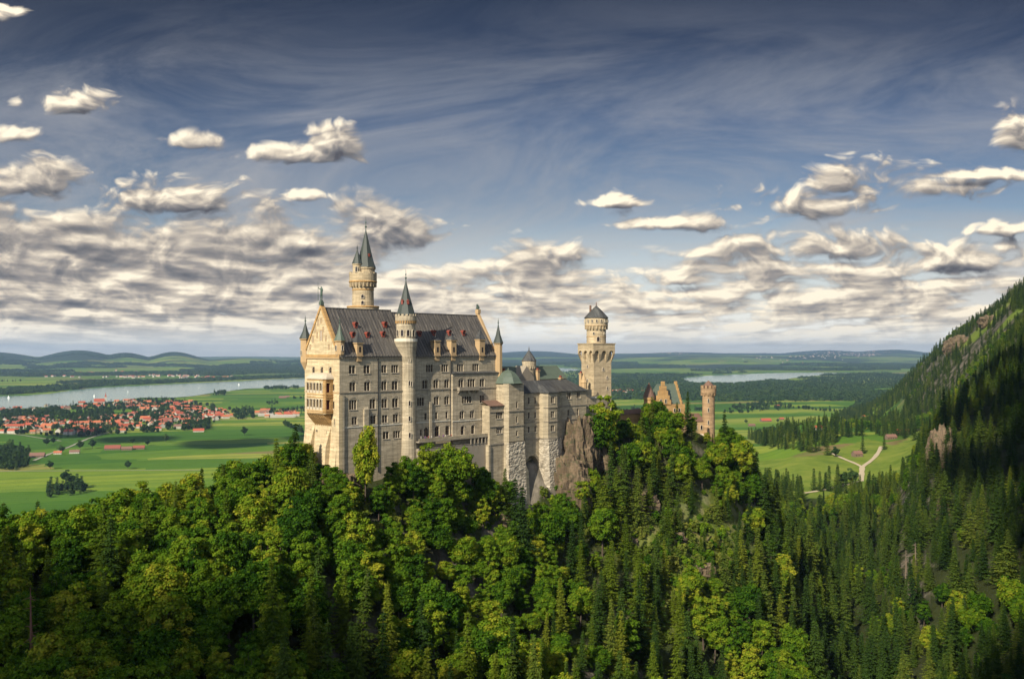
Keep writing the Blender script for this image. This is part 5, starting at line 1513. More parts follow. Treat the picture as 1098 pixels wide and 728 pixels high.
rock('rock_outcrop', 'dark lower rock face between stone piers and the tall tree', px3(610, 530, 360), (8, 6, 15), 7, amp=0.4, freq=2.2)
rock('rock_outcrop', 'brown rock corner right below the pale terrace wall', px3(630, 482, 374), (5, 5, 13), 8, amp=0.4, freq=2.2)
rock('rock_outcrop', 'narrow grey rock rib between the palace and the castle wing', px3(521, 522, 346), (4, 4, 11), 9)
rock('rock_outcrop', 'small pale rock between the trees right of the castle wing', px3(646, 496, 378), (4, 3, 7), 5)
rock('rock_outcrop', 'pale vertical cliff beneath the gatehouse woods', on_slope(692, 548, 3), (5.5, 5, 7.5), 12, amp=0.4, freq=2.2)
rock('rock_outcrop', 'low boulder below the pale cliff on the crag', on_slope(676, 585), (3.5, 3.5, 3), 22)
rock('rock_outcrop', 'broken grey ledge on the sunny crag slope', on_slope(748, 618, 4), (7, 5, 4), 31, amp=0.5, freq=2.4)
rock('rock_outcrop', 'dark rock face low on the right side of the crag', on_slope(790, 655, 3), (3.5, 4, 6.5), 41, amp=0.4)
rock('rock_outcrop', 'grey boulders low on the crag above the broken ledge', on_slope(722, 578, 3), (5, 4, 3), 52, amp=0.5)
rock('rock_outcrop', 'grey rock in the bushes under the palace wall', on_slope(478, 528, 4), (5, 5, 4), 63, amp=0.5)
rock('rock_outcrop', 'dark rock in the gully under the stone piers', on_slope(540, 575, 4), (4, 6, 7), 71, amp=0.4)
rock('rock_outcrop', 'pale rubble at the foot of the west gable corner', px3(368, 518, 293), (6, 4, 4), 83, amp=0.5)
rock('cliff', 'pale upright cliff in the dark forest of the right hillside', on_slope(1012, 500, 8, 500), (10, 12, 24), 91, amp=0.4, cat='cliff', freq=2.4)
rock('cliff', 'lower spur of the cliff on the right hillside', on_slope(1010, 556, 4, 400), (4, 6, 12), 97, amp=0.4, cat='cliff')
rock('cliff', 'bare grey rock slope high on the right mountain', on_slope(1030, 372, 24, 900), (32, 24, 22), 101, amp=0.5, cat='cliff', freq=2.6)
rock('cliff', 'small rock band on the right mountain ridge', on_slope(1062, 346, 14, 900), (24, 16, 12), 104, amp=0.5, cat='cliff', freq=2.6)


# ================================================================ trees
def leaf_mesh(name, C, A, B_, tone, mat, trunk=None):
    """C, A, B_: centres and half axes of the leaf sprays"""
    n = len(C)
    V = np.empty((n, 4, 3)); V[:, 0] = C-A; V[:, 1] = C-B_; V[:, 2] = C+A; V[:, 3] = C+B_
    V = V.reshape(-1, 3); nv = len(V); F_ = np.arange(nv).reshape(-1, 4)
    tv, tf, tl = ([], [], [])
    if trunk is not None:
        tv = np.array(trunk.v); nf = len(trunk.f)
        V = np.concatenate([V, tv])
    me = bpy.data.meshes.new(name)
    me.vertices.add(len(V)); me.vertices.foreach_set('co', V.ravel())
    loops = list(F_.ravel()); starts = list(np.arange(n)*4); tot = [4]*n
    if trunk is not None:
        for f in trunk.f: starts.append(len(loops)); tot.append(len(f)); loops.extend([i+nv for i in f])
    me.loops.add(len(loops)); me.loops.foreach_set('vertex_index', np.array(loops, np.int32))
    me.polygons.add(len(starts)); me.polygons.foreach_set('loop_start', np.array(starts, np.int32)); me.polygons.foreach_set('loop_total', np.array(tot, np.int32))
    me.materials.append(mat)
    if trunk is not None:
        me.materials.append(M['bark'])
        me.polygons.foreach_set('material_index', np.array([0]*n+[1]*len(trunk.f), np.int32))
    me.update(calc_edges=True)
    at_ = me.attributes.new('tone', 'FLOAT', 'POINT')
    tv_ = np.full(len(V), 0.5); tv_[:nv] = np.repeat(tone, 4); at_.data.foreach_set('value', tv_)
    return me


def unit(v): return v/np.maximum(np.linalg.norm(v, axis=-1, keepdims=True), 1e-9)


def spruce(seed, H_=26.0, Rm=4.0, whorls=36, leaf=0.62, dens=1.0, base=0.07, mat='spruce', ragged=0.2):
    r = np.random.default_rng(seed)
    C, A, B_, T = [], [], [], []
    tr = MB(); tr.bar((0, 0, -1.5), (0, 0, H_*0.55), 0.36, 0.2, 7); tr.bar((0, 0, H_*0.55), (0, 0, H_*0.99), 0.2, 0.03, 6)
    for k in range(whorls):
        f = base+(1-base)*(k/whorls)**0.9
        z = H_*f+r.normal(0, 0.12)
        rad = Rm*1.22*(1-f)**0.95*(1.0 if f > 0.2 else 0.7+1.5*f)
        nb = int(r.integers(6, 9))
        for b_ in range(nb):
            az = 2*math.pi*(b_+r.uniform(-.4, .4))/nb+k*0.9
            L = max(0.35, rad*r.uniform(1-ragged*1.6, 1+ragged))
            e = np.array([math.cos(az), math.sin(az), 0]); sd = np.array([-e[1], e[0], 0])
            droop = r.uniform(0.22, 0.5)
            ns = max(2, int(L/leaf*1.6*dens))
            t_ = (np.arange(ns)+0.6)/ns
            P = e[None]*(L*t_)[:, None]; P[:, 2] = z-droop*L*t_+0.22*L*t_**3
            for side in (-1, 1):
                wd = leaf*(1.25-0.6*t_)*r.uniform(0.7, 1.25, ns)
                off = sd[None]*side*(wd*0.55)[:, None]
                c = P+off+r.normal(0, 0.08, (ns, 3)); c[:, 2] -= 0.16*wd
                a = unit(e[None]*0.75+sd[None]*side*0.55+np.array([0, 0, -0.35])+r.normal(0, .22, (ns, 3)))*(wd*0.85)[:, None]
                b2 = unit(np.cross(a, np.array([0, 0, 1.0])+r.normal(0, .35, (ns, 3))))*(wd*0.34)[:, None]
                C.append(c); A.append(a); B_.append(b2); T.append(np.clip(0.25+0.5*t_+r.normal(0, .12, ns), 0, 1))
    # leader
    C.append(np.array([[0, 0, H_*0.985]])); A.append(np.array([[0, 0, 0.7]])); B_.append(np.array([[0.12, 0, 0]])); T.append(np.array([0.6]))
    return np.concatenate(C), np.concatenate(A), np.concatenate(B_), np.concatenate(T), tr


def broad(seed, H_=20.0, Rm=5.2, clumps=34, per=170, leaf=0.34, squash=0.40, gap=0.0):
    r = np.random.default_rng(seed)
    cz = H_*(1-squash)*0.98
    tr = MB(); tr.bar((0, 0, -1.5), (0.2, 0.1, H_*0.35), 0.38, 0.28, 7); tr.bar((0.2, 0.1, H_*0.35), (0.1, 0.3, H_*0.75), 0.28, 0.1, 6)
    C, A, B_, T = [], [], [], []
    ga = math.pi*(3-math.sqrt(5))
    for k in range(clumps):
        y = 1-2*(k+0.5)/clumps; y = y*0.98
        if y < -0.72: continue
        q = math.sqrt(1-y*y); th = ga*k+r.uniform(-.3, .3)
        rr_ = r.uniform(0.48, 1.0)
        width = (1.0 if y > -0.1 else 1+0.5*(y+0.1))
        c = np.array([math.cos(th)*q*Rm*rr_*width, math.sin(th)*q*Rm*rr_*width, cz+y*H_*squash*rr_*1.02])
        cr = Rm*r.uniform(0.17, 0.36)
        if r.random() < 0.5: tr.bar((0.15, 0.2, H_*0.42), tuple(c), 0.13, 0.03, 4)
        n = int(per*1.25*(cr/(Rm*0.34))**1.7*r.uniform(0.8, 1.1)); el = r.uniform(0.7, 1.35, 2)
        d = unit(r.normal(0, 1, (n, 3))); d[:, 2] = np.abs(d[:, 2])*np.where(r.random(n) < 0.78, 1, -1)
        rad = cr*r.uniform(0.5, 1.0, n)**0.6*r.choice([1.0, 1.0, 1.35], n)
        P = c[None]+d*rad[:, None]*np.array([el[0], el[1], 0.78])+r.normal(0, 0.09*Rm/5, (n, 3))
        nrm = unit(d+np.array([0, 0, 0.5])+r.normal(0, .45, (n, 3)))
        a = unit(np.cross(nrm, r.normal(0, 1, (n, 3)))); b2 = np.cross(nrm, a)
        s_ = leaf*r.uniform(0.65, 1.45, n)
        C.append(P); A.append(a*s_[:, None]); B_.append(b2*(s_*0.72)[:, None])
        T.append(np.clip(0.42+r.uniform(-.35, .38)+r.normal(0, .2, n), 0, 1))
    # inner fill
    n = 500
    d = unit(r.normal(0, 1, (n, 3)))*r.uniform(0.1, 0.7, (n, 1))
    P = d*np.array([Rm, Rm, H_*squash])+np.array([0, 0, cz])
    a = unit(r.normal(0, 1, (n, 3))); b2 = unit(np.cross(a, r.normal(0, 1, (n, 3))))
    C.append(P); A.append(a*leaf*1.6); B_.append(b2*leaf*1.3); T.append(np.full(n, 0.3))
    return np.concatenate(C), np.concatenate(A), np.concatenate(B_), np.concatenate(T), tr


def split_meshes(d, name, mat):
    C, A, B_, T, tr = d
    cr = leaf_mesh(name+'_crown', C, A, B_, T, M[mat])
    tk = tr.mesh(name+'_trunk', M['bark'])
    return cr, tk


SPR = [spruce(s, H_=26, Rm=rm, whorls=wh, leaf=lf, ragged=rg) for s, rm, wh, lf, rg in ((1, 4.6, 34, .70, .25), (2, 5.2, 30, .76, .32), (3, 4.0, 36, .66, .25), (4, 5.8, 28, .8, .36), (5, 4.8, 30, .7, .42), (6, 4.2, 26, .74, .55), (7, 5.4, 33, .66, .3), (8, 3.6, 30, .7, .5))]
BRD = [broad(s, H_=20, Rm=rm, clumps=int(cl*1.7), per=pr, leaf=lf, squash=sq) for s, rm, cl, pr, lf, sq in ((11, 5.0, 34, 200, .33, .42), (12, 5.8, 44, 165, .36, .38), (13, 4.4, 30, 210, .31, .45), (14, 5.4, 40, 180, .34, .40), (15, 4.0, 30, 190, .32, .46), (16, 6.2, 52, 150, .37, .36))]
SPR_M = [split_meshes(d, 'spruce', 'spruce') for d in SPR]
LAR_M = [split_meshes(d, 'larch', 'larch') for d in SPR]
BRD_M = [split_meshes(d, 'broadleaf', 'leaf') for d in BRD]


def proto(coll, name, d, mat):
    C, A, B_, T, tr = d
    me_ = leaf_mesh(name, C, A, B_, T, M[mat], tr)
    o_ = bpy.data.objects.new(name, me_); coll.objects.link(o_)


def proto_coll(name, ds):
    c = bpy.data.collections.new(name)
    for i, (d, m_) in enumerate(ds): proto(c, '%s_kind_%02d' % (name, i), d, m_)
    return c


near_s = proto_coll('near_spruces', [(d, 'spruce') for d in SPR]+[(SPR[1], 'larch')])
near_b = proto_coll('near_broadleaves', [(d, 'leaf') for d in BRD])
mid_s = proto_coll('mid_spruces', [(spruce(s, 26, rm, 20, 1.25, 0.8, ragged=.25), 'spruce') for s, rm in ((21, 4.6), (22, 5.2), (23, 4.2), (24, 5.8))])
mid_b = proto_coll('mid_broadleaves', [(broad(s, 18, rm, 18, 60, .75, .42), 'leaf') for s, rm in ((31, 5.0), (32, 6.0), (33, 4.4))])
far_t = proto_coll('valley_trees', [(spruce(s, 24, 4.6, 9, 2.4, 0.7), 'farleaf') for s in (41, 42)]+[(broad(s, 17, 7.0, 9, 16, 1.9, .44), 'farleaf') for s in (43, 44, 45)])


def clump(seed, w=30, n_=9):
    r = np.random.default_rng(seed); C, A, B_, T = [], [], [], []
    for i in range(n_):
        cx_, cy_ = r.uniform(-w/2, w/2, 2); hh_ = r.uniform(12, 21); n = 16
        d = unit(r.normal(0, 1, (n, 3))); d[:, 2] = np.abs(d[:, 2])
        P = d*np.array([6, 6, hh_*0.55])+np.array([cx_, cy_, hh_*0.42])
        nr_ = unit(d+r.normal(0, .3, (n, 3))); a = unit(np.cross(nr_, r.normal(0, 1, (n, 3)))); b2 = np.cross(nr_, a)
        C.append(P); A.append(a*3.6); B_.append(b2*3.0); T.append(r.uniform(0.2, 0.8, n))
    return np.concatenate(C), np.concatenate(A), np.concatenate(B_), np.concatenate(T), MB_tr()
def MB_tr():
    t_ = MB(); t_.bar((0, 0, -1), (0, 0, 9), .4, .2, 4); return t_
clumps = proto_coll('wood_clumps', [(clump(s), 'farleaf') for s in (51, 52, 53, 54)])


def scatter(name, label, X, Y, Z, S, coll, nk, cat=None):
    n = len(X)
    me_ = bpy.data.meshes.new(name); me_.vertices.add(n); me_.vertices.foreach_set('co', np.stack([X, Y, Z], 1).ravel())
    r = np.random.default_rng(len(X))
    a_ = me_.attributes.new('scl', 'FLOAT', 'POINT'); a_.data.foreach_set('value', np.asarray(S, float))
    a_ = me_.attributes.new('rotz', 'FLOAT', 'POINT'); a_.data.foreach_set('value', r.uniform(0, 6.28, n))
    a_ = me_.attributes.new('kindno', 'INT', 'POINT'); a_.data.foreach_set('value', r.integers(0, nk, n).astype(np.int32))
    o_ = link(name, me_); tag(o_, label, cat, kind='stuff')
    nt = bpy.data.node_groups.new(name, 'GeometryNodeTree')
    nt.interface.new_socket('Geometry', in_out='INPUT', socket_type='NodeSocketGeometry')
    nt.interface.new_socket('Geometry', in_out='OUTPUT', socket_type='NodeSocketGeometry')
    N = nt.nodes; L = nt.links
    gi, go = N.new('NodeGroupInput'), N.new('NodeGroupOutput')
    iop = N.new('GeometryNodeInstanceOnPoints'); ci_ = N.new('GeometryNodeCollectionInfo')
    ci_.inputs['Collection'].default_value = coll; ci_.inputs['Separate Children'].default_value = True; ci_.inputs['Reset Children'].default_value = True
    def attr(nm, dt):
        q = N.new('GeometryNodeInputNamedAttribute'); q.data_type = dt; q.inputs['Name'].default_value = nm
        return [s for s in q.outputs if s.enabled and s.name == 'Attribute'][0]
    cx_ = N.new('ShaderNodeCombineXYZ'); L.new(attr('rotz', 'FLOAT'), cx_.inputs[2])
    L.new(gi.outputs[0], iop.inputs['Points']); L.new(ci_.outputs[0], iop.inputs['Instance'])
    iop.inputs['Pick Instance'].default_value = True
    L.new(attr('kindno', 'INT'), iop.inputs['Instance Index']); L.new(cx_.outputs[0], iop.inputs['Rotation'])
    L.new(attr('scl', 'FLOAT'), iop.inputs['Scale']); L.new(iop.outputs[0], go.inputs[0])
    md_ = o_.modifiers.new('scatter', 'NODES'); md_.node_group = nt
    return o_


# --- forest of the slopes (depth 150 .. 900 m)
CEIL_X = [-300, 0, 30, 60, 100, 130, 155, 180, 205, 230, 250, 275, 290, 305, 315, 326, 334, 345, 356, 364, 372, 380, 400, 425, 437, 446, 455, 470, 490, 505, 520, 528, 540, 556, 566, 572, 600, 612, 628, 634, 640, 648, 656, 664, 678, 690, 700, 712, 722, 735, 744, 752, 762, 771, 779, 786, 795, 805, 820, 835, 850, 862, 868]
CEIL_Y = [535, 530, 532, 531, 532, 518, 502, 508, 500, 486, 488, 484, 468, 458, 456, 468, 478, 488, 492, 497, 500, 490, 480, 487, 487, 480, 474, 470, 474, 486, 500, 508, 512, 516, 532, 540, 538, 540, 512, 480, 440, 422, 426, 450, 455, 440, 424, 430, 452, 466, 472, 476, 478, 470, 440, 452, 464, 470, 492, 505, 528, 548, 556]


def grid_pts(x0, x1, y0, y1, step, seed):
    r = np.random.default_rng(seed)
    gx, gy = np.meshgrid(np.arange(x0, x1, step), np.arange(y0, y1, step))
    gx = gx+(np.arange(gx.shape[0]) % 2)[:, None]*step/2
    gx = gx.ravel()+r.uniform(-.42, .42, gx.size)*step; gy = gy.ravel()+r.uniform(-.42, .42, gy.size)*step
    return gx, gy, r


gx, gy, r = grid_pts(-420, 640, 120, 980, 6.6, 5)
u = gx/gy
keep = (np.abs(u) < 0.68)
keep &= r.random(gx.size) < np.clip(1.15-gy/1500, 0.5, 1)*np.where(u > 0.31, 0.66, 1.0)
gx, gy, u = gx[keep], gy[keep], u[keep]
gz = H(gx, gy)
f_, m_ = cover(gx, gy, gz)
ok = (f_ > 0.35) | ((m_ > 0.3) & (gy < 450) & (r.random(gx.size) < 0.45))
# castle footprint in its own axes
ls = (gx-X0)*CA+(gy-Y0)*SA; lt = -(gx-X0)*SA+(gy-Y0)*CA
ok &= ~((ls > -3.5) & (ls < 73) & (lt > -4.5) & (lt < 27))
ok &= ~((ls > 57) & (ls < 122) & (lt > -10.5) & (lt < 34))
ok &= ~((ls >= 118) & (ls < 140) & (lt > -3) & (lt < 34))
ok &= ~(np.hypot(gx-RGX, gy-RGY) < 7)
ok &= ~((np.abs(gx-GX_-3) < 15) & (gy > GY_-9) & (gy < GY_+16))
px = HX+FPX*u
for (cx_, cy_, rr_) in ((25.4, 374, 9), (50, 351, 6), (303, 655, 16), (62.7, 315, 6)): ok &= np.hypot(gx-cx_, gy-cy_) > rr_
gx, gy, gz, u, px = gx[ok], gy[ok], gz[ok], u[ok], px[ok]
n = len(gx)
sp_noise = fbm(gx/45, gy/45, 71, 3)
pc = np.interp(px, [-100, 0, 120, 320, 420, 560, 640, 700, 800, 860, 900, 1100], [.50, .50, .34, .24, .16, .18, .44, .52, .46, .72, .88, .90])
conif = (sp_noise-0.5)*1.6+r.uniform(-.28, .28, n)+pc > 0.5
height = np.where(conif, r.uniform(13, 29, n), r.uniform(9, 20, n))
height *= np.where((px > 880), r.uniform(0.6, 0.98, n), 1.0)
# lower growth on the steep rock under the castle
height *= np.where((px > 330) & (px < 640) & (gy > 270) & (gy < 400), 0.72, 1.0)
crag = np.exp(-(((px-745)/55)**2+(((HY-FPX*gz/gy)-600)/55)**2))*(gy < 430)
height *= 1-0.55*np.clip(crag, 0, 1)
base_py = HY-FPX*gz/gy
sky_l = (px < 330) & (base_py-height*FPX/gy < np.interp(px, CEIL_X, CEIL_Y)+22)
flip = sky_l & conif & (r.random(n) < 0.8); conif[flip] = False; height[flip] = np.minimum(height[flip], 19)
lim = np.interp(px, CEIL_X, CEIL_Y)+r.uniform(0, 9, n)
lim = np.where(px < 868, lim, np.where(gy < 950, np.interp(px, [868, 880, 900, 940, 970, 985, 1000, 1020, 1060, 1100], [548, 530, 520, 508, 492, 470, 425, 405, 380, 350]), 0)+r.uniform(-4, 8, n))
hm = (base_py-lim)*gy/FPX
vis_near = (gy < 470) | (px > 860)
height = np.where(vis_near, np.minimum(height, hm), height)
ok = height > 4.5
fat = 1
gx, gy, gz, px, conif, height = gx[ok], gy[ok], gz[ok], px[ok], conif[ok], height[ok]
# hand-placed trees that stand out in the photograph: (px, top py, depth, conifer, width factor)
THIN = 392
hand = [(651, 421, 378, False), (641, 440, 376, False), (392, 457, 289, False), (699, 424, 405, True), (708, 432, 410, True), (737, 418, 425, True), (726, 430, 420, True), (716, 440, 415, True), (745, 447, 424, True), (706, 446, 402, False), (758, 468, 432, False),
        (778, 440, 430, True), (795, 470, 425, False), (762, 478, 420, False), (310, 452, 296, True), (297, 468, 290, True), (540, 500, 330, True), (553, 512, 325, True), (562, 520, 318, True),
        (582, 540, 330, False), (590, 548, 328, False), (335, 478, 290, True), (457, 474, 309, False), (488, 476, 318, False), (476, 483, 314, False), (516, 500, 332, False),
        (675, 447, 395, False), (688, 440, 400, True), (820, 490, 400, True), (843, 520, 395, True), (612, 556, 322, True), (624, 545, 335, True), (690, 470, 380, False), (604, 528, 346, False), (624, 512, 356, False), (596, 550, 338, False), (634, 500, 362, False), (616, 540, 345, True), (742, 446, 428, False), (728, 440, 415, False), (712, 434, 412, True), (764, 474, 436, True), (574, 556, 330, True)]
hx = np.array([(h[0]-HX)/FPX*h[2] for h in hand]); hy = np.array([float(h[2]) for h in hand]); hz = H(hx, hy)
hh_ = np.array([-(h[1]-HY)/FPX*h[2] for h in hand])-hz
print('hand tree heights', np.round(hh_, 1))
hh_ = np.clip(hh_, 6, 34)
gx = np.concatenate([gx, hx]); gy = np.concatenate([gy, hy]); gz = np.concatenate([gz, hz]); px = np.concatenate([px, [h[0] for h in hand]])
conif = np.concatenate([conif, [h[3] for h in hand]]); height = np.concatenate([height, hh_])
n = len(gx)
thin = np.zeros(n, bool); thin[n-len(hand)+2] = True; lowlim = np.ones(n)
kind = r.integers(0, 8, n); kb = r.integers(0, 6, n)
scl = np.where(conif, height/26.0, height/20.0)
wide = np.where(conif, np.maximum(1.0, 0.72/np.maximum(scl, .1)**0.5), np.maximum(1.0, 0.85/np.maximum(scl, .1)**0.5))
wide = np.where(thin, 0.55, wide); wide = np.where((px > 860) & conif, wide*1.22, wide)
# how much of each tree shows: paint them near to far on a coarse picture
GW_, GH_ = 549, 364
occ = np.zeros((GH_, GW_), bool)
# castle walls as an occluder for what stands behind
order = np.argsort(gy)
seen = np.zeros(n)
castle_done = False
ys_, xs_ = np.mgrid[0:GH_, 0:GW_]
for i in order:
    if gy[i] > 345 and not castle_done:
        occ[165:245, 165:266] = True; occ[205:262, 263:314] = True; castle_done = True
    cx_ = px[i]/2; top = (HY-FPX*(gz[i]+height[i])/gy[i])/2; bot = (HY-FPX*gz[i]/gy[i])/2
    rr_ = (4.0*scl[i]*wide[i] if conif[i] else 5.2*scl[i]*wide[i])*FPX/gy[i]/2
    x0, x1 = int(max(0, cx_-rr_)), int(min(GW_, cx_+rr_+1)); y0, y1 = int(max(0, top)), int(min(GH_, bot+1))
    if x1 <= x0 or y1 <= y0: continue
    yy, xx = ys_[y0:y1, x0:x1], xs_[y0:y1, x0:x1]
    if conif[i]: mk = np.abs(xx+.5-cx_) < rr_*np.clip((yy+.5-top)/max(bot-top, 1), 0.05, 1)**0.8
    else: mk = ((xx+.5-cx_)/rr_)**2+((yy+.5-(top*0.6+bot*0.4))/max((bot-top)*0.42, .5))**2 < 1
    mk = mk & ~occ[y0:y1, x0:x1]
    seen[i] = mk.sum(); occ[y0:y1, x0:x1] |= mk
print('slope trees', n, 'seen', int((seen > 3).sum()), 'conifers seen', int(((seen > 3) & conif).sum()))


def zone(p, y, py):
    if p < 150: return ('on the dark far left slope', 0)
    if p < 325: return ('on the slope left of the palace', 1)
    if p < 440: return ('below the palace west end', 2)
    if p < 545: return ('below the palace terrace', 3)
    if p < 635: return ('at the foot of the stone piers', 4)
    if p < 700: return ('below the square tower', 5)
    if p < 775: return ('on the crag below the gatehouse', 6)
    if p < 870: return ('on the right flank of the crag', 7)
    if p < 985: return ('in the hollow below the meadow', 8)
    return ('on the shaded right hillside', 9)


def place_tree(i):
    if conif[i] and lar[i]: cr, tk = LAR_M[kind[i]]; nm, sp = 'larch_tree', 'light green conifer'
    elif conif[i]: cr, tk = SPR_M[kind[i]]; nm, sp = 'spruce_tree', 'dark spruce'
    else: cr, tk = BRD_M[kb[i]]; nm, sp = 'broadleaf_tree', 'broadleaf tree'
    e_ = empty(nm, (gx[i], gy[i], gz[i]-0.3), float(r.uniform(0, 6.28)))
    e_.rotation_euler[0] = float(r.normal(0, 0.03)); e_.rotation_euler[1] = float(r.normal(0, 0.03))
    e_.scale = (float(scl[i]*wide[i]*(0.98 if nm else 1)), float(scl[i]*wide[i]), float(scl[i]))
    link('crown', cr, e_); link('trunk', tk, e_)
    tp = HY-FPX*(gz[i]+height[i])/gy[i]
    zn, zi = zone(px[i], gy[i], tp)
    hsz = 'tall' if height[i] > (23 if conif[i] else 17) else ('small' if height[i] < (15 if conif[i] else 12) else 'middle sized')
    lvl = 'at the skyline' if abs(tp-np.interp(px[i], CEIL_X, CEIL_Y)) < 12 and px[i] < 868 else ('near the bottom edge' if tp > 650 else ('in the lower part' if tp > 590 else 'in the upper part'))
    tag(e_, '%s %s %s, %s' % (hsz, sp, zn, lvl), 'tree', ('light conifers on the castle slopes' if lar[i] else 'spruces on the castle slopes') if conif[i] else 'broadleaf trees on the castle slopes')


lar = conif & (px < 860) & (r.random(n) < np.interp(px, [0, 600, 860], [0.6, 0.45, 0.25]))
used = np.zeros(n, bool)
for cf in (True, False):
    idx = np.where((conif == cf) & (seen > 4))[0]
    idx = idx[np.argsort(-seen[idx])][:292]
    for i in idx: place_tree(i); used[i] = True
for cf, nm, lb, c_, k_ in ((True, 'spruce_forest', 'dark spruce forest filling the slopes between the single trees', near_s, 9), (False, 'broadleaf_forest', 'green broadleaf forest filling the slopes between the single trees', near_b, 6)):
    m__ = ~used & (conif == cf)
    scatter(nm, lb, gx[m__], gy[m__], gz[m__]-0.3, scl[m__]*np.minimum(wide[m__], 1.15), c_, k_)

# --- shrubs on the sunny crag and the low scrub under the walls
gx2, gy2, r2 = grid_pts(-110, 150, 250, 440, 2.6, 8)
gz2 = H(gx2, gy2); p2 = HX+FPX*gx2/gy2; q2 = HY-FPX*gz2/gy2
crag2 = np.exp(-(((p2-740)/62)**2+((q2-595)/60)**2))
under = ((p2 > 330) & (p2 < 640) & (q2 > 480) & (q2 < 575))
lt2 = -(gx2-X0)*SA+(gy2-Y0)*CA; ls2 = (gx2-X0)*CA+(gy2-Y0)*SA
m2_ = ((r2.random(gx2.size) < crag2*0.8) | (under & (r2.random(gx2.size) < 0.75))) & ~((ls2 > -3) & (ls2 < 122) & (lt2 > -9) & (lt2 < 30))
shr = proto_coll('shrubs', [(broad(s, 4.0, 1.9, 8, 60, .26, .5), 'shrub' if s % 2 else 'leaf') for s in (61, 62, 63, 64)])
scatter('shrubs', 'yellow green shrubs and scrub on the rocky crag under the castle', gx2[m2_], gy2[m2_], gz2[m2_]-0.4, r2.uniform(0.5, 1.4, int(m2_.sum())), shr, 4)

# --- mountain forest (900 .. 3200 m)
gx, gy, r = grid_pts(150, 2600, 800, 3300, 9.5, 15)
u = gx/gy; kk = (u > 0.20) & (u < 0.72); gx, gy, u = gx[kk], gy[kk], u[kk]
gz = H(gx, gy); f_, m_ = cover(gx, gy, gz)
mount = (u > 0.40) & (f_ > 0.5) & (gy > 930)
mount |= (u > 0.335) & (gz > -192) & (gy > 1950) & (gy < 3300)
openp = (fbm(gx/60, gy/60, 77, 3) > np.interp(gy, [900, 1300], [0.66, 0.54])) & (r.random(gx.size) < 0.85)
mount &= ~openp
# spruce belt between meadow and plain
P_ = HX+FPX*u; Q_ = HY-FPX*gz/gy
belt = [(770, 470), (800, 470), (815, 478), (832, 482), (862, 487), (880, 484), (905, 470), (935, 466), (960, 470), (985, 462), (1000, 458), (1000, 440), (960, 446), (930, 452), (900, 456), (860, 462), (810, 462), (770, 462)]
bl = inpoly(P_, Q_, belt) & (gy > 1050) & (gy < 2000) & (fbm(gx/60, gy/60, 12, 3) > 0.40) & (r.random(gx.size) < 0.7)
low = (gy > 860) & (gy < 960) & (Q_ > 524+3*np.sin(P_/9)) & (P_ > 800) & (P_ < 1000)
m3 = mount | bl | low
gx, gy, gz, P_ = gx[m3], gy[m3], gz[m3], P_[m3]
brd = (fbm(gx/160, gy/160, 33, 3) > 0.56) & (P_ > 900)
S_ = r.uniform(0.30, 0.86, len(gx))**1.0*np.where(P_ > 985, 1.0, 1.15)
scatter('mountain_forest', 'dark spruce forest on the right mountain and behind the meadow', gx[~brd], gy[~brd], gz[~brd]-0.5, S_[~brd], mid_s, 4)
scatter('mountain_broadleaf_forest', 'lighter broadleaf woods among the spruces of the right mountain', gx[brd], gy[brd], gz[brd]-0.5, S_[brd]*0.75, mid_b, 3)
print('mountain trees', len(gx))

# --- trees standing alone that one can point to
SOLO = [(914, 520, 16, False, 'round dark tree at the lower edge of the meadow'), (904, 520, 13, False, 'smaller dark tree left of the round meadow tree'), (981, 472, 30, True, 'tall dark spruce beside the red roofed barn'),
        (884, 449, 26, True, 'left spruce of the pair standing alone in the pasture'), (903, 450, 26, True, 'right spruce of the pair standing alone in the pasture'), (887, 488, 26, True, 'spruce at the left arm of the forked path'),
        (925, 486, 22, True, 'spruce standing above the fork of the path'), (948, 482, 18, True, 'spruce near the top of the right path arm'), (896, 490, 12, False, 'round bush left of the forked path'), (979, 516, 14, False, 'light green tree at the right edge of the meadow'),
        (858, 533, 20, True, 'spruce at the lower left meadow corner'), (789, 430, 18, False, 'lone tree in the yellow pasture right of the round tower'), (800, 454, 12, False, 'round bush in the pasture beside the small barn'), (834, 453, 11, False, 'small round bush in the middle of the pasture'),
        (54, 503, 15, False, 'round lone tree beside the field lane'), (137, 503, 15, False, 'lone tree behind the treetops on the green field'), (178, 474, 18, False, 'lone round tree on the dark green field'), (262, 467, 22, False, 'lone tree between palace and village field'),
        (66, 486, 16, False, 'tree in front of the roadside farm'), (86, 482, 20, False, 'tall tree beside the roadside farm'), (99, 481, 20, False, 'rightmost tree of the roadside farm'), (50, 478, 18, False, 'tree by the road near the dark grove'), (57, 476, 15, False, 'bushy tree at the bend of the village road'),
        (158, 478, 14, False, 'tree at the right end of the red farm'), (142, 476, 14, False, 'tree behind the red farm'), (70, 518, 20, False, 'dark tree beyond the left treetops')]
solo_b = split_meshes(broad(91, 18, 6.5, 20, 60, .75, .42), 'broadleaf', 'farleaf'); solo_s = split_meshes(spruce(92, 26, 4.6, 20, 1.2, .9), 'spruce', 'spruce')
for (x, y, h, cf, lb) in SOLO:
    X_, Y_, Z_ = hit(x, y, 800)
    e_ = empty('spruce_tree' if cf else 'broadleaf_tree', (X_, Y_, Z_-0.3), x*1.0); s_ = h/(26.0 if cf else 18.0); e_.scale = (s_*1.1, s_*1.1, s_)
    cr, tk = solo_s if cf else solo_b
    link('crown', cr, e_); link('trunk', tk, e_); tag(e_, lb, 'tree', 'lone trees of the valley')

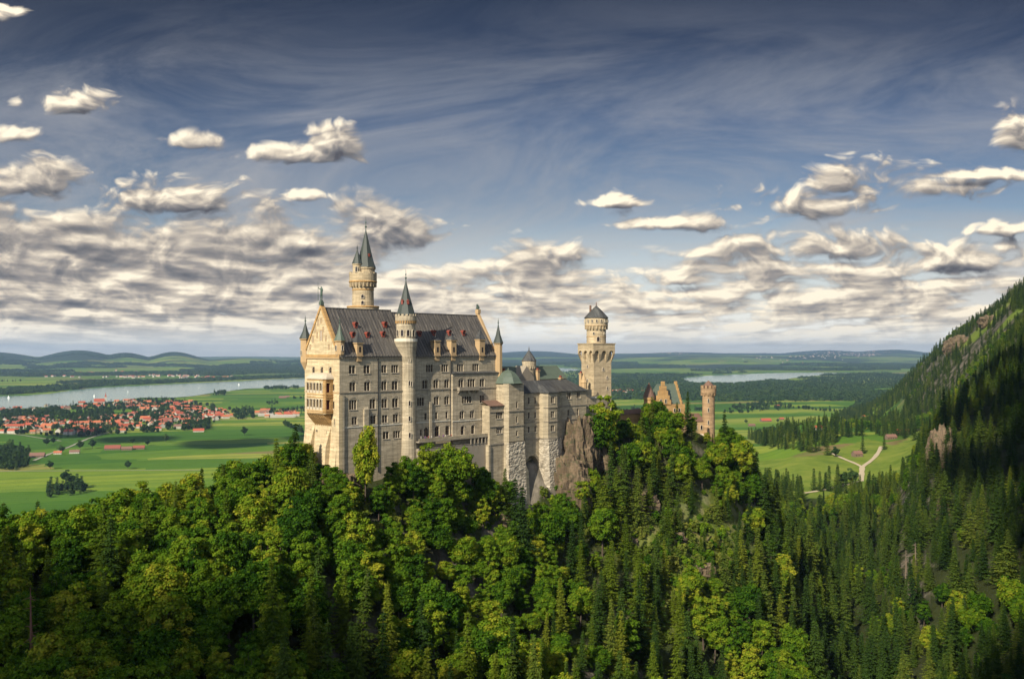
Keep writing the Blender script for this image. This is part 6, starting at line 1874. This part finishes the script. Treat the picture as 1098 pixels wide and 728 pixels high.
# dead trees
def dead_tree(px, py_top, Y, mat, h, label, seed):
    rr = random.Random(seed); X = (px-HX)/FPX*Y; z0 = Hs(X, Y); z1 = -(py_top-HY)/FPX*Y
    h = min(max(h, z1-z0), 26)
    e_ = empty('dead_tree', (X, Y, z0-0.5), 0, label=label, cat='dead tree', group='dead trees')
    mb = MB(); mb.bar((0, 0, 0), (0.3, 0, h*0.6), 0.45, 0.3, 7); mb.bar((0.3, 0, h*0.6), (0.1, 0, h), 0.3, 0.06, 6); mb.build('trunk', mat, e_)
    mb = MB()
    for k in range(26):
        z = h*rr.uniform(0.35, 0.97); a = rr.uniform(0, 6.28); L = (1-z/h)*4+rr.uniform(.6, 1.4)
        mb.bar((0.2, 0, z), (math.cos(a)*L, math.sin(a)*L, z-L*rr.uniform(-.1, .35)), 0.10, 0.03, 4)
    mb.build('branches', mat, e_)
dead_tree(971, 588, 470, M['deadwood'], 8, 'bare bleached dead tree in the hollow, leftmost of three', 1)
dead_tree(981, 580, 472, M['deadwood'], 8, 'bare bleached dead tree in the hollow, middle and tallest of three', 2)
dead_tree(987, 596, 465, M['deadwood'], 8, 'bare bleached dead tree in the hollow, rightmost of three', 3)
dead_tree(32, 577, 205, M['redwood'], 8, 'bare reddish dead pine trunk on the dark left slope', 4)

# ================================================================ the plain
def scat_px(poly, n, seed, ymin=None):
    """points spread evenly on the ground inside a photo polygon (plain at -200)"""
    r = np.random.default_rng(seed); xs = [p[0] for p in poly]; ys = [p[1] for p in poly]
    out = []
    Dn, Df = 200e3/(max(ys)-HY), 200e3/max(min(ys)-HY, 1)
    X_, Y_ = [], []
    while len(X_) < n:
        d = math.sqrt(r.uniform(Dn*Dn, Df*Df)); p = r.uniform(min(xs), max(xs)); q = HY+200e3/d
        if inpoly(np.array([p]), np.array([q]), poly)[0]: X_.append((p-HX)/FPX*d); Y_.append(d)
    return np.array(X_), np.array(Y_)


ax, ay = [], []
groves = [([(0, 483), (8, 480), (20, 482), (31, 486), (31, 504), (0, 504)], 170), ([(-60, 480), (0, 483), (0, 504), (-60, 504)], 120), ([(0, 441), (60, 438), (70, 443), (120, 440), (125, 452), (95, 455), (60, 449), (0, 452)], 420), ([(60, 436), (150, 430), (180, 428), (215, 434), (210, 440), (120, 440), (80, 440)], 200),
          ([(140, 444), (165, 443), (170, 450), (140, 451)], 70), ([(70, 460), (110, 458), (120, 465), (75, 470)], 60), ([(190, 455), (224, 453), (224, 461), (196, 462)], 110), ([(250, 441), (272, 439), (272, 449), (252, 450)], 80), ([(282, 413.5), (320, 412.5), (320, 417), (284, 418)], 200),
          ([(228, 420), (242, 420), (241, 424), (229, 424)], 40), ([(290, 440), (335, 439), (335, 444), (290, 445)], 50), ([(285, 432), (300, 432), (300, 434), (285, 434)], 14), ([(50, 523), (85, 518), (92, 530), (50, 534)], 40),
          ([(0, 452), (60, 449), (150, 443), (215, 440), (222, 458), (150, 465), (60, 470), (0, 464)], 420), ([(150, 428), (250, 440), (300, 444), (220, 445), (160, 440)], 120),
          # right plain
          ([(775, 440), (800, 434), (830, 431), (848, 435), (850, 439), (800, 443), (778, 443)], 120), ([(765, 424), (800, 420), (850, 418), (850, 424), (800, 428), (768, 428)], 260), ([(845, 424), (900, 417), (940, 416), (930, 424), (890, 428), (850, 432)], 400),
          ([(850, 410), (880, 405), (985, 402), (985, 410), (930, 416), (880, 418), (850, 418)], 2200), ([(655, 404), (735, 405), (735, 412), (730, 420), (655, 424)], 700), ([(690, 412), (850, 413), (850, 418), (690, 420)], 500), ([(920, 430), (950, 428), (960, 436), (930, 444), (905, 448)], 300),
          ([(540, 402), (630, 398), (630, 420), (540, 420)], 900)]
for poly, k in groves:
    a_, b_ = scat_px(poly, k, abs(int(poly[0][0]*7+k))); ax.append(a_); ay.append(b_)
ax = np.concatenate(ax); ay = np.concatenate(ay)
P_ = HX+FPX*ax/ay; Q_ = HY+200e3/ay
inl = np.zeros(len(ax), bool)
for L in LAKES: inl |= inpoly(P_, Q_, L)
ax, ay = ax[~inl], ay[~inl]
a_, b_ = scat_px([(0, 446), (60, 438), (150, 430), (215, 433), (250, 442), (225, 456), (150, 466), (60, 470), (0, 466)], 420, 77); ax = np.concatenate([ax, a_]); ay = np.concatenate([ay, b_])
# hedgerows and field trees
hr = np.random.default_rng(99)
for k in range(46):
    d = hr.uniform(1900, 6500); p = hr.uniform(0, 1000); c = np.array([(p-HX)/FPX*d, d]); a_ = hr.choice([0.35, 1.92])+hr.normal(0, .12); L = hr.uniform(60, 420); m_ = int(L/11)
    t_ = hr.uniform(-L/2, L/2, m_); xx = c[0]+math.cos(a_)*t_+hr.normal(0, 3, m_); yy = c[1]+math.sin(a_)*t_+hr.normal(0, 3, m_)
    P_ = HX+FPX*xx/yy; Q_ = HY+200e3/yy; bad = (H(xx, yy) > -196)
    for L_2 in LAKES: bad |= inpoly(P_, Q_, L_2)
    ax = np.concatenate([ax, xx[~bad]]); ay = np.concatenate([ay, yy[~bad]])
az_ = H(ax, ay)
scatter('valley_woods', 'groves, hedgerows and garden trees spread over the plain', ax, ay, az_-0.5, np.random.default_rng(3).uniform(0.45, 0.95, len(ax)), far_t, 5)
# wood clumps 3.5 .. 13 km
gx, gy, r = grid_pts(-8500, 8500, 3600, 13500, 30, 25)
u = gx/gy; kk = (np.abs(u) < 0.62); gx, gy, u = gx[kk], gy[kk], u[kk]
P_ = HX+FPX*u; Q_ = HY+200e3/gy
wood = fbm(gx/1300, gy/1000, 55, 4)
thr = np.interp(gy, [3600, 6000, 9000, 13000], [0.66, 0.57, 0.55, 0.55])+np.where(P_ < 330, np.interp(gy, [3600, 6200, 6600], [0.4, 0.1, 0.0]), 0)
m4 = wood > thr
far_shore = (P_ < 330) & (gy > np.interp(P_, [0, 60, 110, 200, 330], [4250, 4650, 5350, 6000, 7250])) & (gy < np.interp(P_, [0, 60, 110, 200, 330], [4900, 5300, 5700, 6500, 7700]))
m4 |= far_shore & (r.random(gx.size) < 0.85)
sb = (P_ > 640) & (P_ < 760) & (gy > 6200) & (gy < 7800) & (fbm(gx/400, gy/400, 8, 3) > 0.42); m4 |= sb
for L in LAKES:
    # keep a shore strip clear
    m4 &= ~inpoly(P_, Q_+0.35, L) & ~inpoly(P_, Q_-0.3, L) & ~inpoly(P_, Q_, L)
gz = H(gx, gy)
m4 &= (gz < 60)
m4 &= r.random(gx.size) < np.interp(gy, [3600, 9000, 13500], [1, .8, .45])
scatter('distant_woods', 'dark distant woods beyond the lakes', gx[m4], gy[m4], gz[m4]-2, r.uniform(0.7, 1.25, int(m4.sum()))*np.interp(gy[m4], [4000, 13000], [0.85, 1.2]), clumps, 4)
print('clumps', int(m4.sum()), 'plain trees', len(ax))

# --- houses
def house_mesh(w, l, h, rh, wm, rm):
    mb = MB(); o_ = 0.5
    mb.box(-l/2, l/2, -w/2, w/2, -1, h, 0)
    mb.add([(-l/2, -w/2, h), (-l/2, w/2, h), (-l/2, 0, h+rh)], [(0, 1, 2)], 0); mb.add([(l/2, -w/2, h), (l/2, w/2, h), (l/2, 0, h+rh)], [(0, 1, 2)], 0)
    k = rh/(w/2)
    mb.add([(-l/2-o_, -w/2-o_, h-o_*k+0.1), (l/2+o_, -w/2-o_, h-o_*k+0.1), (l/2+o_, 0, h+rh+0.1), (-l/2-o_, 0, h+rh+0.1), (-l/2-o_, w/2+o_, h-o_*k+0.1), (l/2+o_, w/2+o_, h-o_*k+0.1)], [(0, 1, 2, 3), (3, 2, 5, 4)], 1)
    for sy in (-1, 1):   # windows
        for i in range(int(l/3.4)):
            x = -l/2+1.7+i*3.4
            for z in (1.0, 3.8):
                if z+1.2 < h: mb.quad((x-.5, sy*(w/2+.01), z), (x+.5, sy*(w/2+.01), z), (x+.5, sy*(w/2+.01), z+1.2), (x-.5, sy*(w/2+.01), z+1.2), 2)
    mb.box(l*0.2, l*0.2+0.7, 0.5, 1.2, h+rh-1.2, h+rh+1.1, 0)
    return mb.mesh('house', [wm, rm, M['glass']])
wallm = [mat_plain('house_plaster_white', (0.46, 0.43, 0.37), .9, .08), mat_plain('house_plaster_cream', (0.38, 0.30, 0.2), .9, .1)]
roofm = [mat_plain('tile_roof_red', (0.36, 0.075, 0.035), .85, .2, .3), mat_plain('tile_roof_orange', (0.42, 0.125, 0.052), .85, .2, .3), mat_plain('tile_roof_rust', (0.24, 0.07, 0.045), .85, .2, .3), mat_plain('tile_roof_brown', (0.19, 0.10, 0.07), .85, .2, .3)]
wallw = mat_plain('weathered_barn_wood', (0.16, 0.11, 0.075), .9, .25)
rnames = ['bright red', 'orange', 'rust red', 'brown']
HM = []
for (w_, l_, h_, rh_) in ((11, 14, 5.6, 3.8), (12, 18, 6, 4.2), (10, 12, 5.2, 3.4), (14, 24, 6.5, 5.0)):
    for ri in range(4):
        HM.append((house_mesh(w_, l_, h_, rh_, wallm[ri % 2 if w_ != 12 else 0], roofm[ri]), ri, ('mid sized', 'broad', 'small', 'large')[(11, 12, 10, 14).index(w_)]))
hr = np.random.default_rng(5)
vill = [([(0, 452), (15, 449), (50, 448), (62, 455), (58, 464), (20, 466), (0, 464)], 46, 'at the left end of the village', 2), ([(40, 436), (100, 433), (155, 429), (155, 434), (105, 438), (60, 441)], 28, 'along the far lake side of the village', 1),
        ([(78, 450), (105, 451), (115, 458), (100, 466), (62, 468), (60, 455)], 28, 'in the lower left part of the village', 2), ([(105, 447), (140, 444), (200, 446), (222, 450), (222, 457), (150, 465), (120, 463)], 74, 'in the dense middle of the village', 1),
        ([(140, 432), (180, 432), (208, 431), (190, 439), (150, 442), (135, 440)], 36, 'in the upper village near the church', 1), ([(185, 436), (250, 441), (250, 449), (222, 452), (180, 446)], 58, 'in the right part of the village', 1),
        ([(275, 441), (292, 440), (318, 444), (318, 448), (280, 448)], 22, 'in the hamlet between village and palace', 1), ([(0, 438), (40, 437), (36, 441), (0, 443)], 6, 'among trees at the left lake shore', 2)]
placed = []
for poly, k, where, _ in vill:
    tries = 0; c = 0
    while c < k and tries < 5000:
        tries += 1
        X_, Y_ = scat_px(poly, 1, int(hr.integers(1, 1 << 30)))
        x, y = float(X_[0]), float(Y_[0])
        if any((x-a_)**2+(y-b_)**2 < 17**2 for a_, b_ in placed): continue
        placed.append((x, y)); c += 1
        me_, ri, sz = HM[int(hr.choice(16, p=np.array([3, 4, 2, 1, 3, 4, 2, 1, 2, 2, 1, .6, 1.2, 1, .6, .3])/28.7))]
        o_ = link('house', me_, None, (x, y, Hs(x, y)), float(hr.choice([0.35, 1.92, 0.1])+hr.normal(0, .15))); s_ = float(hr.uniform(.95, 1.3)); o_.scale = (s_, s_, s_)
        tag(o_, '%s house with %s roof %s' % (sz, rnames[ri], where), 'house', 'houses of the lakeside village')
print('houses', len(placed))
# barns, farms and hamlets one can tell apart
FARM = [(121, 482, 30, 'tile_roof_rust', 'long red roofed farm barn, left of the farm on the green field'), (136, 482.5, 20, 'tile_roof_brown', 'brown roofed middle building of the farm on the green field'), (149, 481.5, 22, 'tile_roof_rust', 'red roofed right building of the farm on the green field'),
        (40, 490, 26, 'tile_roof_brown', 'low brown barn beside the dark grove'), (80, 486, 18, 'tile_roof_brown', 'brown roofed farmhouse beside the village road'), (62, 487, 14, 'tile_roof_orange', 'small orange roofed house beside the village road'), (213, 463, 26, 'tile_roof_red', 'red roofed house below the village wood'),
        (968, 466, 20, 'tile_roof_red', 'bright red roofed barn at the upper right of the meadow'), (955, 471, 14, 'tile_roof_brown', 'small brown hut left of the red roofed barn'), (919, 489.5, 10, 'tile_roof_brown', 'small hut above the fork of the gravel path'),
        (932, 427, 36, 'tile_roof_red', 'red roofed farm on the pasture under the mountain'), (821, 452, 30, 'tile_roof_red', 'long red barn in the yellow pasture'), (806, 457, 18, 'tile_roof_brown', 'small barn at the left of the yellow pasture'), (838, 450, 14, 'tile_roof_red', 'tiny red barn behind the bush in the pasture'),
        (928, 448, 16, 'tile_roof_orange', 'orange roofed hut among the spruces'), (833, 436, 18, 'tile_roof_red', 'red roofed barn at the pasture hedge'), (878, 461, 14, 'tile_roof_red', 'red roofed house in the spruce belt'),
        (827, 470, 18, 'tile_roof_brown', 'white hotel with brown roof in front of the spruce belt'), (847, 469, 14, 'tile_roof_brown', 'white house right of the hotel in the spruce belt'), (812, 469, 14, 'tile_roof_orange', 'orange roofed house left of the hotel'),
        (303, 427, 30, 'tile_roof_brown', 'barn on the bright field near the far lake shore'), (308, 426, 20, 'tile_roof_brown', 'second barn on the bright field near the far lake shore')]
rmap = dict(zip(('tile_roof_red', 'tile_roof_orange', 'tile_roof_rust', 'tile_roof_brown'), roofm))
for (x, y, l_, rm_, lb) in FARM:
    X_, Y_, Z_ = hit(x, y, 800)
    w_ = max(7.5, l_*0.48); wl = wallm[0] if ('white' in lb or 'house' in lb) else wallw; me_ = house_mesh(w_, l_, 3.4, w_*0.42, wl, rmap[rm_])
    tag(link('barn', me_, None, (X_, Y_, Z_), 0.25), lb, 'barn', 'farms and barns of the valley')
# hut row of white buildings at the right end of the village
for (x, y, l_, lb) in ((285, 446, 46, 'long white hall at the right end of the village'), (297, 447.5, 40, 'pale industrial hall near the palace'), (310, 447.5, 34, 'pale hall nearest to the palace')):
    X_, Y_, Z_ = hit(x, y, 800); me_ = house_mesh(20, l_, 6, 2, wallm[0], wallm[0]); tag(link('hall', me_, None, (X_, Y_, Z_), 0.2), lb, 'hall', 'halls at the village end')
# church
X_, Y_, Z_ = hit(106.5, 434.2, 800)
ch = empty('village_church', (X_, Y_, Z_), 0.4, label='village church with red roof and pointed tower near the lake', cat='church')
ch.scale = (1.5, 1.5, 1.5)
mb = MB(); mb.box(-12, 12, -6, 6, -1, 9); mb.build('nave', wallm[0], ch)
mb = MB(); mb.add([(-12.5, -6.6, 8.8), (12.5, -6.6, 8.8), (12.5, 0, 16), (-12.5, 0, 16), (-12.5, 6.6, 8.8), (12.5, 6.6, 8.8)], [(0, 1, 2, 3), (3, 2, 5, 4), (0, 3, 4), (1, 5, 2)]); mb.build('roof', roofm[0], ch)
mb = MB(); mb.box(12.01, 17, -2.5, 2.5, -1, 20); mb.build('bell_tower', wallm[0], ch)
mb = MB(); mb.lathe(14.5, 0, [(3.8, 20), (1.6, 24), (0.05, 32)], 4, off=math.pi/4); mb.build('spire', roofm[0], ch)

# far villages as one mass each
def far_village(name, label, items, seed):
    r = np.random.default_rng(seed); mb = MB()
    for (x, y, sx, sy, n_) in items:
        for i in range(n_):
            p = x+r.normal(0, sx); q = y+r.normal(0, sy)
            d = 200e3/(q-HY); X_ = (p-HX)/FPX*d; Y_ = d; Z_ = Hs(X_, Y_)
            w_, l_, h_ = r.uniform(12, 16), r.uniform(16, 30), r.uniform(6, 9); a = r.uniform(0, 3.1)
            ca_, sa_ = math.cos(a), math.sin(a)
            def T_(q_): return (X_+q_[0]*ca_-q_[1]*sa_, Y_+q_[0]*sa_+q_[1]*ca_, Z_+q_[2])
            b_ = [(-l_/2, -w_/2, -3), (l_/2, -w_/2, -3), (l_/2, w_/2, -3), (-l_/2, w_/2, -3), (-l_/2, -w_/2, h_), (l_/2, -w_/2, h_), (l_/2, w_/2, h_), (-l_/2, w_/2, h_), (-l_/2, 0, h_+5), (l_/2, 0, h_+5)]
            b_ = [T_(v) for v in b_]
            mb.add(b_, [(0, 1, 5, 4), (2, 3, 7, 6), (1, 2, 6, 9, 5), (3, 0, 4, 8, 7)], 0); mb.add(b_, [(4, 5, 9, 8), (6, 7, 8, 9)], int(r.integers(1, 4)))
    tag(mb.build(name, [wallm[0], roofm[1], roofm[0], roofm[3]]), label, kind='stuff')
far_village('distant_village', 'distant villages spread along the far lake shore', [(120, 401, 22, .9, 60), (60, 403, 14, .8, 26), (190, 403, 20, .8, 34), (230, 405.5, 18, .6, 30), (135, 404.5, 12, .5, 24)], 4)
far_village('distant_town', 'distant red roofed town beyond the right lake', [(905, 385.5, 16, .8, 60), (932, 386, 8, .6, 40), (880, 388, 16, .8, 24), (725, 385.5, 9, .6, 26), (840, 389, 20, .8, 20), (680, 420.5, 8, 1.0, 14), (662, 421, 4, 1.0, 10)], 6)

# sailing boats
mboat = mat_plain('white_sail', (0.8, 0.8, 0.78), .8, .05)
for i, (x, y, lb) in enumerate(((9, 427, 'white sailing boat at the left edge of the lake'), (62, 429.5, 'white sailing boat on the lake behind the left houses'), (101, 425.5, 'white sailing boat in the middle of the lake left of the church'), (137, 421, 'white sailing boat on open water beyond the church'), (213, 416.5, 'white sailing boat right of the village roofs'), (256, 413, 'white sailing boat near the wooded spit'), (88, 431, 'white sailing boat close to the village shore'))):
    X_, Y_ = (x-HX)/FPX*200e3/(y-HY), 200e3/(y-HY)
    b_ = empty('sailing_boat', (X_, Y_, -199.6), i*1.3, label=lb, cat='boat', group='boats on the lake')
    mb = MB(); mb.prism([(-4, -1.3), (3, -1.3), (5.5, 0), (3, 1.3), (-4, 1.3)], -0.2, 1.1); mb.build('hull', mboat, b_)
    mb = MB(); mb.bar((0.5, 0, 1.1), (0.5, 0, 13), 0.12, 0.06, 5); mb.build('mast', M['iron'], b_)
    mb = MB(); mb.add([(0.4, 0.05, 2), (-4, 0.5, 2), (0.4, 0.05, 12.6), (0.4, -0.05, 2), (-4, 0.4, 2), (0.4, -0.05, 12.6)], [(0, 1, 2), (3, 5, 4), (0, 3, 4, 1), (1, 4, 5, 2)]); mb.add([(0.7, 0, 2), (5, 0.2, 1.5), (0.7, 0, 11)], [(0, 1, 2)]); mb.build('sail', mboat, b_)

# ================================================================ unseen clouds added over and behind the viewpoint to shade parts of the land
def lump_cloud(name, label, spots, alt, seed):
    """spots: (x, y, z, radius) of the shade on the ground; the added cloud is placed so the sun throws it there"""
    r = np.random.default_rng(seed); mb = MB(); t0_ = None
    for (x, y, z, rad) in spots:
        k = (alt-z)/sv.z; cx_, cy_ = x+sv.x*k, y+sv.y*k
        for j in range(7):
            a = r.uniform(0, 6.28); q = rad*0.62*math.sqrt(r.random()) if j else 0; rr_ = rad*(0.75 if j == 0 else r.uniform(0.28, 0.5))
            n_, m_ = 14, 8
            vs = []
            for i in range(m_+1):
                ph = math.pi*i/m_
                for b_ in range(n_):
                    th = 2*math.pi*b_/n_; w_ = 1+r.uniform(-.07, .07)
                    zz = -math.cos(ph); zz = zz*(0.5 if zz > 0 else 0.12)
                    vs.append((cx_+math.cos(a)*q+rr_*w_*math.sin(ph)*math.cos(th), cy_+math.sin(a)*q+rr_*w_*math.sin(ph)*math.sin(th), alt+rr_*zz*w_))
            mb.add(vs, [(i*n_+b_, i*n_+(b_+1) % n_, (i+1)*n_+(b_+1) % n_, (i+1)*n_+b_) for i in range(m_) for b_ in range(n_)])
    tag(mb.build(name, mcl, smooth=True), label, kind='stuff')
mcl = bpy.data.materials.new('shade_cloud_white'); mcl.use_nodes = True; nt = mcl.node_tree; nt.nodes.clear(); gg = G(nt)
d_ = gg.node('ShaderNodeBsdfDiffuse'); d_.inputs[0].default_value = (0.85, 0.85, 0.85, 1)
t_ = gg.node('ShaderNodeBsdfTranslucent'); t_.inputs[0].default_value = (0.85, 0.85, 0.85, 1); mx = gg.node('ShaderNodeMixShader'); mx.inputs[0].default_value = 0.35
o_ = gg.node('ShaderNodeOutputMaterial'); nt.links.new(d_.outputs[0], mx.inputs[1]); nt.links.new(t_.outputs[0], mx.inputs[2]); nt.links.new(mx.outputs[0], o_.inputs[0])
lump_cloud('shade_cloud', 'added unseen cloud overhead shading the near left slope', [(-160, 180, -75, 85), (-95, 180, -80, 80), (-40, 185, -90, 72), (-205, 215, -70, 70), (20, 190, -100, 75), (80, 190, -110, 75), (-120, 212, -72, 58)], 1100, 1)
lump_cloud('shade_cloud', 'added unseen cloud overhead shading the right hillside', [(150, 185, -125, 85), (215, 290, -125, 95), (300, 400, -95, 105), (355, 520, -70, 120), (400, 660, -45, 130), (500, 820, 0, 150), (320, 290, -100, 90)], 1100, 2)
lump_cloud('shade_cloud', 'added unseen cloud overhead shading the fields below the village', [(-620, 2020, -200, 130), (-860, 2120, -200, 110), (-440, 2160, -200, 120), (-1040, 2220, -200, 90)], 1500, 3)

# ================================================================ air
mb = MB(); mb.box(-33500, 33500, -33500, 33500, -206, 232)
hz = mb.build('haze', bpy.data.materials.new('valley_air'))
tag(hz, 'thin blue summer haze over the whole valley', kind='stuff')
hm = hz.data.materials[0]; hm.use_nodes = True; nt = hm.node_tree; nt.nodes.clear()
pv = nt.nodes.new('ShaderNodeVolumePrincipled'); pv.inputs['Color'].default_value = (0.44, 0.66, 1.0, 1); pv.inputs['Density'].default_value = 4.2e-5; pv.inputs['Anisotropy'].default_value = 0.2
oo = nt.nodes.new('ShaderNodeOutputMaterial'); nt.links.new(pv.outputs[0], oo.inputs['Volume'])
